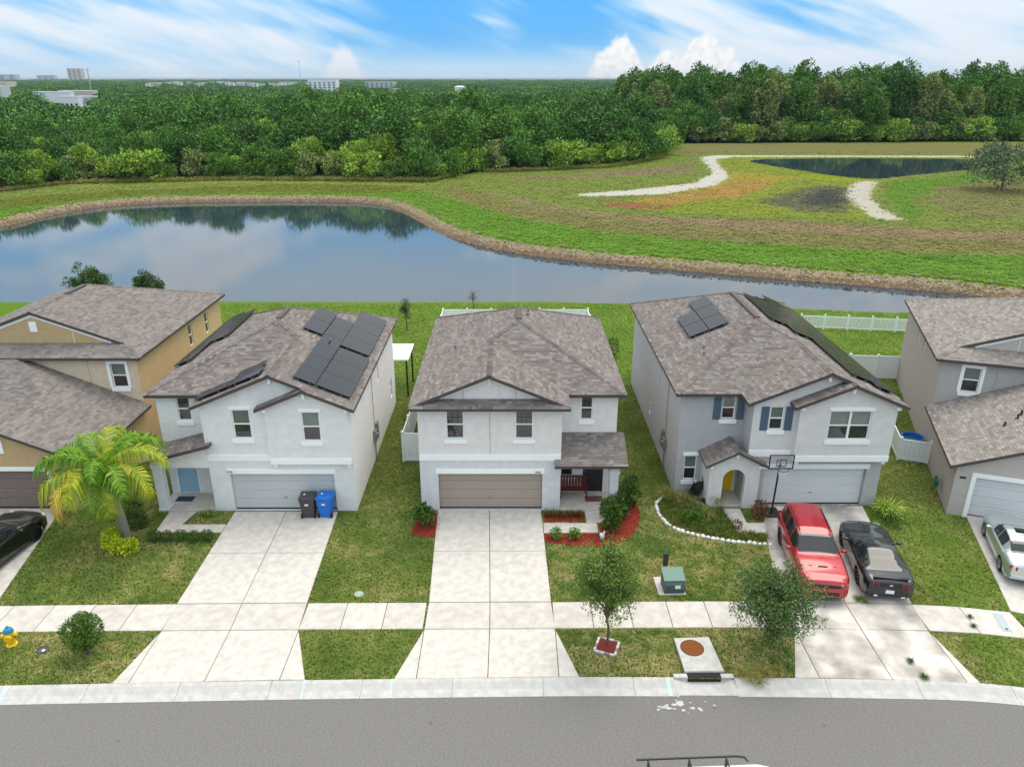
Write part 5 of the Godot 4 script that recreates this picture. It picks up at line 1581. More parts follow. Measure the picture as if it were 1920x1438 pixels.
# ---------------------------------------------------------------- street and garden things
func make_objects() -> void:
	# wheeled bins
	for q in [["charcoal wheeled refuse bin with domed lid beside the blue bin", rgb(72, 68, 72), -9.42, -30.38, 0.05, "refuse_bin"], ["bright blue wheeled recycling bin beside the charcoal bin", rgb(24, 112, 206), -8.62, -30.42, -0.08, "recycling_bin"]]:
		var b := thing(q[5], q[0], "bin", Vector3(q[2], 0.05, q[3]), q[4])
		var m := mat(q[1], 0.5)
		var mb := MB.new()
		var a := [Vector3(-0.25, 0.06, -0.27), Vector3(0.25, 0.06, -0.27), Vector3(0.25, 0.06, 0.25), Vector3(-0.25, 0.06, 0.25)]
		var e := [Vector3(-0.34, 1.02, -0.38), Vector3(0.34, 1.02, -0.38), Vector3(0.34, 1.02, 0.36), Vector3(-0.34, 1.02, 0.36)]
		for k in 4:
			var j := (k + 1) % 4
			mb.face([a[k], a[j], e[j], e[k]], (a[k] + a[j]) * Vector3(1, 0, 1))
		mb.face(a, Vector3.DOWN)
		mb.rbox(-0.36, 0.36, 0.98, 1.03, -0.40, 0.38, 0.015)
		put(mb, "body", m, b)
		var ld := MB.new()
		ld.ball(Vector3(0, 1.035, -0.01), Vector3(0.37, 0.12, 0.41), 16, 8)
		ld.rbox(-0.37, 0.37, 1.035, 1.065, -0.42, 0.40, 0.012)
		put(ld, "lid", m, b)
		var hd := MB.new()
		hd.tube([Vector3(-0.28, 1.0, -0.46), Vector3(0.28, 1.0, -0.46)], [0.018, 0.018], 8)
		for s in [-0.28, 0.28]: hd.rbox(s - 0.02, s + 0.02, 0.95, 1.02, -0.47, -0.38)
		put(hd, "handle", m, b)
		for s in [-0.29, 0.29]:
			var wl := MB.new()
			wl.lathe(Vector3(s, 0.13, 0.22), [[0.0, -0.03], [0.13, -0.03], [0.13, 0.03], [0.0, 0.03]], 16, Basis(Vector3(0, 0, 1), PI / 2))
			put(wl, "wheel", M.tyre, b)
		var em := MB.new()
		em.box(Vector3(-0.02, 0.74, 0.334), Vector3(0.16, 0.1, 0.004), 0.0, Basis(Vector3.RIGHT, 0.115))
		put(em, "sticker", M.plate, b)
		var em2 := MB.new()
		em2.box(Vector3(-0.12, 1.155, 0.06), Vector3(0.08, 0.004, 0.1), 0.0, Basis(Vector3.RIGHT, 0.1))
		put(em2, "lid_sticker", M.plate, b)
	# hydrant
	var hy := thing("fire_hydrant", "yellow fire hydrant with a blue bonnet on the verge by the sidewalk", "hydrant", Vector3(-18.0, 0, -21.75), 0.3)
	var yel := mat(rgb(242, 196, 24), 0.5); var blu := mat(rgb(24, 130, 176), 0.5)
	var hb := MB.new()
	hb.lathe(Vector3.ZERO, [[0.19, 0.0], [0.19, 0.05], [0.13, 0.07], [0.12, 0.5], [0.17, 0.53], [0.17, 0.58]], 16)
	put(hb, "barrel", yel, hy)
	var hc := MB.new()
	hc.lathe(Vector3.ZERO, [[0.165, 0.58], [0.16, 0.64], [0.12, 0.72], [0.05, 0.76], [0.04, 0.82], [0.0, 0.82]], 16)
	put(hc, "bonnet", blu, hy)
	for q in [[0.0, 0.11, 0.42], [PI / 2, 0.075, 0.44], [-PI / 2, 0.075, 0.44]]:
		var nz := MB.new()
		var B := Basis(Vector3.UP, q[0]) * Basis(Vector3.RIGHT, PI / 2)
		nz.lathe(Vector3(0, q[2], 0), [[q[1], 0.08], [q[1], 0.2], [q[1] * 1.15, 0.2], [q[1] * 1.15, 0.25], [0.0, 0.25]], 12, B)
		put(nz, "nozzle", yel, hy)
	# lids and covers
	var ld := thing("meter_lid", "dark round meter lid with pale cap set in the verge grass", "utility cover", Vector3(-16.72, 0.0, -21.45), 0.5)
	var l1 := MB.new(); l1.lathe(Vector3.ZERO, [[0.21, 0.0], [0.21, 0.05], [0.17, 0.06], [0.16, 0.045], [0.0, 0.045]], 20)
	put(l1, "rim", mat(rgb(62, 64, 76), 0.6), ld)
	var l2 := MB.new(); l2.lathe(Vector3(0.02, 0, 0.06), [[0.06, 0.046], [0.06, 0.06], [0.0, 0.06]], 12)
	put(l2, "cap", M.plate, ld)
	var c2 := thing("cleanout_lid", "small pale green round lid in the lawn beside the driveway", "utility cover", Vector3(-6.05, 0.0, -24.6))
	var c2b := MB.new(); c2b.lathe(Vector3.ZERO, [[0.14, 0.0], [0.14, 0.06], [0.12, 0.07], [0.0, 0.07]], 16)
	put(c2b, "lid", mat(rgb(150, 178, 160), 0.6), c2)
	var c2c := MB.new(); c2c.lathe(Vector3.ZERO, [[0.18, 0.0], [0.18, 0.045], [0.142, 0.045]], 16)
	put(c2c, "collar", M.kerb, c2)
	var up := thing("utility_plate", "blue grey metal cover plate set in the sidewalk", "utility cover", Vector3(18.35, 0.046, -22.9), -0.2)
	var upb := MB.new(); upb.rbox(-0.16, 0.16, 0.0, 0.012, -0.5, 0.5, 0.004)
	put(upb, "plate", mat(rgb(168, 180, 190), 0.45), up)
	var upk := MB.new(); upk.lathe(Vector3(0, 0.012, 0.38), [[0.05, 0.0], [0.05, 0.006], [0.0, 0.006]], 10)
	put(upk, "keyhole", M.black_metal, up)
	# transformer box
	var tf := thing("transformer_box", "green steel transformer box on a concrete pad by the sidewalk", "transformer", Vector3(6.4, 0, -24.95), 0.03)
	var grn := mat(rgb(92, 128, 116), 0.5); var grn2 := mat(rgb(70, 92, 88), 0.55)
	var pb := MB.new(); pb.rbox(-0.62, 0.45, -0.1, 0.07, -0.75, 0.42, 0.015)
	put(pb, "pad", M.concrete2, tf)
	var tb := MB.new()
	var pr := [Vector2(-0.36, 0.07), Vector2(0.36, 0.07), Vector2(0.38, 0.48), Vector2(0.28, 0.60), Vector2(-0.36, 0.76)]
	for s in [-1.0, 1.0]:
		var fp := []
		for p in pr: fp.append(Vector3(s * 0.40, p.y, p.x))
		tb.face(fp, Vector3(s, 0, 0))
	for k in pr.size():
		var a: Vector2 = pr[k]; var b: Vector2 = pr[(k + 1) % pr.size()]
		tb.face([Vector3(-0.4, a.y, a.x), Vector3(0.4, a.y, a.x), Vector3(0.4, b.y, b.x), Vector3(-0.4, b.y, b.x)], Vector3(0, (a.y + b.y) / 2 - 0.4, (a.x + b.x) / 2))
	put(tb, "cabinet", grn2, tf)
	var th := MB.new()
	th.box(Vector3(0, 0.70, -0.04), Vector3(0.86, 0.03, 0.72), 0.01, Basis(Vector3.RIGHT, 0.245))
	put(th, "hood", grn, tf)
	var tl := MB.new(); tl.rbox(0.0, 0.22, 0.3, 0.46, 0.374, 0.384)
	put(tl, "warning_label", M.plate, tf)
	var tp := MB.new(); tp.rbox(0.27, 0.35, 0.28, 0.4, 0.376, 0.40, 0.01)
	put(tp, "padlock_plate", grn, tf)
	var pd := thing("cable_pedestal", "short dark post standing in the lawn behind the transformer box", "post", Vector3(6.42, 0, -26.55))
	var pdb := MB.new(); pdb.rbox(-0.1, 0.1, 0, 0.55, -0.08, 0.08, 0.02)
	put(pdb, "post", mat(rgb(62, 66, 54), 0.7), pd)
	var pdc := MB.new(); pdc.rbox(-0.115, 0.115, 0.55, 0.62, -0.095, 0.095, 0.03)
	put(pdc, "cap", mat(rgb(54, 58, 50), 0.7), pd)
	# storm drain inlet
	var si := thing("storm_inlet", "concrete storm drain top with a round rusty manhole lid at the kerb", "storm drain", Vector3.ZERO)
	var sb := MB.new()
	sb.prism(v2([[5.87, -22.0], [7.16, -22.06], [7.28, -20.36], [5.92, -20.34]]), 0.01, 0.1, 0.015)
	put(sb, "top_slab", M.kerb, si)
	exclude(v2([[5.82, -22.05], [7.2, -22.1], [7.6, -20.35], [7.6, -19.7], [5.45, -19.7], [5.45, -20.35], [5.8, -20.4]]))
	var mh := MB.new()
	mh.lathe(Vector3(6.42, 0.1, -21.48), [[0.36, -0.02], [0.36, 0.012], [0.32, 0.016], [0.30, 0.006], [0.0, 0.006]], 28)
	for k in 9:
		for j in 9:
			var p := Vector3(6.42 + (k - 4) * 0.062, 0.1085, -21.48 + (j - 4) * 0.062)
			if Vector2(p.x - 6.42, p.z + 21.48).length() < 0.28: mh.box(p, Vector3(0.034, 0.008, 0.034))
	put(mh, "manhole_lid", tri_tex(mat(rgb(150, 92, 52), 0.85, 0.2), T.speck, 1.5), si)
	var mr := MB.new(); mr.lathe(Vector3(6.42, 0.1, -21.48), [[0.42, -0.02], [0.42, 0.008], [0.362, 0.01]], 28)
	put(mr, "manhole_ring", mat(rgb(96, 66, 46), 0.9), si)
	var th2 := MB.new()
	# depressed gutter throat in front of the slab
	th2.face([Vector3(5.5, -0.02, -20.1), Vector3(6.05, -0.16, -20.12), Vector3(6.05, -0.2, -19.4), Vector3(5.5, -0.11, -19.38)], Vector3.UP)
	th2.face([Vector3(6.05, -0.16, -20.12), Vector3(7.1, -0.16, -20.12), Vector3(7.1, -0.2, -19.4), Vector3(6.05, -0.2, -19.4)], Vector3.UP)
	th2.face([Vector3(7.1, -0.16, -20.12), Vector3(7.57, -0.02, -20.1), Vector3(7.57, -0.11, -19.38), Vector3(7.1, -0.2, -19.4)], Vector3.UP)
	put(th2, "gutter_throat", M.kerb, si)
	for q in [[5.5, 5.98], [7.12, 7.57]]:
		var cw := MB.new(); cw.rbox(q[0], q[1], -0.2, 0.05, -20.3, -20.1, 0.02)
		put(cw, "cheek", M.kerb, si)
	var md := MB.new(); md.rbox(5.98, 7.12, -0.2, 0.02, -20.5, -20.13)  # solid block, its near-black colour painted in for the shade inside the opening
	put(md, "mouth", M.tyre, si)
	# basketball hoop
	var bh := thing("basketball_hoop", "black portable basketball hoop standing by the white garage door", "basketball hoop", Vector3(12.05, 0.05, -30.35))
	var bp := MB.new(); bp.tube([Vector3(0, 0.1, 0), Vector3(0.02, 2.9, 0.12)], [0.045, 0.045], 8)
	put(bp, "pole", M.black_metal, bh)
	var bb := MB.new(); bb.rbox(-0.4, 0.4, 0, 0.16, -0.55, 0.2, 0.05)
	put(bb, "base", M.black_metal, bh)
	var fm := MB.new()
	for q in [[-0.56, 0.56, 2.62, 2.67], [-0.56, 0.56, 3.28, 3.33]]: fm.rbox(q[0], q[1], q[2], q[3], 0.3, 0.34, 0.008)
	for x in [-0.535, 0.535]: fm.rbox(x - 0.025, x + 0.025, 2.67, 3.28, 0.3, 0.34, 0.008)
	for q in [[-0.22, 0.22, 2.76, 2.79], [-0.22, 0.22, 3.06, 3.09]]: fm.rbox(q[0], q[1], q[2], q[3], 0.322, 0.334)
	for x in [-0.205, 0.205]: fm.rbox(x - 0.015, x + 0.015, 2.79, 3.06, 0.322, 0.334)
	put(fm, "backboard_frame", M.black_metal, bh)
	var gl := MB.new(); gl.rbox(-0.51, 0.51, 2.67, 3.28, 0.305, 0.32)
	var bg := mat(Color(0.75, 0.8, 0.82, 0.25), 0.05); bg.transparency = BaseMaterial3D.TRANSPARENCY_ALPHA
	put(gl, "backboard", bg, bh)
	var ri := MB.new()
	var ring := []; var rad := []
	for k in 17:
		ring.append(Vector3(0.22 * cos(TAU * k / 16), 2.74, 0.6 + 0.22 * sin(TAU * k / 16))); rad.append(0.012)
	ri.tube(ring, rad, 6, false)
	put(ri, "rim", M.black_metal, bh)
	var nt := MB.new()
	for k in 12:
		var a := TAU * k / 12
		for d in [-0.26, 0.26]:
			nt.tube([Vector3(0.22 * cos(a), 2.74, 0.6 + 0.22 * sin(a)), Vector3(0.13 * cos(a + d), 2.36, 0.6 + 0.13 * sin(a + d))], [0.006, 0.006], 4, false)
	put(nt, "net", M.plate, bh)
	var br := MB.new(); br.tube([Vector3(0.02, 2.5, 0.1), Vector3(0, 2.85, 0.3)], [0.025, 0.025], 6); br.tube([Vector3(0.02, 2.85, 0.12), Vector3(0, 3.1, 0.3)], [0.025, 0.025], 6)
	put(br, "brace", M.black_metal, bh)
	# porch bench and mats
	var be := thing("porch_bench", "reddish brown wooden bench under the porch window", "bench", Vector3(3.0, 0.11, -32.0))
	var wood := tri_tex(mat(rgb(118, 58, 48), 0.6), T.nz, 2.0)
	for k in 5:
		var s := MB.new(); s.rbox(-0.68, 0.6, 0.42, 0.45, -0.25 + k * 0.1, -0.16 + k * 0.1, 0.006)
		put(s, "seat_slat", wood, be)
	for k in 9:
		var s := MB.new(); s.box(Vector3(-0.61 + k * 0.143, 0.68, -0.3), Vector3(0.11, 0.46, 0.025), 0.006, Basis(Vector3.RIGHT, -0.15))
		put(s, "back_slat", wood, be)
	var tr := MB.new(); tr.box(Vector3(-0.04, 0.93, -0.335), Vector3(1.3, 0.07, 0.05), 0.01)
	put(tr, "top_rail", wood, be)
	for x in [-0.66, 0.58]:
		for z in [-0.28, 0.24]:
			var s := MB.new(); s.rbox(x - 0.03, x + 0.03, 0, 0.65 if z > 0 else 0.9, z - 0.03, z + 0.03, 0.006)
			put(s, "leg", wood, be)
		var ar := MB.new(); ar.rbox(x - 0.04, x + 0.04, 0.63, 0.67, -0.3, 0.3, 0.01)
		put(ar, "armrest", wood, be)
	var m1 := thing("door_mat", "reddish brown door mat in front of the dark door", "mat", Vector3(3.95, 0.11, -31.75))
	var mm := MB.new(); mm.rbox(-0.42, 0.42, 0, 0.018, -0.26, 0.26, 0.006)
	put(mm, "pile", tri_tex(mat(rgb(124, 84, 78), 0.95), T.speck, 3.0), m1)
	var m2 := thing("door_mat", "dark blue patterned door mat at the pale blue door", "mat", Vector3(-15.75, 0.11, -31.75))
	var mm2 := MB.new(); mm2.rbox(-0.42, 0.42, 0, 0.018, -0.24, 0.24, 0.006)
	put(mm2, "pile", tri_tex(mat(rgb(64, 82, 108), 0.95), T.speck, 6.0), m2)
	var mm3 := MB.new()
	for k in 3: mm3.rbox(-0.32, 0.32, 0.018, 0.021, -0.15 + k * 0.12, -0.10 + k * 0.12)
	put(mm3, "stripe", mat(rgb(30, 44, 72), 0.95), m2)
	# wheelbarrow by the grey porch
	var wb := thing("wheelbarrow", "black wheelbarrow tipped against the grey house wall beside the porch", "wheelbarrow", Vector3(9.0, 0, -31.75), 0.4)
	var tub := MB.new()
	tub.xf = Transform3D(Basis(Vector3.RIGHT, -1.1), Vector3(0, 0.45, -0.1))
	for q in [[-0.28, 0.28, 0.2], [-0.2, 0.2, 0.0]]: pass
	var ta := [Vector3(-0.2, 0, -0.3), Vector3(0.2, 0, -0.3), Vector3(0.2, 0, 0.3), Vector3(-0.2, 0, 0.3)]
	var te := [Vector3(-0.32, 0.25, -0.4), Vector3(0.32, 0.25, -0.4), Vector3(0.32, 0.25, 0.5), Vector3(-0.32, 0.25, 0.5)]
	for k in 4: tub.face([ta[k], ta[(k + 1) % 4], te[(k + 1) % 4], te[k]], (ta[k] + ta[(k + 1) % 4]))
	tub.face(ta, Vector3.DOWN)
	put(tub, "tub", M.black_metal, wb)
	for s in [-0.25, 0.25]:
		var h := MB.new(); h.tube([Vector3(s * 0.4, 0.15, 0.3), Vector3(s, 0.6, 0.05), Vector3(s * 1.1, 1.15, -0.25)], [0.02, 0.02, 0.02], 6)
		put(h, "handle", M.black_metal, wb)
	var wh := MB.new(); wh.lathe(Vector3(0, 0.18, 0.4), [[0.0, -0.04], [0.18, -0.04], [0.18, 0.04], [0.0, 0.04]], 16, Basis(Vector3(0, 0, 1), PI / 2))
	put(wh, "wheel", M.tyre, wb)
	# hose coil on the taupe wall
	var hs := thing("hose_reel", "green garden hose coiled on the taupe house wall", "hose", Vector3(20.72, 0, -32.3), -deg_to_rad(18.5))
	var hp := MB.new()
	var pts := []; var rr := []
	for k in 97:
		var a := TAU * k / 16
		pts.append(Vector3(-0.06 - 0.02 * (k / 16 % 3), 0.72 + (0.26 + 0.02 * (k / 16 % 3)) * cos(a), (0.26 + 0.02 * (k / 16 % 3)) * sin(a))); rr.append(0.022)
	hp.tube(pts, rr, 6)
	put(hp, "hose", mat(rgb(30, 128, 104), 0.4), hs)
	var hk := MB.new(); hk.lathe(Vector3(0.0, 0.72, 0), [[0.17, 0.0], [0.17, 0.16], [0.24, 0.17], [0.0, 0.18]], 16, Basis(Vector3(0, 0, 1), PI / 2))
	put(hk, "reel", mat(rgb(36, 108, 92), 0.5), hs)
	# white garden ornament
	var go := thing("garden_ornament", "small white bird ornament standing on red mulch", "ornament", Vector3(3.98, 0.03, -28.5), 0.5)
	var gb := MB.new()
	gb.ball(Vector3(0, 0.16, 0), Vector3(0.1, 0.11, 0.16), 12, 8)
	gb.tube([Vector3(0, 0.2, 0.1), Vector3(0, 0.32, 0.15), Vector3(0, 0.4, 0.13)], [0.05, 0.035, 0.03], 8)
	gb.ball(Vector3(0, 0.42, 0.15), Vector3(0.04, 0.04, 0.055), 10, 6)
	gb.tube([Vector3(0, 0.02, 0), Vector3(0, 0.1, 0)], [0.09, 0.05], 8)
	put(gb, "figure", M.plate, go)
	make_fences()
	# chalky spill and tar spots on the road by the storm drain
	var sp := thing("chalk_spill", "white chalky splashes on the asphalt beside the storm drain", "stain", Vector3(5.2, -0.111, -19.0))
	var rn := RandomNumberGenerator.new(); rn.seed = 17
	for k in 26:
		var b := MB.new()
		var c := Vector3(rn.randfn() * 0.55, 0.0004 * k, rn.randfn() * 0.16)
		var rr2 := rn.randf_range(0.02, 0.11) * exp(-c.length() * 0.5)
		var pts2 := []
		for j in 9:
			var q := rr2 * rn.randf_range(0.4, 1.2)
			pts2.append(c + Vector3(cos(TAU * j / 9) * q * 1.6, 0, sin(TAU * j / 9) * q))
		b.face(pts2, Vector3.UP)
		put(b, "splash", M.kerb, sp)
	for q in [[-2.6, -18.3], [6.6, -18.9], [9.9, -18.2], [-12.2, -17.6]]:
		var tsp := thing("tar_spot", "small dark tar spot on the asphalt", "stain", Vector3(q[0], -0.111, q[1]), 0.0, "tar spots on the road")
		var b := MB.new()
		var pts2 := []
		for j in 9:
			var w := rn.randf_range(0.015, 0.05)
			pts2.append(Vector3(cos(TAU * j / 9) * w * 1.7, 0, sin(TAU * j / 9) * w))
		b.face(pts2, Vector3.UP)
		put(b, "spot", M.fascia, tsp)
	# leavings of a road survey: paint ticks on the kerb
	for q in [[-17.0, 0.2], [-7.05, 0.09], [-4.1, 0.09], [5.2, 0.16]]:
		var tk := thing("paint_mark", "faded turquoise survey paint tick across the kerb", "paint mark", Vector3(q[0], 0, 0), 0.0, "survey paint ticks on the kerb")
		var tkm := MB.new()
		var z := ktab(KERB, q[0])
		for s in [[0.0, 0.04, 0.16, 0.036], [0.16, 0.036, 0.40, -0.064], [0.40, -0.064, 0.72, -0.094]]:
			tkm.face([Vector3(0, s[1], z + s[0]), Vector3(q[1], s[1], z + s[0]), Vector3(q[1] * 0.9, s[3], z + s[2]), Vector3(0.02, s[3], z + s[2])], Vector3.UP)
		put(tkm, "tick", mat(rgb(190, 206, 207), 0.9), tk)

func panel_fence(label: String, path: Array, h: float, skip_first := false) -> Node3D:
	# white vinyl privacy fence through ground points
	var o := thing("vinyl_fence", label, "fence", Vector3(path[0].x, 0, path[0].y))
	var org := Vector3(path[0].x, 0, path[0].y)
	for i in path.size() - 1:
		var a := Vector3(path[i].x, 0, path[i].y) - org; var b := Vector3(path[i + 1].x, 0, path[i + 1].y) - org
		var n := maxi(1, int(round(a.distance_to(b) / 1.83)))
		var d := (b - a).normalized()
		var bs := Basis(d, Vector3.UP, d.cross(Vector3.UP))
		for k in n:
			var p := a.lerp(b, float(k) / n); var q := a.lerp(b, float(k + 1) / n)
			var w := p.distance_to(q)
			var c := (p + q) / 2
			var po := MB.new()
			po.box(p + Vector3(0, h / 2 + 0.03, 0), Vector3(0.127, h + 0.06, 0.127), 0.01, bs)
			po.box(p + Vector3(0, h + 0.085, 0), Vector3(0.15, 0.05, 0.15), 0.02, bs)
			put(po, "post", M.vinyl, o)
			var rl := MB.new()
			rl.box(c + Vector3(0, h - 0.06, 0), Vector3(w - 0.13, 0.11, 0.055), 0.008, bs); rl.box(c + Vector3(0, 0.12, 0), Vector3(w - 0.13, 0.14, 0.055), 0.008, bs)
			put(rl, "rail", M.vinyl, o)
			var nb := 6
			for j in nb:
				var bd := MB.new()
				var u := (j + 0.5) / nb - 0.5
				bd.box(c + d * (u * (w - 0.14)) + Vector3(0, h / 2 + 0.02, 0), Vector3((w - 0.14) / nb - 0.008, h - 0.3, 0.025), 0.004, bs)
				put(bd, "board", M.vinyl, o)
		if i == path.size() - 2:
			var po := MB.new()
			po.box(b + Vector3(0, h / 2 + 0.03, 0), Vector3(0.127, h + 0.06, 0.127), 0.01, bs)
			po.box(b + Vector3(0, h + 0.085, 0), Vector3(0.15, 0.05, 0.15), 0.02, bs)
			put(po, "post", M.vinyl, o)
	return o

func make_fences() -> void:
	panel_fence("white vinyl privacy fence running back beside the off-white house", [Vector2(-4.35, -35.8), Vector2(-5.75, -35.8), Vector2(-5.6, -44), Vector2(-5.55, -58.6), Vector2(6.1, -58.6), Vector2(6.0, -44.2)], 1.68)
	panel_fence("white vinyl fence with small gate latch between the grey and taupe houses", [Vector2(17.4, -48.4), Vector2(26.4, -47.6)], 1.65)
	panel_fence("low white vinyl screen round a corner of the taupe house", [Vector2(21.95, -35.5), Vector2(20.6, -36.0), Vector2(21.3, -38.6)], 1.25)
	var tb := thing("storage_tub", "blue plastic tub inside the low white screen", "tub", Vector3(21.75, 0, -37.0), -0.3)
	var tbm := MB.new(); tbm.lathe(Vector3.ZERO, [[0.45, 0.0], [0.55, 0.85], [0.57, 0.87], [0.57, 0.92], [0.52, 0.92], [0.47, 0.3], [0.0, 0.3]], 20)
	put(tbm, "shell", mat(rgb(30, 110, 190), 0.4), tb)
	var tbl := MB.new(); tbl.lathe(Vector3.ZERO, [[0.49, 0.72], [0.0, 0.72]], 20)
	put(tbl, "water", mat(rgb(40, 84, 110), 0.1), tb)
	# open picket fence along the back of the garden
	var o := thing("picket_fence", "white open picket fence along the water behind the grey house", "fence", Vector3(18.0, 0, -59.6))
	var d := (Vector3(33.5, 0, -57.4) - Vector3(18, 0, -59.6)).normalized()
	var bs := Basis(d, Vector3.UP, d.cross(Vector3.UP))
	var pm := MB.new(); pm.box(Vector3.ZERO, Vector3(0.075, 1.0, 0.025), 0.006)
	var pmesh := pm.mesh(M.vinyl)
	var k := 0
	while k < 128:
		if k % 15 == 0:
			var po := MB.new(); po.box(d * k * 0.122 + Vector3(0, 0.62, 0), Vector3(0.11, 1.24, 0.11), 0.01, bs); po.box(d * k * 0.122 + Vector3(0, 1.26, 0), Vector3(0.14, 0.05, 0.14), 0.015, bs)
			put(po, "post", M.vinyl, o)
			if k < 119:
				for y in [0.2, 1.08]:
					var rl := MB.new(); rl.box(d * (k + 7.5) * 0.122 + Vector3(0, y, 0), Vector3(15 * 0.122 - 0.12, 0.07, 0.045), 0.006, bs)
					put(rl, "rail", M.vinyl, o)
		else:
			place(pmesh, "picket", o, Transform3D(bs, d * k * 0.122 + Vector3(0, 0.64, 0)))
		k += 1

# ---------------------------------------------------------------- plants
func foliage(mb: MB, ctr: Vector3, rad: Vector3, n: int, ln: float, wd: float, cols: Array, rng: RandomNumberGenerator, shell := 0.45, up := 0.25, wild := 0.7) -> void:
	for i in n:
		var d := Vector3(rng.randfn(), rng.randfn(), rng.randfn()).normalized()
		var r := pow(rng.randf_range(shell * shell * shell, 1.0), 1.0 / 3.0)
		var p := ctr + d * rad * r
		var dir := (d + Vector3(rng.randfn(), rng.randfn(), rng.randfn()) * 0.6 + Vector3(0, up, 0)).normalized()
		var nm := (d + Vector3(0, 0.6, 0) + Vector3(rng.randfn(), rng.randfn(), rng.randfn()) * wild).normalized()
		if absf(nm.dot(dir)) > 0.95: nm = nm.cross(Vector3(0.3, 0.2, 0.9)).normalized()
		var c: Color = cols[rng.randi() % cols.size()] * rng.randf_range(0.75, 1.25)
		c.a = 1.0
		mb.col = c
		mb.leaf(p, dir, nm, ln * rng.randf_range(0.7, 1.2), wd * rng.randf_range(0.8, 1.2))

func lobed(mb: MB, ctr: Vector3, rad: Vector3, lobes: int, per: int, ln: float, wd: float, cols: Array, rng: RandomNumberGenerator, lr := 0.42, wild := 0.7, r0 := 0.35, r1 := 0.82) -> void:
	# crown of overlapping clumps with an uneven outline
	for k in lobes:
		var d := Vector3(rng.randfn(), rng.randfn() * 0.9 + 0.15, rng.randfn()).normalized()
		var c := ctr + d * rad * rng.randf_range(r0, r1)
		var s := rng.randf_range(0.7, 1.25) * lr
		var tone := rng.randf_range(0.7, 1.25)
		var cc := []
		for q in cols:
			var w: Color = q * tone
			w.a = 1.0
			cc.append(w)
		foliage(mb, c, rad * s, per, ln, wd, cc, rng, 0.55, 0.3, wild)

func lins(list: Array) -> Array:
	var o := []
	for q in list: o.append(lin(q[0], q[1], q[2]))
	return o

func shrub(called: String, label: String, at: Vector3, rad: Vector3, n: int, ln: float, wd: float, cols: Array, seed_: int, group := "", lobes := 1) -> Node3D:
	var o := thing(called, label, "shrub", at, 0.0, group)
	var rng := RandomNumberGenerator.new(); rng.seed = seed_
	var st := MB.new()
	for k in 5:
		var a := TAU * k / 5 + rng.randf()
		st.tube([Vector3.ZERO, Vector3(cos(a) * rad.x * 0.5, rad.y, sin(a) * rad.z * 0.5)], [0.015, 0.006], 5)
	put(st, "stems", M.bark, o)
	var mb := MB.new()
	if lobes == 1: foliage(mb, Vector3(0, rad.y * 0.95, 0), rad, n, ln, wd, cols, rng, 0.35, 0.4)
	else: lobed(mb, Vector3(0, rad.y * 0.95, 0), rad, lobes, n / lobes, ln, wd, cols, rng, 0.45)
	put(mb, "foliage", M.leaf, o)
	return o

func blades(mb: MB, ctr: Vector3, n: int, h: float, spread: float, wd: float, cols: Array, rng: RandomNumberGenerator, droop := 0.5) -> void:
	for i in n:
		var a := rng.randf() * TAU
		var d := Vector3(cos(a), 0, sin(a))
		var hh := h * rng.randf_range(0.6, 1.1)
		var sp := spread * sqrt(rng.randf()) * 1.1
		var p0 := ctr + d * sp * 0.25
		var p1 := p0 + d * sp * 0.45 + Vector3(0, hh * 0.7, 0)
		var p2 := p0 + d * sp * 1.05 + Vector3(0, hh * (1.0 - droop * rng.randf()), 0)
		var e := d.cross(Vector3.UP) * wd * 0.5
		var c: Color = cols[rng.randi() % cols.size()] * rng.randf_range(0.75, 1.2)
		c.a = 1.0
		mb.col = c
		mb.face([p0 - e, p0 + e, p1 + e * 0.8, p1 - e * 0.8], d + Vector3.UP * 0.4)
		mb.face([p1 - e * 0.8, p1 + e * 0.8, p2], Vector3.UP)

func grass_clump(called: String, label: String, at: Vector3, n: int, h: float, spread: float, wd: float, cols: Array, seed_: int, group := "", droop := 0.5, cat := "plant") -> Node3D:
	var o := thing(called, label, cat, at, 0.0, group)
	var rng := RandomNumberGenerator.new(); rng.seed = seed_
	var mb := MB.new()
	blades(mb, Vector3.ZERO, n, h, spread, wd, cols, rng, droop)
	put(mb, "blades", M.leaf, o)
	return o

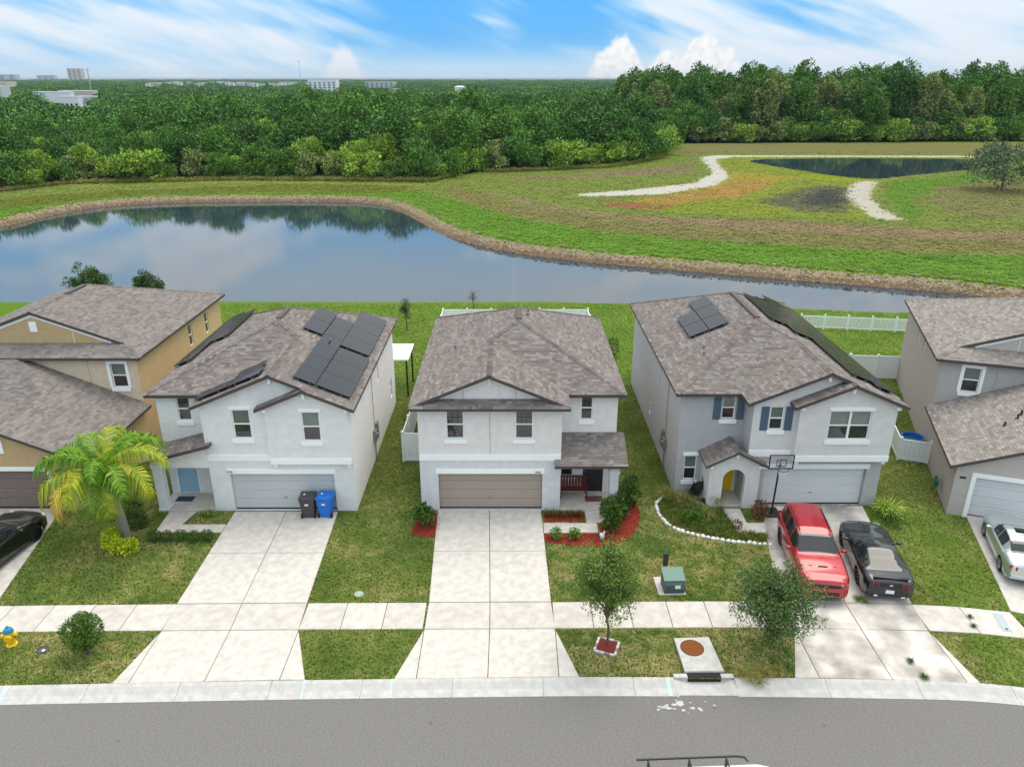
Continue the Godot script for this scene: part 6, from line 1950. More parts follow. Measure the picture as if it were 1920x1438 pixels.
func young_tree(label: String, at: Vector3, h: float, base: float, rad: Vector3, lean: Vector3, seed_: int, cols: Array, nb: int, per: int, ls: float) -> Node3D:
	var o := thing("young_tree", label, "tree", at)
	var rng := RandomNumberGenerator.new(); rng.seed = seed_
	var tk := MB.new(); var br := MB.new(); var lf := MB.new()
	var top := Vector3(0, h * 0.8, 0) + lean
	tk.tube([Vector3.ZERO, Vector3(0.02, base * 0.6, 0.01), Vector3(0, base, 0) + lean * 0.4, top], [0.05, 0.042, 0.035, 0.012], 8)
	put(tk, "trunk", M.bark, o)
	var ctr := Vector3(0, base + rad.y * 0.9, 0) + lean * 0.7
	for k in nb:
		var f := rng.randf_range(0.0, 0.9)
		var st := Vector3(0, base * 0.85, 0).lerp(top, f) + lean * 0.2
		var d := Vector3(rng.randfn(), rng.randfn() * 0.7 + 0.25, rng.randfn()).normalized()
		var e := ctr + d * rad * rng.randf_range(0.55, 1.0)
		if e.y < base * 0.55: e.y = base * 0.6
		var mid := st.lerp(e, 0.55) + Vector3(0, 0.12, 0)
		br.tube([st, mid, e], [0.018, 0.012, 0.005], 5, false)
		var tone := rng.randf_range(0.75, 1.2)
		var cc := []
		for q in cols:
			var w: Color = q * tone
			w.a = 1.0
			cc.append(w)
		foliage(lf, e, Vector3(0.26, 0.2, 0.26) * rng.randf_range(0.8, 1.3), per, ls, ls * 0.5, cc, rng, 0.1, 0.1)
		foliage(lf, mid, Vector3(0.24, 0.18, 0.24), per / 2, ls, ls * 0.5, cc, rng, 0.1, 0.1)
	put(br, "branches", M.bark, o)
	put(lf, "crown", M.leaf, o)
	return o

func palm() -> void:
	var o := thing("palm_tree", "feather palm with arching green and yellowing fronds in front of the white house", "tree", Vector3(-16.95, 0, -28.35))
	var rng := RandomNumberGenerator.new(); rng.seed = 77
	var tk := MB.new()
	var top := Vector3(-0.62, 2.7, -0.4)
	var path := []; var rad := []
	for k in 13:
		var f := k / 12.0
		path.append(Vector3.ZERO.lerp(top, f) + Vector3(0.12 * sin(f * 3.0), 0, 0)); rad.append(lerpf(0.19, 0.12, f) + (0.012 if k % 2 else 0.0))
	tk.tube(path, rad, 12)
	put(tk, "trunk", tri_tex(mat(rgb(150, 146, 136), 0.9, 0.2), T.nz, 1.5, T.fine_n, 0.8), o)
	var cs := MB.new()
	cs.tube([top - Vector3(0, 0.1, 0), top + Vector3(0.02, 0.35, 0), top + Vector3(0.02, 0.7, 0)], [0.14, 0.15, 0.05], 10)
	put(cs, "crownshaft", mat(rgb(120, 150, 60), 0.5), o)
	var green := lins([[78, 122, 26], [100, 148, 30], [120, 160, 34], [88, 130, 34]])
	var lime := lins([[162, 172, 38], [138, 160, 38], [186, 182, 50], [116, 146, 34]])
	var gold := lins([[220, 180, 60], [206, 168, 52], [216, 194, 84], [186, 166, 66]])
	# azimuth (0 = +x, 90 = toward the street), length, how high it starts, palette
	var fr := [[5, 3.3, 0.62, lime], [-25, 3.0, 0.7, green], [20, 3.2, 0.35, lime], [-60, 2.6, 0.8, green], [-95, 2.6, 0.9, lime], [-130, 2.6, 0.8, green], [160, 2.9, 0.65, green], [185, 3.0, 0.5, lime], [150, 3.1, 0.25, lime], [125, 3.0, 0.1, gold], [100, 2.7, 0.35, lime], [85, 2.6, 0.15, green], [62, 2.7, 0.05, lime], [45, 2.8, 0.45, green], [-160, 2.8, 0.6, green], [70, 2.3, 0.75, green], [140, 2.9, -0.1, gold]]
	for q in fr:
		var a := deg_to_rad(q[0] + rng.randf_range(-6, 6))
		var d := Vector3(cos(a), 0, sin(a))
		var L: float = q[1] * 1.15
		var pts := []; var rr := []
		var p := top + Vector3(0, 0.6, 0); var ang: float = lerpf(0.15, 1.25, (q[2] + 0.1))
		var n := 16
		for k in n + 1:
			pts.append(p); rr.append(lerpf(0.03, 0.006, float(k) / n))
			p += (d * cos(ang) + Vector3(0, sin(ang), 0)) * L / n
			ang -= (2.6 + 0.4 * (0.6 - q[2])) / n * (0.4 + 1.2 * k / n)
		var f := MB.new()
		f.col = lin(150, 160, 60)
		f.tube(pts, rr, 5, false)
		var side := d.cross(Vector3.UP)
		for k in range(2, n * 4):
			var t := k / 4.0
			var i := mini(int(t), n - 1)
			var b: Vector3 = pts[i].lerp(pts[i + 1], t - i)
			var tang: Vector3 = (pts[i + 1] - pts[i]).normalized()
			var ll := 0.72 * sin(PI * clampf(0.12 + 0.86 * t / n, 0, 1)) + 0.1
			for s in [-1.0, 1.0]:
				var c: Color = q[3][rng.randi() % 4] * rng.randf_range(0.8, 1.2)
				c.a = 1.0
				f.col = c
				var ld: Vector3 = (side * s * 0.8 + tang * 0.55 + Vector3(0, rng.randf_range(-0.3, 0.25), 0)).normalized()
				var e1: Vector3 = b + ld * ll * 0.5
				var e2: Vector3 = b + ld * ll + Vector3(0, -ll * rng.randf_range(0.5, 0.95), 0)
				var wv: Vector3 = tang * 0.03
				f.face([b - wv * 0.6, b + wv * 0.6, e1 + wv, e1 - wv], Vector3.UP); f.face([e1 - wv, e1 + wv, e2], Vector3.UP)
		put(f, "frond", M.leaf, o)
	# dead hanging skirt
	var dd := MB.new()
	for k in 5:
		var a := rng.randf() * TAU
		var p := top + Vector3(cos(a) * 0.12, 0.3, sin(a) * 0.12)
		dd.col = lin(186, 156, 110)
		dd.tube([p, p + Vector3(cos(a) * 0.3, -0.5, sin(a) * 0.3), p + Vector3(cos(a) * 0.4, -1.2, sin(a) * 0.4)], [0.015, 0.012, 0.004], 4, false)
	put(dd, "flower_stalks", M.leaf, o)

func bed(label: String, poly: Array, col: Color, seed_: int) -> void:
	# mulch bed: a low mound sheet strewn with chips
	exclude(v2(poly))
	var o := thing("mulch_bed", label, "mulch bed")
	var mb := MB.new()
	mb.prism(v2(poly), -0.05, 0.03)
	put(mb, "soil", tri_tex(mat(col, 0.95, 0.1), T.speck, 0.9), o)
	var rng := RandomNumberGenerator.new(); rng.seed = seed_
	var pp := PackedVector2Array(v2(poly))
	var r := Rect2(pp[0], Vector2.ZERO)
	for p in pp: r = r.expand(p)
	var ch := MB.new()
	var n := int(r.get_area() * 260)
	for i in n:
		var p := r.position + Vector2(rng.randf(), rng.randf()) * r.size
		if not Geometry2D.is_point_in_polygon(p, pp): continue
		var c := col.srgb_to_linear() * rng.randf_range(0.55, 1.5)
		c.a = 1.0
		ch.col = c
		var a := rng.randf() * TAU
		var d := Vector3(cos(a), rng.randf_range(-0.3, 0.3), sin(a)); var e := Vector3(-sin(a), rng.randf_range(-0.3, 0.3), cos(a))
		var q := Vector3(p.x, 0.04 + rng.randf() * 0.02, p.y)
		ch.face([q - d * 0.04 - e * 0.012, q + d * 0.04 - e * 0.012, q + d * 0.04 + e * 0.012, q - d * 0.04 + e * 0.012], Vector3.UP)
	var co := put(ch, "mulch_chips", M.shingle, o)
	co.set_meta("kind", "stuff")

func make_plants() -> void:
	var dark := lins([[52, 84, 30], [64, 98, 36], [44, 72, 28], [82, 112, 44]])
	var mid := lins([[74, 110, 36], [92, 126, 44], [60, 94, 32], [110, 138, 52]])
	var limes := lins([[206, 212, 40], [224, 222, 60], [180, 196, 40], [150, 176, 40]])
	var oak := lins([[66, 96, 46], [80, 110, 52], [56, 82, 42], [96, 124, 60]])
	palm()
	# ring of yellow-green shrubs at the palm's foot
	for q in [[-17.35, -27.75, 0.34], [-16.9, -27.45, 0.34], [-16.4, -27.4, 0.36], [-17.6, -28.25, 0.3]]:
		shrub("croton_shrub", "low yellow-green shrub curving round the foot of the palm", Vector3(q[0], 0, q[1]), Vector3(q[2] * 1.2, 0.34, q[2]), 560, 0.13, 0.07, limes, int(q[0] * -100), "yellow-green shrubs round the palm")
	for k in 5:
		shrub("boxwood_shrub", "small clipped round shrub in the row along the white house walk", Vector3(-15.75 + k * 0.58, 0, -28.32 + 0.05 * (k % 2)), Vector3(0.3, 0.29, 0.29), 760, 0.06, 0.035, dark, 300 + k, "clipped shrubs along the walk")
	grass_clump("bedding_plant", "pale strappy plant in the small bed by the white garage", Vector3(-14.1, 0, -30.35), 90, 0.35, 0.4, 0.03, lins([[120, 150, 60], [170, 190, 100], [90, 120, 40]]), 311)
	shrub("side_shrub", "dark leafy shrub in the gap beside the white porch", Vector3(-17.6, 0, -30.3), Vector3(0.5, 0.42, 0.5), 500, 0.12, 0.06, dark, 320)
	shrub("side_shrub", "dark spreading shrub between the palm and the white porch", Vector3(-16.9, 0, -29.4), Vector3(0.45, 0.35, 0.4), 420, 0.12, 0.06, dark, 322)
	# clipped globe on the verge
	var gt := thing("globe_tree", "round clipped green bush on a short stem in the verge", "shrub", Vector3(-15.05, 0, -21.3))
	var rng := RandomNumberGenerator.new(); rng.seed = 5
	var tk := MB.new(); tk.tube([Vector3.ZERO, Vector3(0.0, 0.5, 0.0), Vector3(0, 0.9, 0)], [0.05, 0.04, 0.03], 8)
	tk.tube([Vector3(0.08, 0, 0.05), Vector3(0.02, 0.6, 0)], [0.035, 0.025], 8)
	put(tk, "trunk", M.bark, gt)
	var gl := MB.new(); lobed(gl, Vector3(0, 0.98, 0), Vector3(0.72, 0.66, 0.7), 34, 95, 0.085, 0.05, mid, rng, 0.42)
	foliage(gl, Vector3(0, 0.98, 0), Vector3(0.68, 0.62, 0.66), 1500, 0.08, 0.05, mid, rng, 0.8)
	put(gl, "crown", M.leaf, gt)
	# off-white house beds
	var red := rgb(152, 66, 52)
	bed("red mulch bed at the left corner of the taupe garage door", [[-4.5, -28.75], [-3.75, -28.55], [-3.3, -28.8], [-3.35, -30.6], [-4.4, -30.6]], red, 1)
	bed("red mulch bed with low spiky plants under the porch", [[1.48, -29.86], [3.2, -29.86], [3.36, -30.0], [3.36, -30.7], [1.48, -30.75]], red, 2)
	bed("curved red mulch bed beside the garden walk", [[1.46, -28.2], [1.46, -28.85], [3.95, -28.9], [4.0, -29.7], [4.5, -29.75], [4.5, -30.7], [5.9, -32.0], [6.0, -30.6], [5.75, -29.5], [5.3, -28.7], [4.6, -28.05], [3.8, -27.8], [2.6, -27.95]], red, 3)
	shrub("corner_shrub", "rounded green shrub with broad leaves left of the taupe garage", Vector3(-3.98, 0.03, -29.6), Vector3(0.56, 0.62, 0.55), 900, 0.15, 0.075, dark + mid, 330, "", 10)
	for k in 6:
		grass_clump("bromeliad", "low spiky olive plant in the row under the porch", Vector3(1.65 + k * 0.29, 0.03, -30.32), 34, 0.34, 0.26, 0.045, lins([[92, 96, 44], [120, 104, 52], [76, 92, 40], [130, 96, 60]]), 340 + k, "spiky plants under the porch", 0.35)
	for k in 2:
		shrub("young_shrub", "small bright green shrub on the red mulch by the walk", Vector3(1.95 + k * 0.8, 0.03, -28.5), Vector3(0.26, 0.26, 0.24), 260, 0.11, 0.06, lins([[96, 140, 44], [110, 156, 50], [80, 122, 40]]), 350 + k, "two small shrubs on the red mulch")
	shrub("cane_shrub", "large upright shrub with long pointed leaves beside the porch walk", Vector3(4.35, 0.03, -29.25), Vector3(0.62, 0.85, 0.6), 1100, 0.24, 0.06, dark + mid, 360, "", 9)
	shrub("side_shrub", "reddish green leafy shrub hiding the porch post", Vector3(4.95, 0.03, -30.35), Vector3(0.6, 0.72, 0.6), 900, 0.17, 0.07, dark + lins([[110, 82, 50]]), 361, "", 9)
	shrub("side_shrub", "loose dark shrub at the right side of the off-white house", Vector3(5.55, 0.03, -31.3), Vector3(0.6, 0.75, 0.65), 800, 0.16, 0.07, dark, 362, "", 8)
	shrub("side_shrub", "thin tall shrub behind the loose shrub along the side lawn", Vector3(5.75, 0.0, -32.6), Vector3(0.45, 0.5, 0.5), 420, 0.15, 0.06, dark + mid, 363, "", 6)
	# grey house garden with a painted stone edging
	var eg := thing("garden_edging", "curving row of white painted stones round the grey house garden", "edging")
	var path := Curve3D.new()
	for q in [[7.3, -32.0], [6.86, -31.35], [6.85, -30.45], [7.08, -29.65], [7.6, -29.03], [8.6, -28.56], [9.7, -28.2], [11.05, -28.0], [11.4, -28.0]]: path.add_point(Vector3(q[0], 0, q[1]))
	var ln := path.get_baked_length()
	var sm := []
	for k in 4:
		var mb := MB.new(); mb.ball(Vector3(0, 0.06, 0), Vector3(0.115, 0.085, 0.085), 8, 5, 0.12, 900 + k)
		sm.append(mb.mesh(mat(rgb(232, 230, 226), 0.85)))
	var s := 0.0
	var k2 := 0
	rng.seed = 55
	while s < ln:
		var p := path.sample_baked(s)
		var p2 := path.sample_baked(minf(s + 0.1, ln))
		var yaw := atan2(-(p2.z - p.z), p2.x - p.x) + rng.randf_range(-0.35, 0.35)
		place(sm[k2 % 4], "stone", eg, Transform3D(Basis(Vector3.UP, yaw).scaled(Vector3.ONE * rng.randf_range(0.85, 1.15)), p + Vector3(0, 0.0, rng.randf_range(-0.03, 0.03))))
		s += rng.randf_range(0.2, 0.25); k2 += 1
	var inside := PackedVector2Array(v2([[7.3, -32.3], [6.98, -31.2], [7.0, -30.4], [7.2, -29.7], [7.7, -29.2], [8.7, -28.72], [9.8, -28.35], [11.2, -28.15], [11.4, -28.8], [10.1, -28.85], [9.9, -31.0], [9.05, -31.0], [9.0, -32.4]]))
	var bedg := MB.new(); var gcol := lins([[78, 104, 34], [96, 122, 40], [64, 90, 30], [118, 128, 52], [140, 138, 70]])
	rng.seed = 66
	for i in 1500:
		var p := Vector2(rng.randf_range(6.9, 11.4), rng.randf_range(-32.4, -28.1))
		if Geometry2D.is_point_in_polygon(p, inside): blades(bedg, Vector3(p.x, 0, p.y), 7, 0.34, 0.2, 0.018, gcol, rng, 0.6)
	var go := put(bedg, numbered("garden_grass"), M.leaf, self)
	go.set_meta("label", "long uncut grass filling the garden inside the white stones"); go.set_meta("category", "grass"); go.set_meta("kind", "stuff")
	for q in [[7.55, -31.7, 0.85], [8.9, -30.2, 0.6], [9.65, -31.35, 0.95], [8.3, -31.4, 0.6]]:
		grass_clump("fountain_grass", "straw-tipped fountain grass clump in the grey house garden", Vector3(q[0], 0, q[1]), 260, q[2], 0.6, 0.014, lins([[150, 146, 78], [176, 166, 104], [110, 126, 52], [130, 134, 60]]), int(q[0] * 91), "fountain grass clumps in the stone-edged garden", 0.55)
	shrub("dwarf_shrub", "green shrub among the grasses inside the white stones", Vector3(8.3, 0, -29.7), Vector3(0.7, 0.4, 0.55), 700, 0.13, 0.05, mid, 371, "", 7)
	shrub("copperleaf_shrub", "bronze red shrub beside the red vehicle and basketball hoop", Vector3(11.45, 0, -30.15), Vector3(0.36, 0.5, 0.34), 420, 0.14, 0.06, lins([[120, 70, 52], [150, 92, 66], [98, 62, 44], [150, 130, 80]]), 372)
	shrub("dwarf_shrub", "small reddish plant at the end of the garden walk", Vector3(10.15, 0, -29.25), Vector3(0.22, 0.24, 0.22), 150, 0.12, 0.05, lins([[112, 70, 50], [92, 96, 46]]), 373)
	grass_clump("shell_ginger", "yellow-green strappy plant at the right corner of the grey garage", Vector3(17.45, 0, -30.45), 170, 0.75, 0.75, 0.05, lins([[158, 182, 60], [184, 200, 80], [128, 158, 50], [106, 134, 46]]), 374)
	shrub("side_shrub", "low weedy shrub under the strappy plant by the grey garage", Vector3(17.35, 0, -29.6), Vector3(0.4, 0.25, 0.5), 300, 0.12, 0.05, mid, 375)
	# weeds in the joints of the right-hand driveway
	for q in [[13.62, -24.2, 0.3, 60], [13.9, -20.85, 0.16, 40], [14.0, -20.1, 0.2, 36], [17.3, -23.2, 0.14, 30], [17.15, -22.7, 0.14, 30]]:
		grass_clump("weed_tuft", "green weed tuft growing in a driveway joint", Vector3(q[0], 0.03, q[1]), q[3] * 2, 0.14, q[2], 0.02, mid, int(q[0] * 77), "weeds in the paving joints", 0.6)
	for q in [[7.9, -20.25, 0.36], [8.25, -20.0, 0.4], [8.6, -20.35, 0.4], [9.1, -20.4, 0.3]]:
		grass_clump("dry_grass_clump", "straw-coloured grass spilling over the kerb by the storm drain", Vector3(q[0], 0, q[1]), 150, 0.2, q[2], 0.02, lins([[176, 160, 92], [150, 146, 78], [124, 130, 62]]), int(q[0] * 37), "dry grass spilling over the kerb", 0.8)
	# street trees
	young_tree("slender young tree in a square brick ring on the verge", Vector3(3.42, 0.0, -21.75), 4.9, 1.25, Vector3(1.2, 1.75, 1.15), Vector3(-0.2, 0, 0.0), 12, lins([[96, 124, 50], [112, 140, 58], [80, 108, 44], [130, 154, 70]]), 120, 62, 0.09)
	young_tree("leaning young evergreen tree over the sidewalk by the driveway", Vector3(9.2, 0.0, -21.75), 4.0, 0.5, Vector3(1.6, 1.6, 1.25), Vector3(0.1, 0, 0.15), 13, lins([[84, 114, 58], [100, 128, 66], [72, 100, 52], [116, 142, 78]]), 150, 66, 0.09)
	# brick ring round the slender tree
	var ringo := thing("tree_ring", "square ring of pale concrete blocks filled with dark red mulch", "tree ring", Vector3(3.4, 0, -21.62), deg_to_rad(-20))
	var bm := mat(rgb(206, 198, 196), 0.9); var bm2 := mat(rgb(150, 128, 124), 0.9)
	var bk := MB.new(); bk.box(Vector3(0, 0.04, 0), Vector3(0.17, 0.1, 0.09), 0.012)
	var bme := [bk.mesh(bm), bk.mesh(bm2)]
	for side in 4:
		for j in 4:
			place(bme[(side + j) % 3 / 2], "block", ringo, Transform3D(Basis(Vector3.UP, side * PI / 2), Basis(Vector3.UP, side * PI / 2) * Vector3(-0.27 + j * 0.18, 0, 0.37)))
	var mu := MB.new(); mu.rbox(-0.32, 0.32, -0.02, 0.055, -0.32, 0.32, 0.01)
	put(mu, "mulch", tri_tex(mat(rgb(124, 44, 36), 0.95), T.speck, 1.2), ringo)
	exclude(v2([[2.83, -21.5], [3.3, -22.2], [3.95, -21.75], [3.45, -21.1]]))
	# back gardens
	young_tree("thin dark sapling on the back lawn by the water", Vector3(-8.5, 0, -58.3), 3.2, 0.9, Vector3(0.5, 1.0, 0.5), Vector3.ZERO, 14, lins([[70, 78, 48], [58, 66, 40]]), 20, 26, 0.12)
	young_tree("bare little sapling behind the off-white house", Vector3(-3.4, 0, -64.0), 1.9, 0.7, Vector3(0.35, 0.6, 0.35), Vector3.ZERO, 15, lins([[78, 84, 50]]), 12, 14, 0.1)
	young_tree("bushy garden tree behind the tan house roof", Vector3(-34.6, 0, -60.5), 5.4, 1.9, Vector3(1.9, 1.6, 1.6), Vector3.ZERO, 16, oak, 70, 60, 0.17)
	young_tree("smaller bushy tree showing over the tan house ridge", Vector3(-29.6, 0, -60.0), 5.0, 1.9, Vector3(1.1, 1.4, 1.1), Vector3.ZERO, 17, dark, 50, 56, 0.17)
	shrub("side_shrub", "small dark bush on the lawn edge left of the grey house", Vector3(7.3, 0, -52.0), Vector3(0.5, 0.8, 0.5), 400, 0.16, 0.07, dark, 381)
	lawn()

func lawn() -> void:
	# grass of the lawns: tufts scattered wherever nothing is paved or built
	var tm := []
	var rng := RandomNumberGenerator.new(); rng.seed = 404
	for v in 3:
		var mb := MB.new()
		mb.col = Color(1, 1, 1)
		for i in 9:
			var a := rng.randf() * TAU; var r := rng.randf() * 0.06
			var p := Vector3(cos(a) * r, 0, sin(a) * r)
			var b := rng.randf() * TAU
			var h := rng.randf_range(0.035, 0.085)
			var e := Vector3(cos(b), 0, sin(b)) * 0.011
			mb.face([p - e, p + e, p + Vector3(cos(b + 1.6) * 0.045, h, sin(b + 1.6) * 0.045)], Vector3.UP)
		tm.append(mb.mesh(M.leaf))
	var nA := FastNoiseLite.new(); nA.seed = 3; nA.frequency = 0.28; nA.fractal_octaves = 3
	var nB := FastNoiseLite.new(); nB.seed = 8; nB.frequency = 1.3; nB.fractal_octaves = 2
	var g1 := lin(134, 156, 72); var g2 := lin(162, 172, 90); var straw := lin(206, 192, 134); var deep := lin(104, 138, 58); var bright := lin(150, 184, 70)
	var tr := [[], [], []]; var cs := [[], [], []]
	var zones := [[Rect2(-28, -31.6, 62, 13.5), 235.0], [Rect2(-28, -49, 60, 17.5), 120.0], [Rect2(-36, -66, 76, 17), 55.0]]
	for z in zones:
		var r: Rect2 = z[0]
		var n := int(r.get_area() * z[1])
		for i in n:
			var x := r.position.x + rng.randf() * r.size.x; var y := r.position.y + rng.randf() * r.size.y
			if y > ktab(KERB, x) - 0.03 if y > -21.5 else false: continue
			var ix := int((x - mask_r.position.x) * MPX); var iy := int((y - mask_r.position.y) * MPX)
			if ix < 0 or iy < 0 or ix >= masks.get_width() or iy >= masks.get_height(): continue
			if masks.get_pixel(ix, iy).r > 0.5: continue
			var a := nA.get_noise_2d(x, y); var b := nB.get_noise_2d(x, y)
			var c := g1.lerp(g2, clampf(0.5 + a * 1.2 + b * 0.4, 0, 1))
			var dry := 0.17
			if y > -24.2: dry = 0.3
			if x > 1.0 and x < 10.5 and y > -30.0: dry = 0.4
			if x > 1.0 and x < 10.0 and y > -24.0: dry = 0.52
			if x > 15.0: dry = 0.2
			if x > -8.2 and x < -3.0: dry = 0.12
			if y < -32.0: dry = 0.03
			c = c.lerp(straw, clampf((a * 0.9 + b * 0.8 + dry * 1.6 - 0.45) * 1.3, 0, 0.85))
			c = c.lerp(deep, clampf((-a * 1.2 - b * 0.5 - 0.1), 0, 0.8))
			if y < -45.0 or (x > 16.5 and y > -31.0): c = c.lerp(bright, 0.45)
			c *= rng.randf_range(0.7, 1.1)
			c.a = 1.0
			var v := rng.randi() % 3
			var sc := rng.randf_range(0.8, 1.35) * (1.35 if y < -49 else 1.0)
			tr[v].append(Transform3D(Basis(Vector3.UP, rng.randf() * TAU).scaled(Vector3(sc, sc * rng.randf_range(0.7, 1.1), sc)), Vector3(x, ground_y(x, y), y)))
			cs[v].append(c)
	var o := Node3D.new()
	o.name = "lawn_grass"
	add_child(o)
	o.set_meta("label", "mown green and straw-flecked grass of the front and back lawns"); o.set_meta("category", "grass"); o.set_meta("kind", "stuff")
	for v in 3: multi("grass_tufts", tm[v], tr[v], cs[v], o)

var shore_c: PackedVector2Array
func ground_y(x: float, z: float) -> float:
	if z > -58.0: return 0.0
	if shore_c.size() == 0: shore_c = smooth_poly(POND)
	return ground_height(x, z, shore_c)

func multi(called: String, mesh: Mesh, tr: Array, cs: Array, parent: Node) -> MultiMeshInstance3D:
	var mm := MultiMesh.new()
	mm.transform_format = MultiMesh.TRANSFORM_3D
	mm.use_colors = cs.size() > 0
	mm.mesh = mesh
	mm.instance_count = tr.size()
	for i in tr.size():
		mm.set_instance_transform(i, tr[i])
		if cs.size() > 0: mm.set_instance_color(i, cs[i])
	var o := MultiMeshInstance3D.new()
	o.name = called
	o.multimesh = mm
	parent.add_child(o, true)
	o.set_meta("kind", "stuff")
	return o

# ---------------------------------------------------------------- woods, far town
func wood_tree(seed_: int, h: float, w: float, cb: float, cols: Array, lobes: int, per: int, ls: float, trunk := 0.2, flat := 1.0, lr := 0.32) -> Node3D:
	# returns a loose (unparented) prototype: trunk and crown
	var o := Node3D.new()
	var rng := RandomNumberGenerator.new(); rng.seed = seed_
	var tk := MB.new()
	tk.tube([Vector3(0, -0.2, 0), Vector3(rng.randf_range(-0.3, 0.3), h * 0.4, rng.randf_range(-0.3, 0.3)), Vector3(0, h * 0.8, 0)], [trunk, trunk * 0.75, trunk * 0.2], 6, false)
	for k in 5:
		var a := rng.randf() * TAU
		var y := lerpf(cb, h * 0.7, rng.randf())
		tk.tube([Vector3(0, y, 0), Vector3(cos(a) * w * 0.3, y + h * 0.14, sin(a) * w * 0.3)], [trunk * 0.4, trunk * 0.12], 5, false)
	var t := MeshInstance3D.new(); t.name = "trunk"; t.mesh = tk.mesh(M.bark); o.add_child(t)
	var mb := MB.new()
	lobed(mb, Vector3(0, (h + cb) / 2, 0), Vector3(w / 2, (h - cb) / 2 * flat, w / 2), lobes, per, ls, ls * 0.62, cols, rng, lr, 0.2, 0.5, 0.9)
	var c := MeshInstance3D.new(); c.name = "crown"; c.mesh = mb.mesh(M.leaf_far); o.add_child(c)
	return o

func make_far() -> void:
	var rng := RandomNumberGenerator.new(); rng.seed = 99
	var deep := lins([[66, 108, 42], [80, 122, 48], [56, 94, 38], [94, 134, 54]])
	var mid := lins([[84, 128, 48], [100, 142, 54], [72, 114, 44], [114, 152, 62]])
	var pale := lins([[132, 168, 58], [150, 182, 66], [118, 154, 52], [164, 188, 80]])
	var olive := lins([[122, 142, 76], [138, 152, 86], [106, 128, 68], [150, 156, 98]])
	var kinds := []
	# [prototype, name, label, half width]
	kinds.append([wood_tree(1, 10.0, 10.5, 0.4, deep, 42, 130, 0.62), "broadleaf_tree", "dense dark green broadleaf tree in the wood across the pond"])
	kinds.append([wood_tree(2, 11.4, 10.0, 0.6, mid, 42, 130, 0.62), "broadleaf_tree", "mid green broadleaf tree in the wood across the pond"])
	kinds.append([wood_tree(3, 9.2, 11.5, 0.4, deep, 46, 130, 0.62), "broadleaf_tree", "wide spreading dark green tree in the wood across the pond"])
	kinds.append([wood_tree(4, 8.4, 8.5, 0.4, pale, 30, 130, 0.55), "broadleaf_tree", "bright yellow-green tree at the edge of the wood"])
	kinds.append([wood_tree(5, 21.5, 14.0, 1.0, mid, 66, 140, 0.85, 0.3, 1.0, 0.25), "tall_tree", "tall mid green tree in the high wood beyond the basin"])
	kinds.append([wood_tree(6, 19.0, 12.0, 2.0, olive, 54, 130, 0.85, 0.28, 1.0, 0.25), "tall_tree", "tall olive tree with bare lower trunk in the high wood"])
	kinds.append([wood_tree(7, 22.5, 13.0, 3.0, deep, 58, 130, 0.85, 0.3, 1.0, 0.25), "pine_tree", "tall dark pine rising from the high wood"])
	kinds.append([wood_tree(8, 4.5, 6.0, 0.1, pale, 22, 90, 0.42, 0.1), "thicket_bush", "bright green thicket bush along the wood's edge"])
	kinds.append([wood_tree(9, 5.5, 6.5, 0.1, mid, 24, 90, 0.42, 0.1), "thicket_bush", "mid green thicket bush along the wood's edge"])
	kinds.append([wood_tree(10, 4.0, 5.0, 0.1, olive, 18, 80, 0.4, 0.1), "thicket_bush", "dull olive thicket bush along the wood's edge"])
	var edge := [[-150, -135], [-91.5, -140], [-85, -151], [-54, -157], [-16, -154], [-9, -169], [5, -173], [23, -180], [38, -201], [47, -248], [107, -252], [180, -258], [260, -262]]
	var spots := []
	# thickets along the edge
	for i in edge.size() - 1:
		var a := Vector2(edge[i][0], edge[i][1]); var b := Vector2(edge[i + 1][0], edge[i + 1][1])
		var n := int(a.distance_to(b) / 3.6)
		for k in n:
			var p := a.lerp(b, (k + rng.randf()) / n) + Vector2(rng.randf_range(-1, 1), -rng.randf_range(0.5, 5.0))
			spots.append([p, [7, 8, 8, 9, 7][rng.randi() % 5], rng.randf_range(0.7, 1.5) if p.x < 45.0 else rng.randf_range(1.0, 1.8)])
	# left wood
	var x := -190.0
	while x < 62.0:
		var z := -140.0
		while z > -345.0:
			var p := Vector2(x + rng.randf_range(-3.6, 3.6), z + rng.randf_range(-3.6, 3.6))
			var ez := tab(edge, p.x)
			if p.y < ez - 4.5 and p.x < 62.0 and absf(p.x) < -p.y * 0.78 + 10.0:
				# clearing with roofs showing at the far left
				if p.y > lerpf(-240.0, -345.0, smoothstep(-150.0, -60.0, p.x)) and (p.x / -p.y > -0.47 or p.y > -240.0):
					var kd: int = [0, 1, 2, 0, 1, 2, 0, 3][rng.randi() % 8]
					if p.y > ez - 9.0 and rng.randf() < 0.4: kd = 3
					spots.append([p, kd, rng.randf_range(0.68, 1.3) * (0.72 if p.x / -p.y < -0.47 else 1.0)])
			z -= 8.2 if z > -260.0 else 9.0
		x += 8.2
	# high wood on the right
	x = 48.0
	while x < 262.0:
		var z := -256.0
		while z > -345.0:
			var p := Vector2(x + rng.randf_range(-2.4, 2.4), z + rng.randf_range(-2.6, 2.6))
			if p.y < tab(edge, p.x) - 5.0 and p.x < -p.y * 0.78 + 6.0:
				var kd: int = [4, 5, 4, 6, 5, 4][rng.randi() % 6]
				if p.y > tab(edge, p.x) - 12.0 and rng.randf() < 0.5: kd = [0, 1, 2][rng.randi() % 3]
				spots.append([p, kd, rng.randf_range(0.72, 1.04)])
			z -= 8.5
		x += 8.0
	spots.sort_custom(func(a, b): return a[0].length_squared() < b[0].length_squared())
	var count := [0, 0, 0]
	var rest := {}
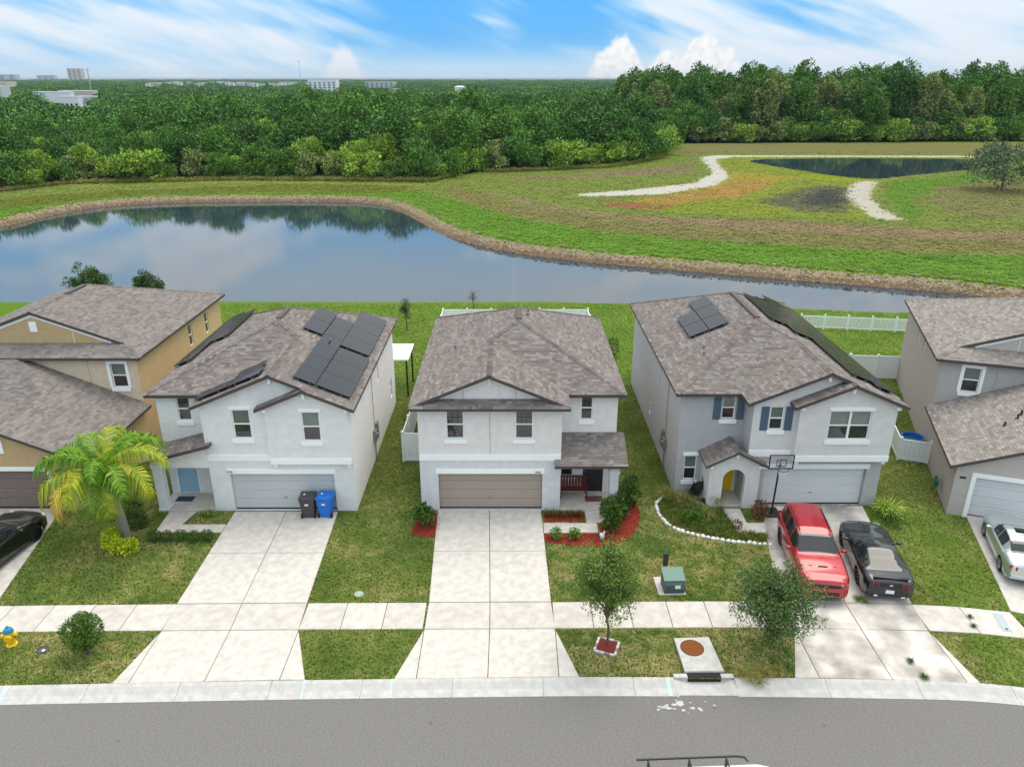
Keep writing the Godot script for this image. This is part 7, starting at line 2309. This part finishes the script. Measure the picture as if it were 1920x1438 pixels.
	for s in spots:
		var k: Array = kinds[s[1]]
		var cls := 0 if s[1] < 4 else (1 if s[1] < 7 else 2)
		var sc: float = s[2]
		var T3 := Transform3D(Basis(Vector3.UP, rng.randf() * TAU).scaled(Vector3(sc, sc * rng.randf_range(0.9, 1.1), sc)), Vector3(s[0].x, 0, s[0].y))
		if count[cls] < [290, 150, 130][cls]:
			count[cls] += 1
			var o: Node3D = k[0].duplicate()
			o.name = numbered(k[1])
			add_child(o)
			o.transform = T3
			o.set_meta("label", k[2]); o.set_meta("category", "bush" if cls == 2 else "tree"); o.set_meta("group", ["trees of the wood across the pond", "trees of the high wood", "thicket along the wood's edge"][cls])
		else:
			if not rest.has(s[1]): rest[s[1]] = []
			rest[s[1]].append(T3)
	var wd := Node3D.new()
	wd.name = "woodland"
	add_child(wd)
	wd.set_meta("label", "deeper trees of the wood merging into one green canopy"); wd.set_meta("category", "woodland"); wd.set_meta("kind", "stuff")
	for k in rest: multi("canopy", kinds[k][0].get_child(1).mesh, rest[k], [], wd)
	# lone tree at the right, by the basin
	var lt := thing("field_tree", "grey-green multi-stemmed tree standing alone on the grass by the basin", "tree", Vector3(88.5, 0, -140.0))
	var lp := wood_tree(20, 9.0, 13.0, 0.5, lins([[92, 112, 78], [108, 126, 92], [78, 98, 66], [126, 140, 108]]), 44, 130, 0.42, 0.18)
	for c in lp.get_children():
		lp.remove_child(c); lt.add_child(c)
	# reeds along the foot of the wood
	var rd := []; var rc := []
	var bm := MB.new()
	var r2 := RandomNumberGenerator.new(); r2.seed = 8
	bm.col = Color(1, 1, 1)
	blades(bm, Vector3.ZERO, 14, 1.0, 0.7, 0.09, [Color(1, 1, 1)], r2, 0.5)
	var bmesh := bm.mesh(M.leaf_far)
	for i in 2600:
		var xx := rng.randf_range(-92, 42)
		var zz := tab(edge, xx) + rng.randf_range(-1.0, 2.6)
		if xx > -12 and xx < -6: continue
		rd.append(Transform3D(Basis(Vector3.UP, rng.randf() * TAU).scaled(Vector3.ONE * rng.randf_range(0.5, 1.1)), Vector3(xx, 0, zz)))
		var c := lin(140, 150, 66).lerp(lin(176, 164, 96), rng.randf()) * rng.randf_range(0.7, 1.1)
		c.a = 1.0
		rc.append(c)
	var ro := multi(numbered("reed_fringe"), bmesh, rd, rc, self)
	ro.set_meta("label", "pale tall grass fringing the foot of the wood"); ro.set_meta("category", "grass")
	# rough grass over the fields beyond the water
	var ft := []; var fc := []
	var fm := MB.new()
	fm.col = Color(1, 1, 1)
	blades(fm, Vector3.ZERO, 10, 0.16, 0.3, 0.05, [Color(1, 1, 1)], r2, 0.6)
	var fmesh := fm.mesh(M.leaf_far)
	var shore := smooth_poly(POND)
	var fine := FastNoiseLite.new(); fine.seed = 12; fine.frequency = 0.2
	for i in 90000:
		var zz := -68.0 - 150.0 * pow(rng.randf(), 1.4)
		var xx := rng.randf_range(-0.72, 0.72) * -zz
		var px := zone_px(xx, zz)
		if px.r > 0.75 and px.b > 0.7: continue
		if px.r < 0.3 and px.g < 0.3: continue
		var sd := sdist(Vector2(xx, zz), shore) if zz > -138 and xx < 52 else -99.0
		if sd > -1.8: continue
		if Geometry2D.is_point_in_polygon(Vector2(xx, zz), PackedVector2Array(v2(BASIN_WATER))): continue
		var c := px.srgb_to_linear() * (rng.randf_range(0.9, 1.4) + 0.5 * fine.get_noise_2d(xx, zz))
		c.a = 1.0
		ft.append(Transform3D(Basis(Vector3.UP, rng.randf() * TAU).scaled(Vector3.ONE * rng.randf_range(0.7, 1.5)), Vector3(xx, 0.03, zz)))
		fc.append(c)
	var fo := multi(numbered("field_grass"), fmesh, ft, fc, self)
	fo.set_meta("label", "mown and dry rough grass over the banks beyond the pond"); fo.set_meta("category", "grass")
	# pebbles of the muddy shore
	var pt := []; var pc := []
	var pmb := MB.new(); pmb.ball(Vector3.ZERO, Vector3(0.12, 0.05, 0.09), 6, 4, 0.2, 3)
	var pv := pmb.mesh(M.shingle)
	for i in 4500:
		var e := rng.randi() % shore.size()
		var a := shore[e]; var b := shore[(e + 1) % shore.size()]
		var p := a.lerp(b, rng.randf())
		var nn := (b - a).orthogonal().normalized() * rng.randf_range(-1.6, 1.6)
		p += nn
		var y := ground_y(p.x, p.y)
		if y < -1.05: continue
		pt.append(Transform3D(Basis(Vector3.UP, rng.randf() * TAU).scaled(Vector3.ONE * rng.randf_range(0.5, 1.5)), Vector3(p.x, y, p.y)))
		var c := lin(176, 158, 138).lerp(lin(110, 92, 78), rng.randf())
		pc.append(c)
	var po := multi(numbered("shore_stones"), pv, pt, pc, self)
	po.set_meta("label", "stones and clods strewn along the muddy pond shore"); po.set_meta("category", "stones")
	make_town(rng, mid, deep)

func zone_px(x: float, z: float) -> Color:
	var i := int((x - zone_r.position.x) / zone_r.size.x * zone_img.get_width()); var j := int((z - zone_r.position.y) / zone_r.size.y * zone_img.get_height())
	if i < 0 or j < 0 or i >= zone_img.get_width() or j >= zone_img.get_height(): return rgb(126, 140, 62)
	return zone_img.get_pixel(i, j)

func town_house(label: String, at: Vector3, turn: float, w: float, d: float, h: float, wallm: Material, roofm: Material, nw: int, hip: bool, group: String) -> void:
	var o := thing("far_building", label, "building", at, turn, group)
	var mb := MB.new(); mb.rbox(-w / 2, w / 2, 0, h, -d / 2, d / 2)
	put(mb, "wall", wallm, o)
	var rf := MB.new()
	if hip:
		var e := 0.6; var rh := d * 0.22
		var a := [Vector3(-w / 2 - e, h, -d / 2 - e), Vector3(w / 2 + e, h, -d / 2 - e), Vector3(w / 2 + e, h, d / 2 + e), Vector3(-w / 2 - e, h, d / 2 + e)]
		var r0 := Vector3(-w / 2 + d / 2, h + rh, 0); var r1 := Vector3(w / 2 - d / 2, h + rh, 0)
		rf.face([a[3], a[2], r1, r0], Vector3(0, 1, 1)); rf.face([a[0], a[1], r1, r0], Vector3(0, 1, -1)); rf.face([a[0], a[3], r0], Vector3(-1, 1, 0)); rf.face([a[1], a[2], r1], Vector3(1, 1, 0))
	else:
		rf.rbox(-w / 2 - 0.15, w / 2 + 0.15, h - 0.1, h + 0.5, -d / 2 - 0.15, d / 2 + 0.15)
	put(rf, "roof", roofm, o)
	for k in nw:
		var x := lerpf(-w / 2, w / 2, (k + 0.5) / nw)
		for f in maxi(1, int(h / 3.5)):
			var wi := MB.new(); wi.rbox(x - w / nw * 0.22, x + w / nw * 0.22, 1.0 + f * 3.3, 2.6 + f * 3.3, d / 2, d / 2 + 0.08)
			put(wi, "window", M.carglass, o)

func make_town(rng: RandomNumberGenerator, mid: Array, deep: Array) -> void:
	var white := mat(rgb(235, 236, 238), 0.8); var grey := mat(rgb(190, 194, 200), 0.8); var tanw := mat(rgb(206, 190, 172), 0.8); var rw := mat(rgb(228, 230, 234), 0.7); var rb := mat(rgb(150, 140, 136), 0.85)
	# [px x, ground px y, width px, height m] read as bearings: bearing = (x - 960)/1420, distance from the drop below the horizon
	var list := [[20, 186, 150, 7, 0], [95, 181, 90, 8, 0], [215, 190, 60, 6, 0], [255, 186, 60, 6, 0], [240, 198, 36, 5, 0], [270, 197, 30, 5, 0], [60, 200, 60, 5, 0], [120, 162, 70, 8, 0],
		[655, 169, 50, 12, 0], [748, 163, 52, 8, 0], [876, 178, 18, 7, 1], [770, 176, 24, 5, 0], [20, 163, 60, 6, 0], [1905, 186, 40, 6, 0]]
	for k in 34: list.append([365.0 + k * 10.0 + rng.randf_range(-6, 6), rng.randf_range(156.5, 162.0), rng.randf_range(7, 18), rng.randf_range(4.5, 7.0), 0])
	var i := 0
	for q in list:
		var dist: float = 18.92 * 1420.0 / (q[1] - 146.0) * 1.08
		var bx: float = (q[0] - 960.0) / 1420.0 / 0.927
		var w: float = q[2] / 1420.0 * dist
		var hip: bool = q[4] == 1
		var lab := "long white flat-roofed commercial building beyond the wood" if not hip else "pale distant house with a hipped roof beyond the wood"
		if q[3] >= 11: lab = "white many-windowed apartment block standing above the wood"
		if i == 10: lab = "small white building with a steep pale roof above the trees"
		town_house(lab, Vector3(bx * dist, 0, -dist), rng.randf_range(-0.2, 0.2), w, w * (0.5 if hip else 0.35), q[3] * 1.35, [white, grey, white, tanw][i % 4], rw if not hip or i % 2 == 0 else rb, (0 if q[2] >= 55 else clampi(int(q[2] / 8), 2, 8)), hip, "far buildings beyond the wood")
		i += 1
	# masts and lamp posts
	var pl := MB.new(); pl.tube([Vector3.ZERO, Vector3(0, 1, 0)], [0.5, 0.3], 6)
	var pm := mat(rgb(178, 180, 176), 0.7)
	for q in [[277, 190, 170, 0.8, 133], [130, 190, 176, 0.4, 148], [618, 160, 156, 0.9, 118], [246, 165, 160, 0.5, 130], [367, 168, 150, 0.3, 148], [240, 195, 0, 0.3, 172], [250, 195, 0, 0.3, 170], [258, 195, 0, 0.3, 173]]:
		var dist: float = 18.92 * 1420.0 / (q[1] - 146.0) * 1.08
		var bx: float = (q[0] - 960.0) / 1420.0 / 0.927
		var hh: float = (q[1] - q[4]) / 1420.0 * dist
		var o := thing("utility_mast", "thin pale mast standing up from the far tree line", "mast", Vector3(bx * dist, 0, -dist), 0.0, "masts and poles on the skyline")
		var mb := MB.new(); mb.tube([Vector3.ZERO, Vector3(0, hh, 0)], [q[3] * 0.7, q[3] * 0.35], 6)
		put(mb, "pole", pm, o)
		var ar := MB.new(); ar.rbox(-hh * 0.05, hh * 0.05, hh * 0.93, hh * 0.945, -0.15, 0.15)
		put(ar, "crossarm", pm, o)
	# towers of the far city on the horizon
	for q in [[258, 20.0, 24, 0], [90, 8.0, 40, 1], [210, 7.0, 30, 1], [140, 9.0, 50, 1]]:
		var dist := 5200.0
		var bx: float = (q[0] - 960.0) / 1420.0 / 0.927
		town_house("pale block rising on the hazy horizon", Vector3(bx * dist, 0, -dist), 0.0, q[2] / 1420.0 * dist, 40.0, 18.92 + q[1] / 1420.0 * dist * (0.75 if q[3] == 0 else 0.6), tanw if q[3] == 0 else grey, grey, 3, false, "blocks on the horizon")
	# far canopy, ever farther apart
	var proto := MB.new(); var r3 := RandomNumberGenerator.new(); r3.seed = 61
	lobed(proto, Vector3(0, 5.0, 0), Vector3(6.0, 5.0, 6.0), 18, 70, 1.15, 0.8, deep, r3, 0.5)
	var proto2 := MB.new()
	lobed(proto2, Vector3(0, 4.5, 0), Vector3(7.0, 4.6, 7.0), 18, 70, 1.15, 0.8, mid, r3, 0.5)
	var tr := [[], []]; var cs := []
	for k in 22000:
		var b := rng.randf_range(-0.74, 0.74)
		var d := (330.0 if b > -0.45 else 235.0) * exp(rng.randf() * (2.75 if b > -0.45 else 3.08))
		var x := b * d
		if d < 360.0 and b > -0.45: continue
		# clearings where buildings stand
		var nz := sin(x * 0.011 + 1.3) + sin(d * 0.013 + x * 0.004)
		if nz > 1.25 and d < 2200.0 and d > 420.0: continue
		var blocked := false
		for q in list:
			var dist: float = 18.92 * 1420.0 / (q[1] - 146.0) * 1.08
			var bx: float = (q[0] - 960.0) / 1420.0 / 0.927
			if absf(b - bx) < q[2] / 1420.0 * 0.66 and d > dist * 0.62 and d < dist * 1.1: blocked = true
		if blocked: continue
		var sc := rng.randf_range(0.42, 0.85) * (1.0 + d / 9000.0)
		tr[rng.randi() % 2].append(Transform3D(Basis(Vector3.UP, rng.randf() * TAU).scaled(Vector3(sc * (1.4 + d / 2200.0), sc, sc * (1.4 + d / 2200.0))), Vector3(x, -0.5, -d)))
	var o := Node3D.new()
	o.name = "far_woodland"
	add_child(o)
	o.set_meta("label", "far tree cover stretching to the hazy horizon"); o.set_meta("category", "woodland"); o.set_meta("kind", "stuff")
	multi("canopy", proto.mesh(M.leaf_far), tr[0], [], o)
	multi("canopy", proto2.mesh(M.leaf_far), tr[1], [], o)

func _ready() -> void:
	rg.seed = 20240
	var t0 := Time.get_ticks_msec()
	make_materials()
	make_environment()
	print("env ", Time.get_ticks_msec() - t0)
	make_ground()
	make_paving()
	print("ground ", Time.get_ticks_msec() - t0)
	make_houses()
	print("houses ", Time.get_ticks_msec() - t0)
	make_cars()
	make_objects()
	print("objects ", Time.get_ticks_msec() - t0)
	make_plants()
	print("plants ", Time.get_ticks_msec() - t0)
	make_far()
	print("far ", Time.get_ticks_msec() - t0)
